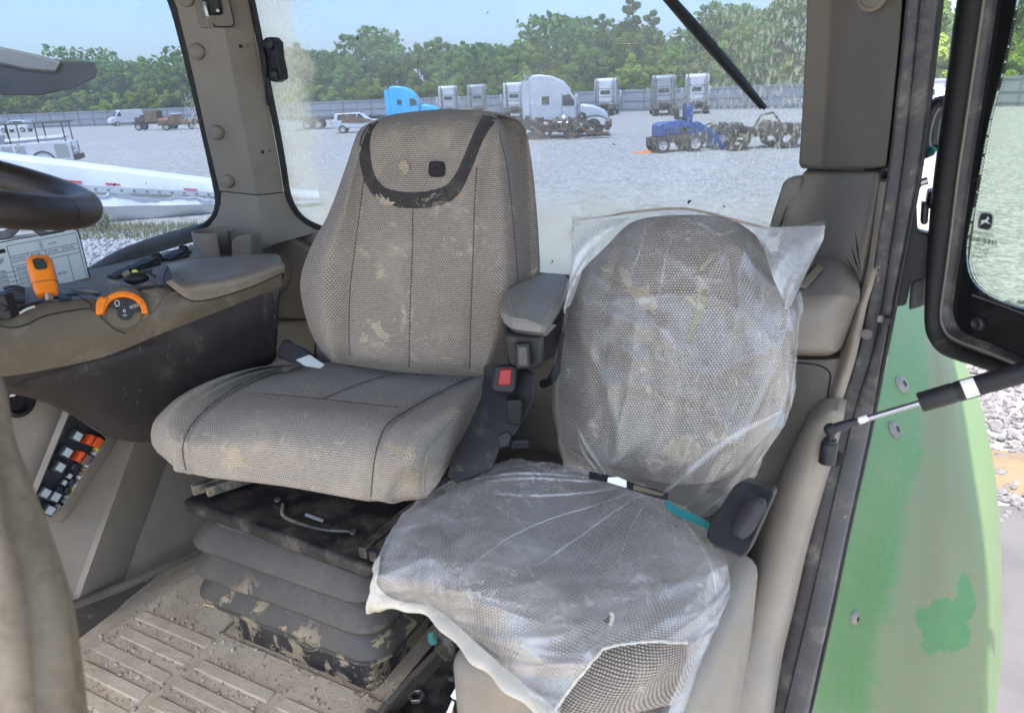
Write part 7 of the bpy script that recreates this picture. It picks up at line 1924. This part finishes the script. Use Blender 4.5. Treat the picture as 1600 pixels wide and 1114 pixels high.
def mtext(s, x, y, size): text(s, mk(x, y, .0003), size * kx, M['ink'], ex_m, UP, door, align='CENTER')
mtext('JOHN DEERE', 0, -17.5, 6.0); mtext('VITRO AP', 0, -22, 3.4)
m = MB(); x = -26.0; q = np.random.default_rng(3)
while x < 26:
    w = q.choice([.5, .9, 1.4]); m.prism([mk(x, -24), mk(x + w, -24), mk(x + w, -31), mk(x, -31)], dN * .0002); x += w + q.choice([.6, 1.0, 1.5])
m.build('barcode', M['ink'], door, smooth=0)
mtext('TEMPERED', -2, -34, 3.6); mtext('43R-001', -3, -40.5, 4.2); mtext('M32 AS2', -3, -46, 3.8); mtext('DOT 287', -4, -51.5, 3.6); mtext('E 3', -2, -57, 3.4)
for (x, y) in ((9, -41), (9, -50)):
    m = MB(); m.tube([mk(x + 4 * math.cos(t), y + 4 * math.sin(t)) for t in np.linspace(0, 6.283, 21)], .35 * kx, 4); m.build('approval_ring', M['ink'], door); mtext('E1', x, y, 3.4)

# ------------------------------------------------------------------ steering wheel and column (near, at the left)
sw = thing('steering_wheel', pd(-60, 300, .66), 'dark brown leather steering wheel rim entering at the left edge', 'steering wheel')
wc = pd(-214, 254, .62); wn_ = nrm(UP * .95 + np.array([.30, .16, 0])); w1 = nrm(np.cross(np.array([0, 1.0, 0]), wn_)); w2 = np.cross(wn_, w1)
path = [wc + w1 * .168 * math.cos(a) + w2 * .168 * math.sin(a) for a in np.linspace(0, 2 * math.pi, 72, endpoint=False)]; path.append(path[0])
m = MB(); m.tube(path, .0155, 18, caps=False); m.build('rim', M['wheel_leather'], sw, smooth=80)
m = MB(); m.ball(wc - wn_ * .03, .055, 12, sc=(1, 1, .5)); m.build('hub', M['black_clean'], sw)
for a in (2.0, 3.3, 4.4):
    m = MB(); m.tube([wc - wn_ * .02, wc + (w1 * math.cos(a) + w2 * math.sin(a)) * .165], [.016, .012], 10, flat=.5); m.build('spoke', M['black_clean'], sw)
scn = thing('steering_column', pd(-10, 1000, .42), 'out-of-focus beige steering column cover close to the lens', 'column')
M['column'] = plain('beige_column_plastic', (.215, .172, .115), .5, dust=(.10, .075, .045), dust_amt=.55, dscale=8, grain=.1)
CO = [(300, [(-330, .66), (-280, .60), (-230, .59), (-190, .61), (-170, .66)]), (420, [(-270, .60), (-200, .54), (-150, .53), (-115, .55), (-100, .60)]), (520, [(-200, .56), (-120, .49), (-75, .49), (-50, .51), (-44, .57)]), (600, [(-140, .52), (-60, .46), (-20, .46), (-4, .48), (0, .54)]), (680, [(-140, .50), (-60, .43), (-12, .43), (10, .46), (14, .52)]), (760, [(-140, .48), (-50, .41), (8, .41), (36, .44), (42, .50)]),
      (850, [(-140, .47), (-40, .395), (30, .39), (66, .425), (74, .49)]), (930, [(-140, .46), (-30, .385), (50, .38), (90, .415), (98, .48)]), (1020, [(-140, .45), (-20, .375), (60, .37), (102, .405), (112, .47)]), (1150, [(-140, .44), (-10, .365), (68, .36), (112, .395), (126, .46)])]
coP = dense([[pd(u, v, d) for u, d in q] for v, q in CO], 50, 40)
rg = np.linspace(0, 1, 40)
coP = coP + (gnormals(coP) * (.006 * np.sin(rg * 21)[None] * np.linspace(.2, 1, 50)[:, None])[:, :, None])
m = MB(); m.grid(coP, uv=False); close_back(m, coP, nrm(ray(0, 900)), .10); m.build('cover', M['column'], scn, smooth=70, weld=True)

# ------------------------------------------------------------------ floor mat with raised bars, dirt, floor tray
mat_ = thing('floor_mat', cab(-1.05, .45, 0), 'muddy ribbed rubber floor mat in front of the driver seat', 'mat')
m = MB(); m.prism([cab(-1.375, -.1, .001), cab(-.70, -.1, .001), cab(-.70, .765, .001), cab(-1.13, .765, .001), cab(-1.14, .93, .001), cab(-1.35, .93, .001)], UP * .007); m.build('base', M['floor'], mat_, bevel=.003)
proto = None
for i in range(15):
    l = .03 + i * .050
    for a0, a1 in ((-1.335 + .02 * (i % 2), -1.12), (-1.095, -.90), (-.875, -.72)):
        if l > .70 and a1 > -1.1: continue
        o = None
        m = MB(); w = (a1 - a0) / 2; c = cab((a0 + a1) / 2, l + rng.uniform(-.002, .002), .0095)
        m.box(c, (w, .0135, .0030 + rng.uniform(-.001, .0008)), [nrm(A + L * rng.uniform(-.01, .01)), L, UP]); m.build('rib', M['floor'], mat_, bevel=.003)
st = stones('dirt', *cab(-1.05, .42, 0)[:2], .01, .01, 4, .001, .002, M['dirt'])
bpy.data.objects.remove(st)
ico = bmesh.new(); bmesh.ops.create_icosphere(ico, subdivisions=1, radius=1.0); bv = np.array([v.co[:] for v in ico.verts]); bf = np.array([[v.index for v in f.verts] for f in ico.faces]); ico.free()
V_, F_ = [], []
for i in range(1700):
    a, l = rng.uniform(-1.36, -.70), rng.uniform(0.0, .80)
    if rng.random() < .6: l = .03 + .05 * round((l - .03) / .05) + .025 + rng.normal() * .007
    s = abs(rng.normal()) * .0016 + .0009
    F_.append(bf + 12 * i); V_.append(bv * (1 + rng.uniform(-.35, .35, (12, 1))) * s + cab(a, l, .010))
me = bpy.data.meshes.new('dirt'); me.from_pydata((np.concatenate(V_)).tolist(), [], np.concatenate(F_).tolist()); me.materials.append(M['dirt'])
di = bpy.data.objects.new('dirt', me); COL.objects.link(di); di['kind'] = 'stuff'; di['label'] = 'dry crumbs of dirt scattered between the floor mat ribs'
m = MB(); m.tube([pz(318, 944, .012), pz(356, 952, .014)], .0016, 5); tag(m.build('straw', M['straw']), 'yellow stalk of straw lying on the floor by the seat base', 'straw')
m = MB(); m.tube(curve([pz(432, 1068, .014), pz(436, 1076, .016), pz(433, 1084, .014)], 8), .0008, 5); tag(m.build('twig', M['straw']), 'tiny pale twig on the muddy floor in front of the seat base', 'twig')
# tray on the floor between the seats
ty = thing('floor_tray', cab(-.56, .60, 0), 'dark open floor tray with a grey rim between the two seats', 'tray')
m = MB(); m.prism([cab(-.70, .30, .003), cab(-.42, .30, .003), cab(-.42, 1.1, .003), cab(-.70, 1.1, .003)], UP * .006); m.build('bottom', M['plate'], ty)
rimL = [pz(570, 1135, .045), pz(600, 1096, .045), pz(640, 1052, .045), pz(690, 1002, .045), pz(730, 960, .045)]
m = MB(); 
for a, b in zip(rimL[:-1], rimL[1:]): m.prism([a, b, b - UP * .045, a - UP * .045], nrm(np.cross(b - a, UP)) * .012)
m.build('rim', M['trim_dark'], ty, bevel=.002)
m = MB(); a, b = pz(575, 1104, .04), pz(650, 1132, .04); m.prism([a, b, b - UP * .04, a - UP * .04], nrm(np.cross(b - a, UP)) * .012); m.build('front_rim', M['trim_dark'], ty, bevel=.003)
nt = pz(651, 1090, .012)
m = MB(); m.lathe(nt, UP, [(.010, 0), (.016, 0), (.016, .008), (.010, .008), (.010, 0)], 6); tag(m.build('hex_nut', M['steel'], smooth=20, bevel=.001), 'dirty steel hex nut lying in the floor tray', 'nut')
# clear oval lens, dark lump, folded card under the seat edge
lc_ = pd(693, 1005, 1.02); nl = nrm(CAM - lc_ + A * .25 * 0); m = MB()
l1_ = nrm(np.cross(UP, nl)); l2_ = np.cross(nl, l1_); tl_ = .35; ea_ = l1_ * math.cos(tl_) + l2_ * math.sin(tl_); eb_ = -l1_ * math.sin(tl_) + l2_ * math.cos(tl_)
rows = []
for r, h in ((1.0, -.004), (1.0, .003), (.93, .004), (.86, .0), (.5, -.004), (.02, -.005)):
    rows.append([lc_ + ea_ * .013 * r * math.cos(t) + eb_ * .026 * r * math.sin(t) + nl * h for t in np.linspace(0, 2 * math.pi, 30)])
m.grid(rows, uv=False); tag(m.build('clear_disc', M['clear'], smooth=60), 'clear oval plastic disc hanging at the edge of the polythene over the floor tray', 'disc')
m = MB(); m.prism([pd(u, v, 1.03) for u, v in ((668, 990), (678, 986), (684, 1004), (676, 1008), (670, 1004))], nrm(ray(675, 1000)) * .004); tag(m.build('paper_scrap', M['teal'], smooth=0), 'small teal and white scrap beside the clear lid', 'scrap')
m = MB()
for k in range(14): m.ball(pz(730 + rng.uniform(-22, 16), 1046 + rng.uniform(-14, 14), .05 + rng.uniform(0, .05)), .018 * rng.uniform(.6, 1.1), 6, sc=(1, .8, .7))
tag(m.build('rubber_boot', M['black'], smooth=60), 'dark lumpy rubber boot in the floor tray under the polythene', 'boot')
cp = [(713, 1072), (726, 1074), (719, 1096), (707, 1091), (704, 1087)]
m = MB(); m.prism([pd(u, v, .985) for u, v in cp], nrm(ray(715, 1085)) * .001); card = thing('printed_card', pd(712, 1092, .985), 'folded white and red printed card poking out beside the beige seat base', 'card')
m.build('sheet', M['white'], card, smooth=0)
m = MB(); m.prism([pd(u, v, .984) for u, v in ((706, 1094), (710, 1096), (704, 1120), (694, 1120), (700, 1108))], nrm(ray(705, 1105)) * .001); m.build('lower_fold', M['white'], card, smooth=0)
m = MB(); m.prism([pd(u, v, .9825) for u, v in ((709, 1108), (710, 1120), (701, 1120))], nrm(ray(705, 1115)) * .001); m.build('red_print', M['red'], card, smooth=0)
text('M', pd(715, 1080, .983), .007, M['ink'], pd(724, 1083, .983) - pd(715, 1080, .983), UP, card, align='CENTER')
# olive floor cover behind, seen between armrest and second seat
fc_ = thing('floor_cover', pz(835, 712, .06), 'olive-grey moulded floor cover seen between the seats', 'cover')
m = MB(); m.prism([pz(u, v, .10) for u, v in ((792, 716), (820, 692), (880, 700), (880, 735), (800, 735))], -UP * .10); m.build('hump', M['trim_dark'], fc_, bevel=.015)
m = MB(); m.prism([pz(u, v, .115) for u, v in ((822, 722), (832, 710), (868, 716), (864, 730))], -UP * .016); m.build('raised_pad', M['trim_dark'], fc_, bevel=.006)
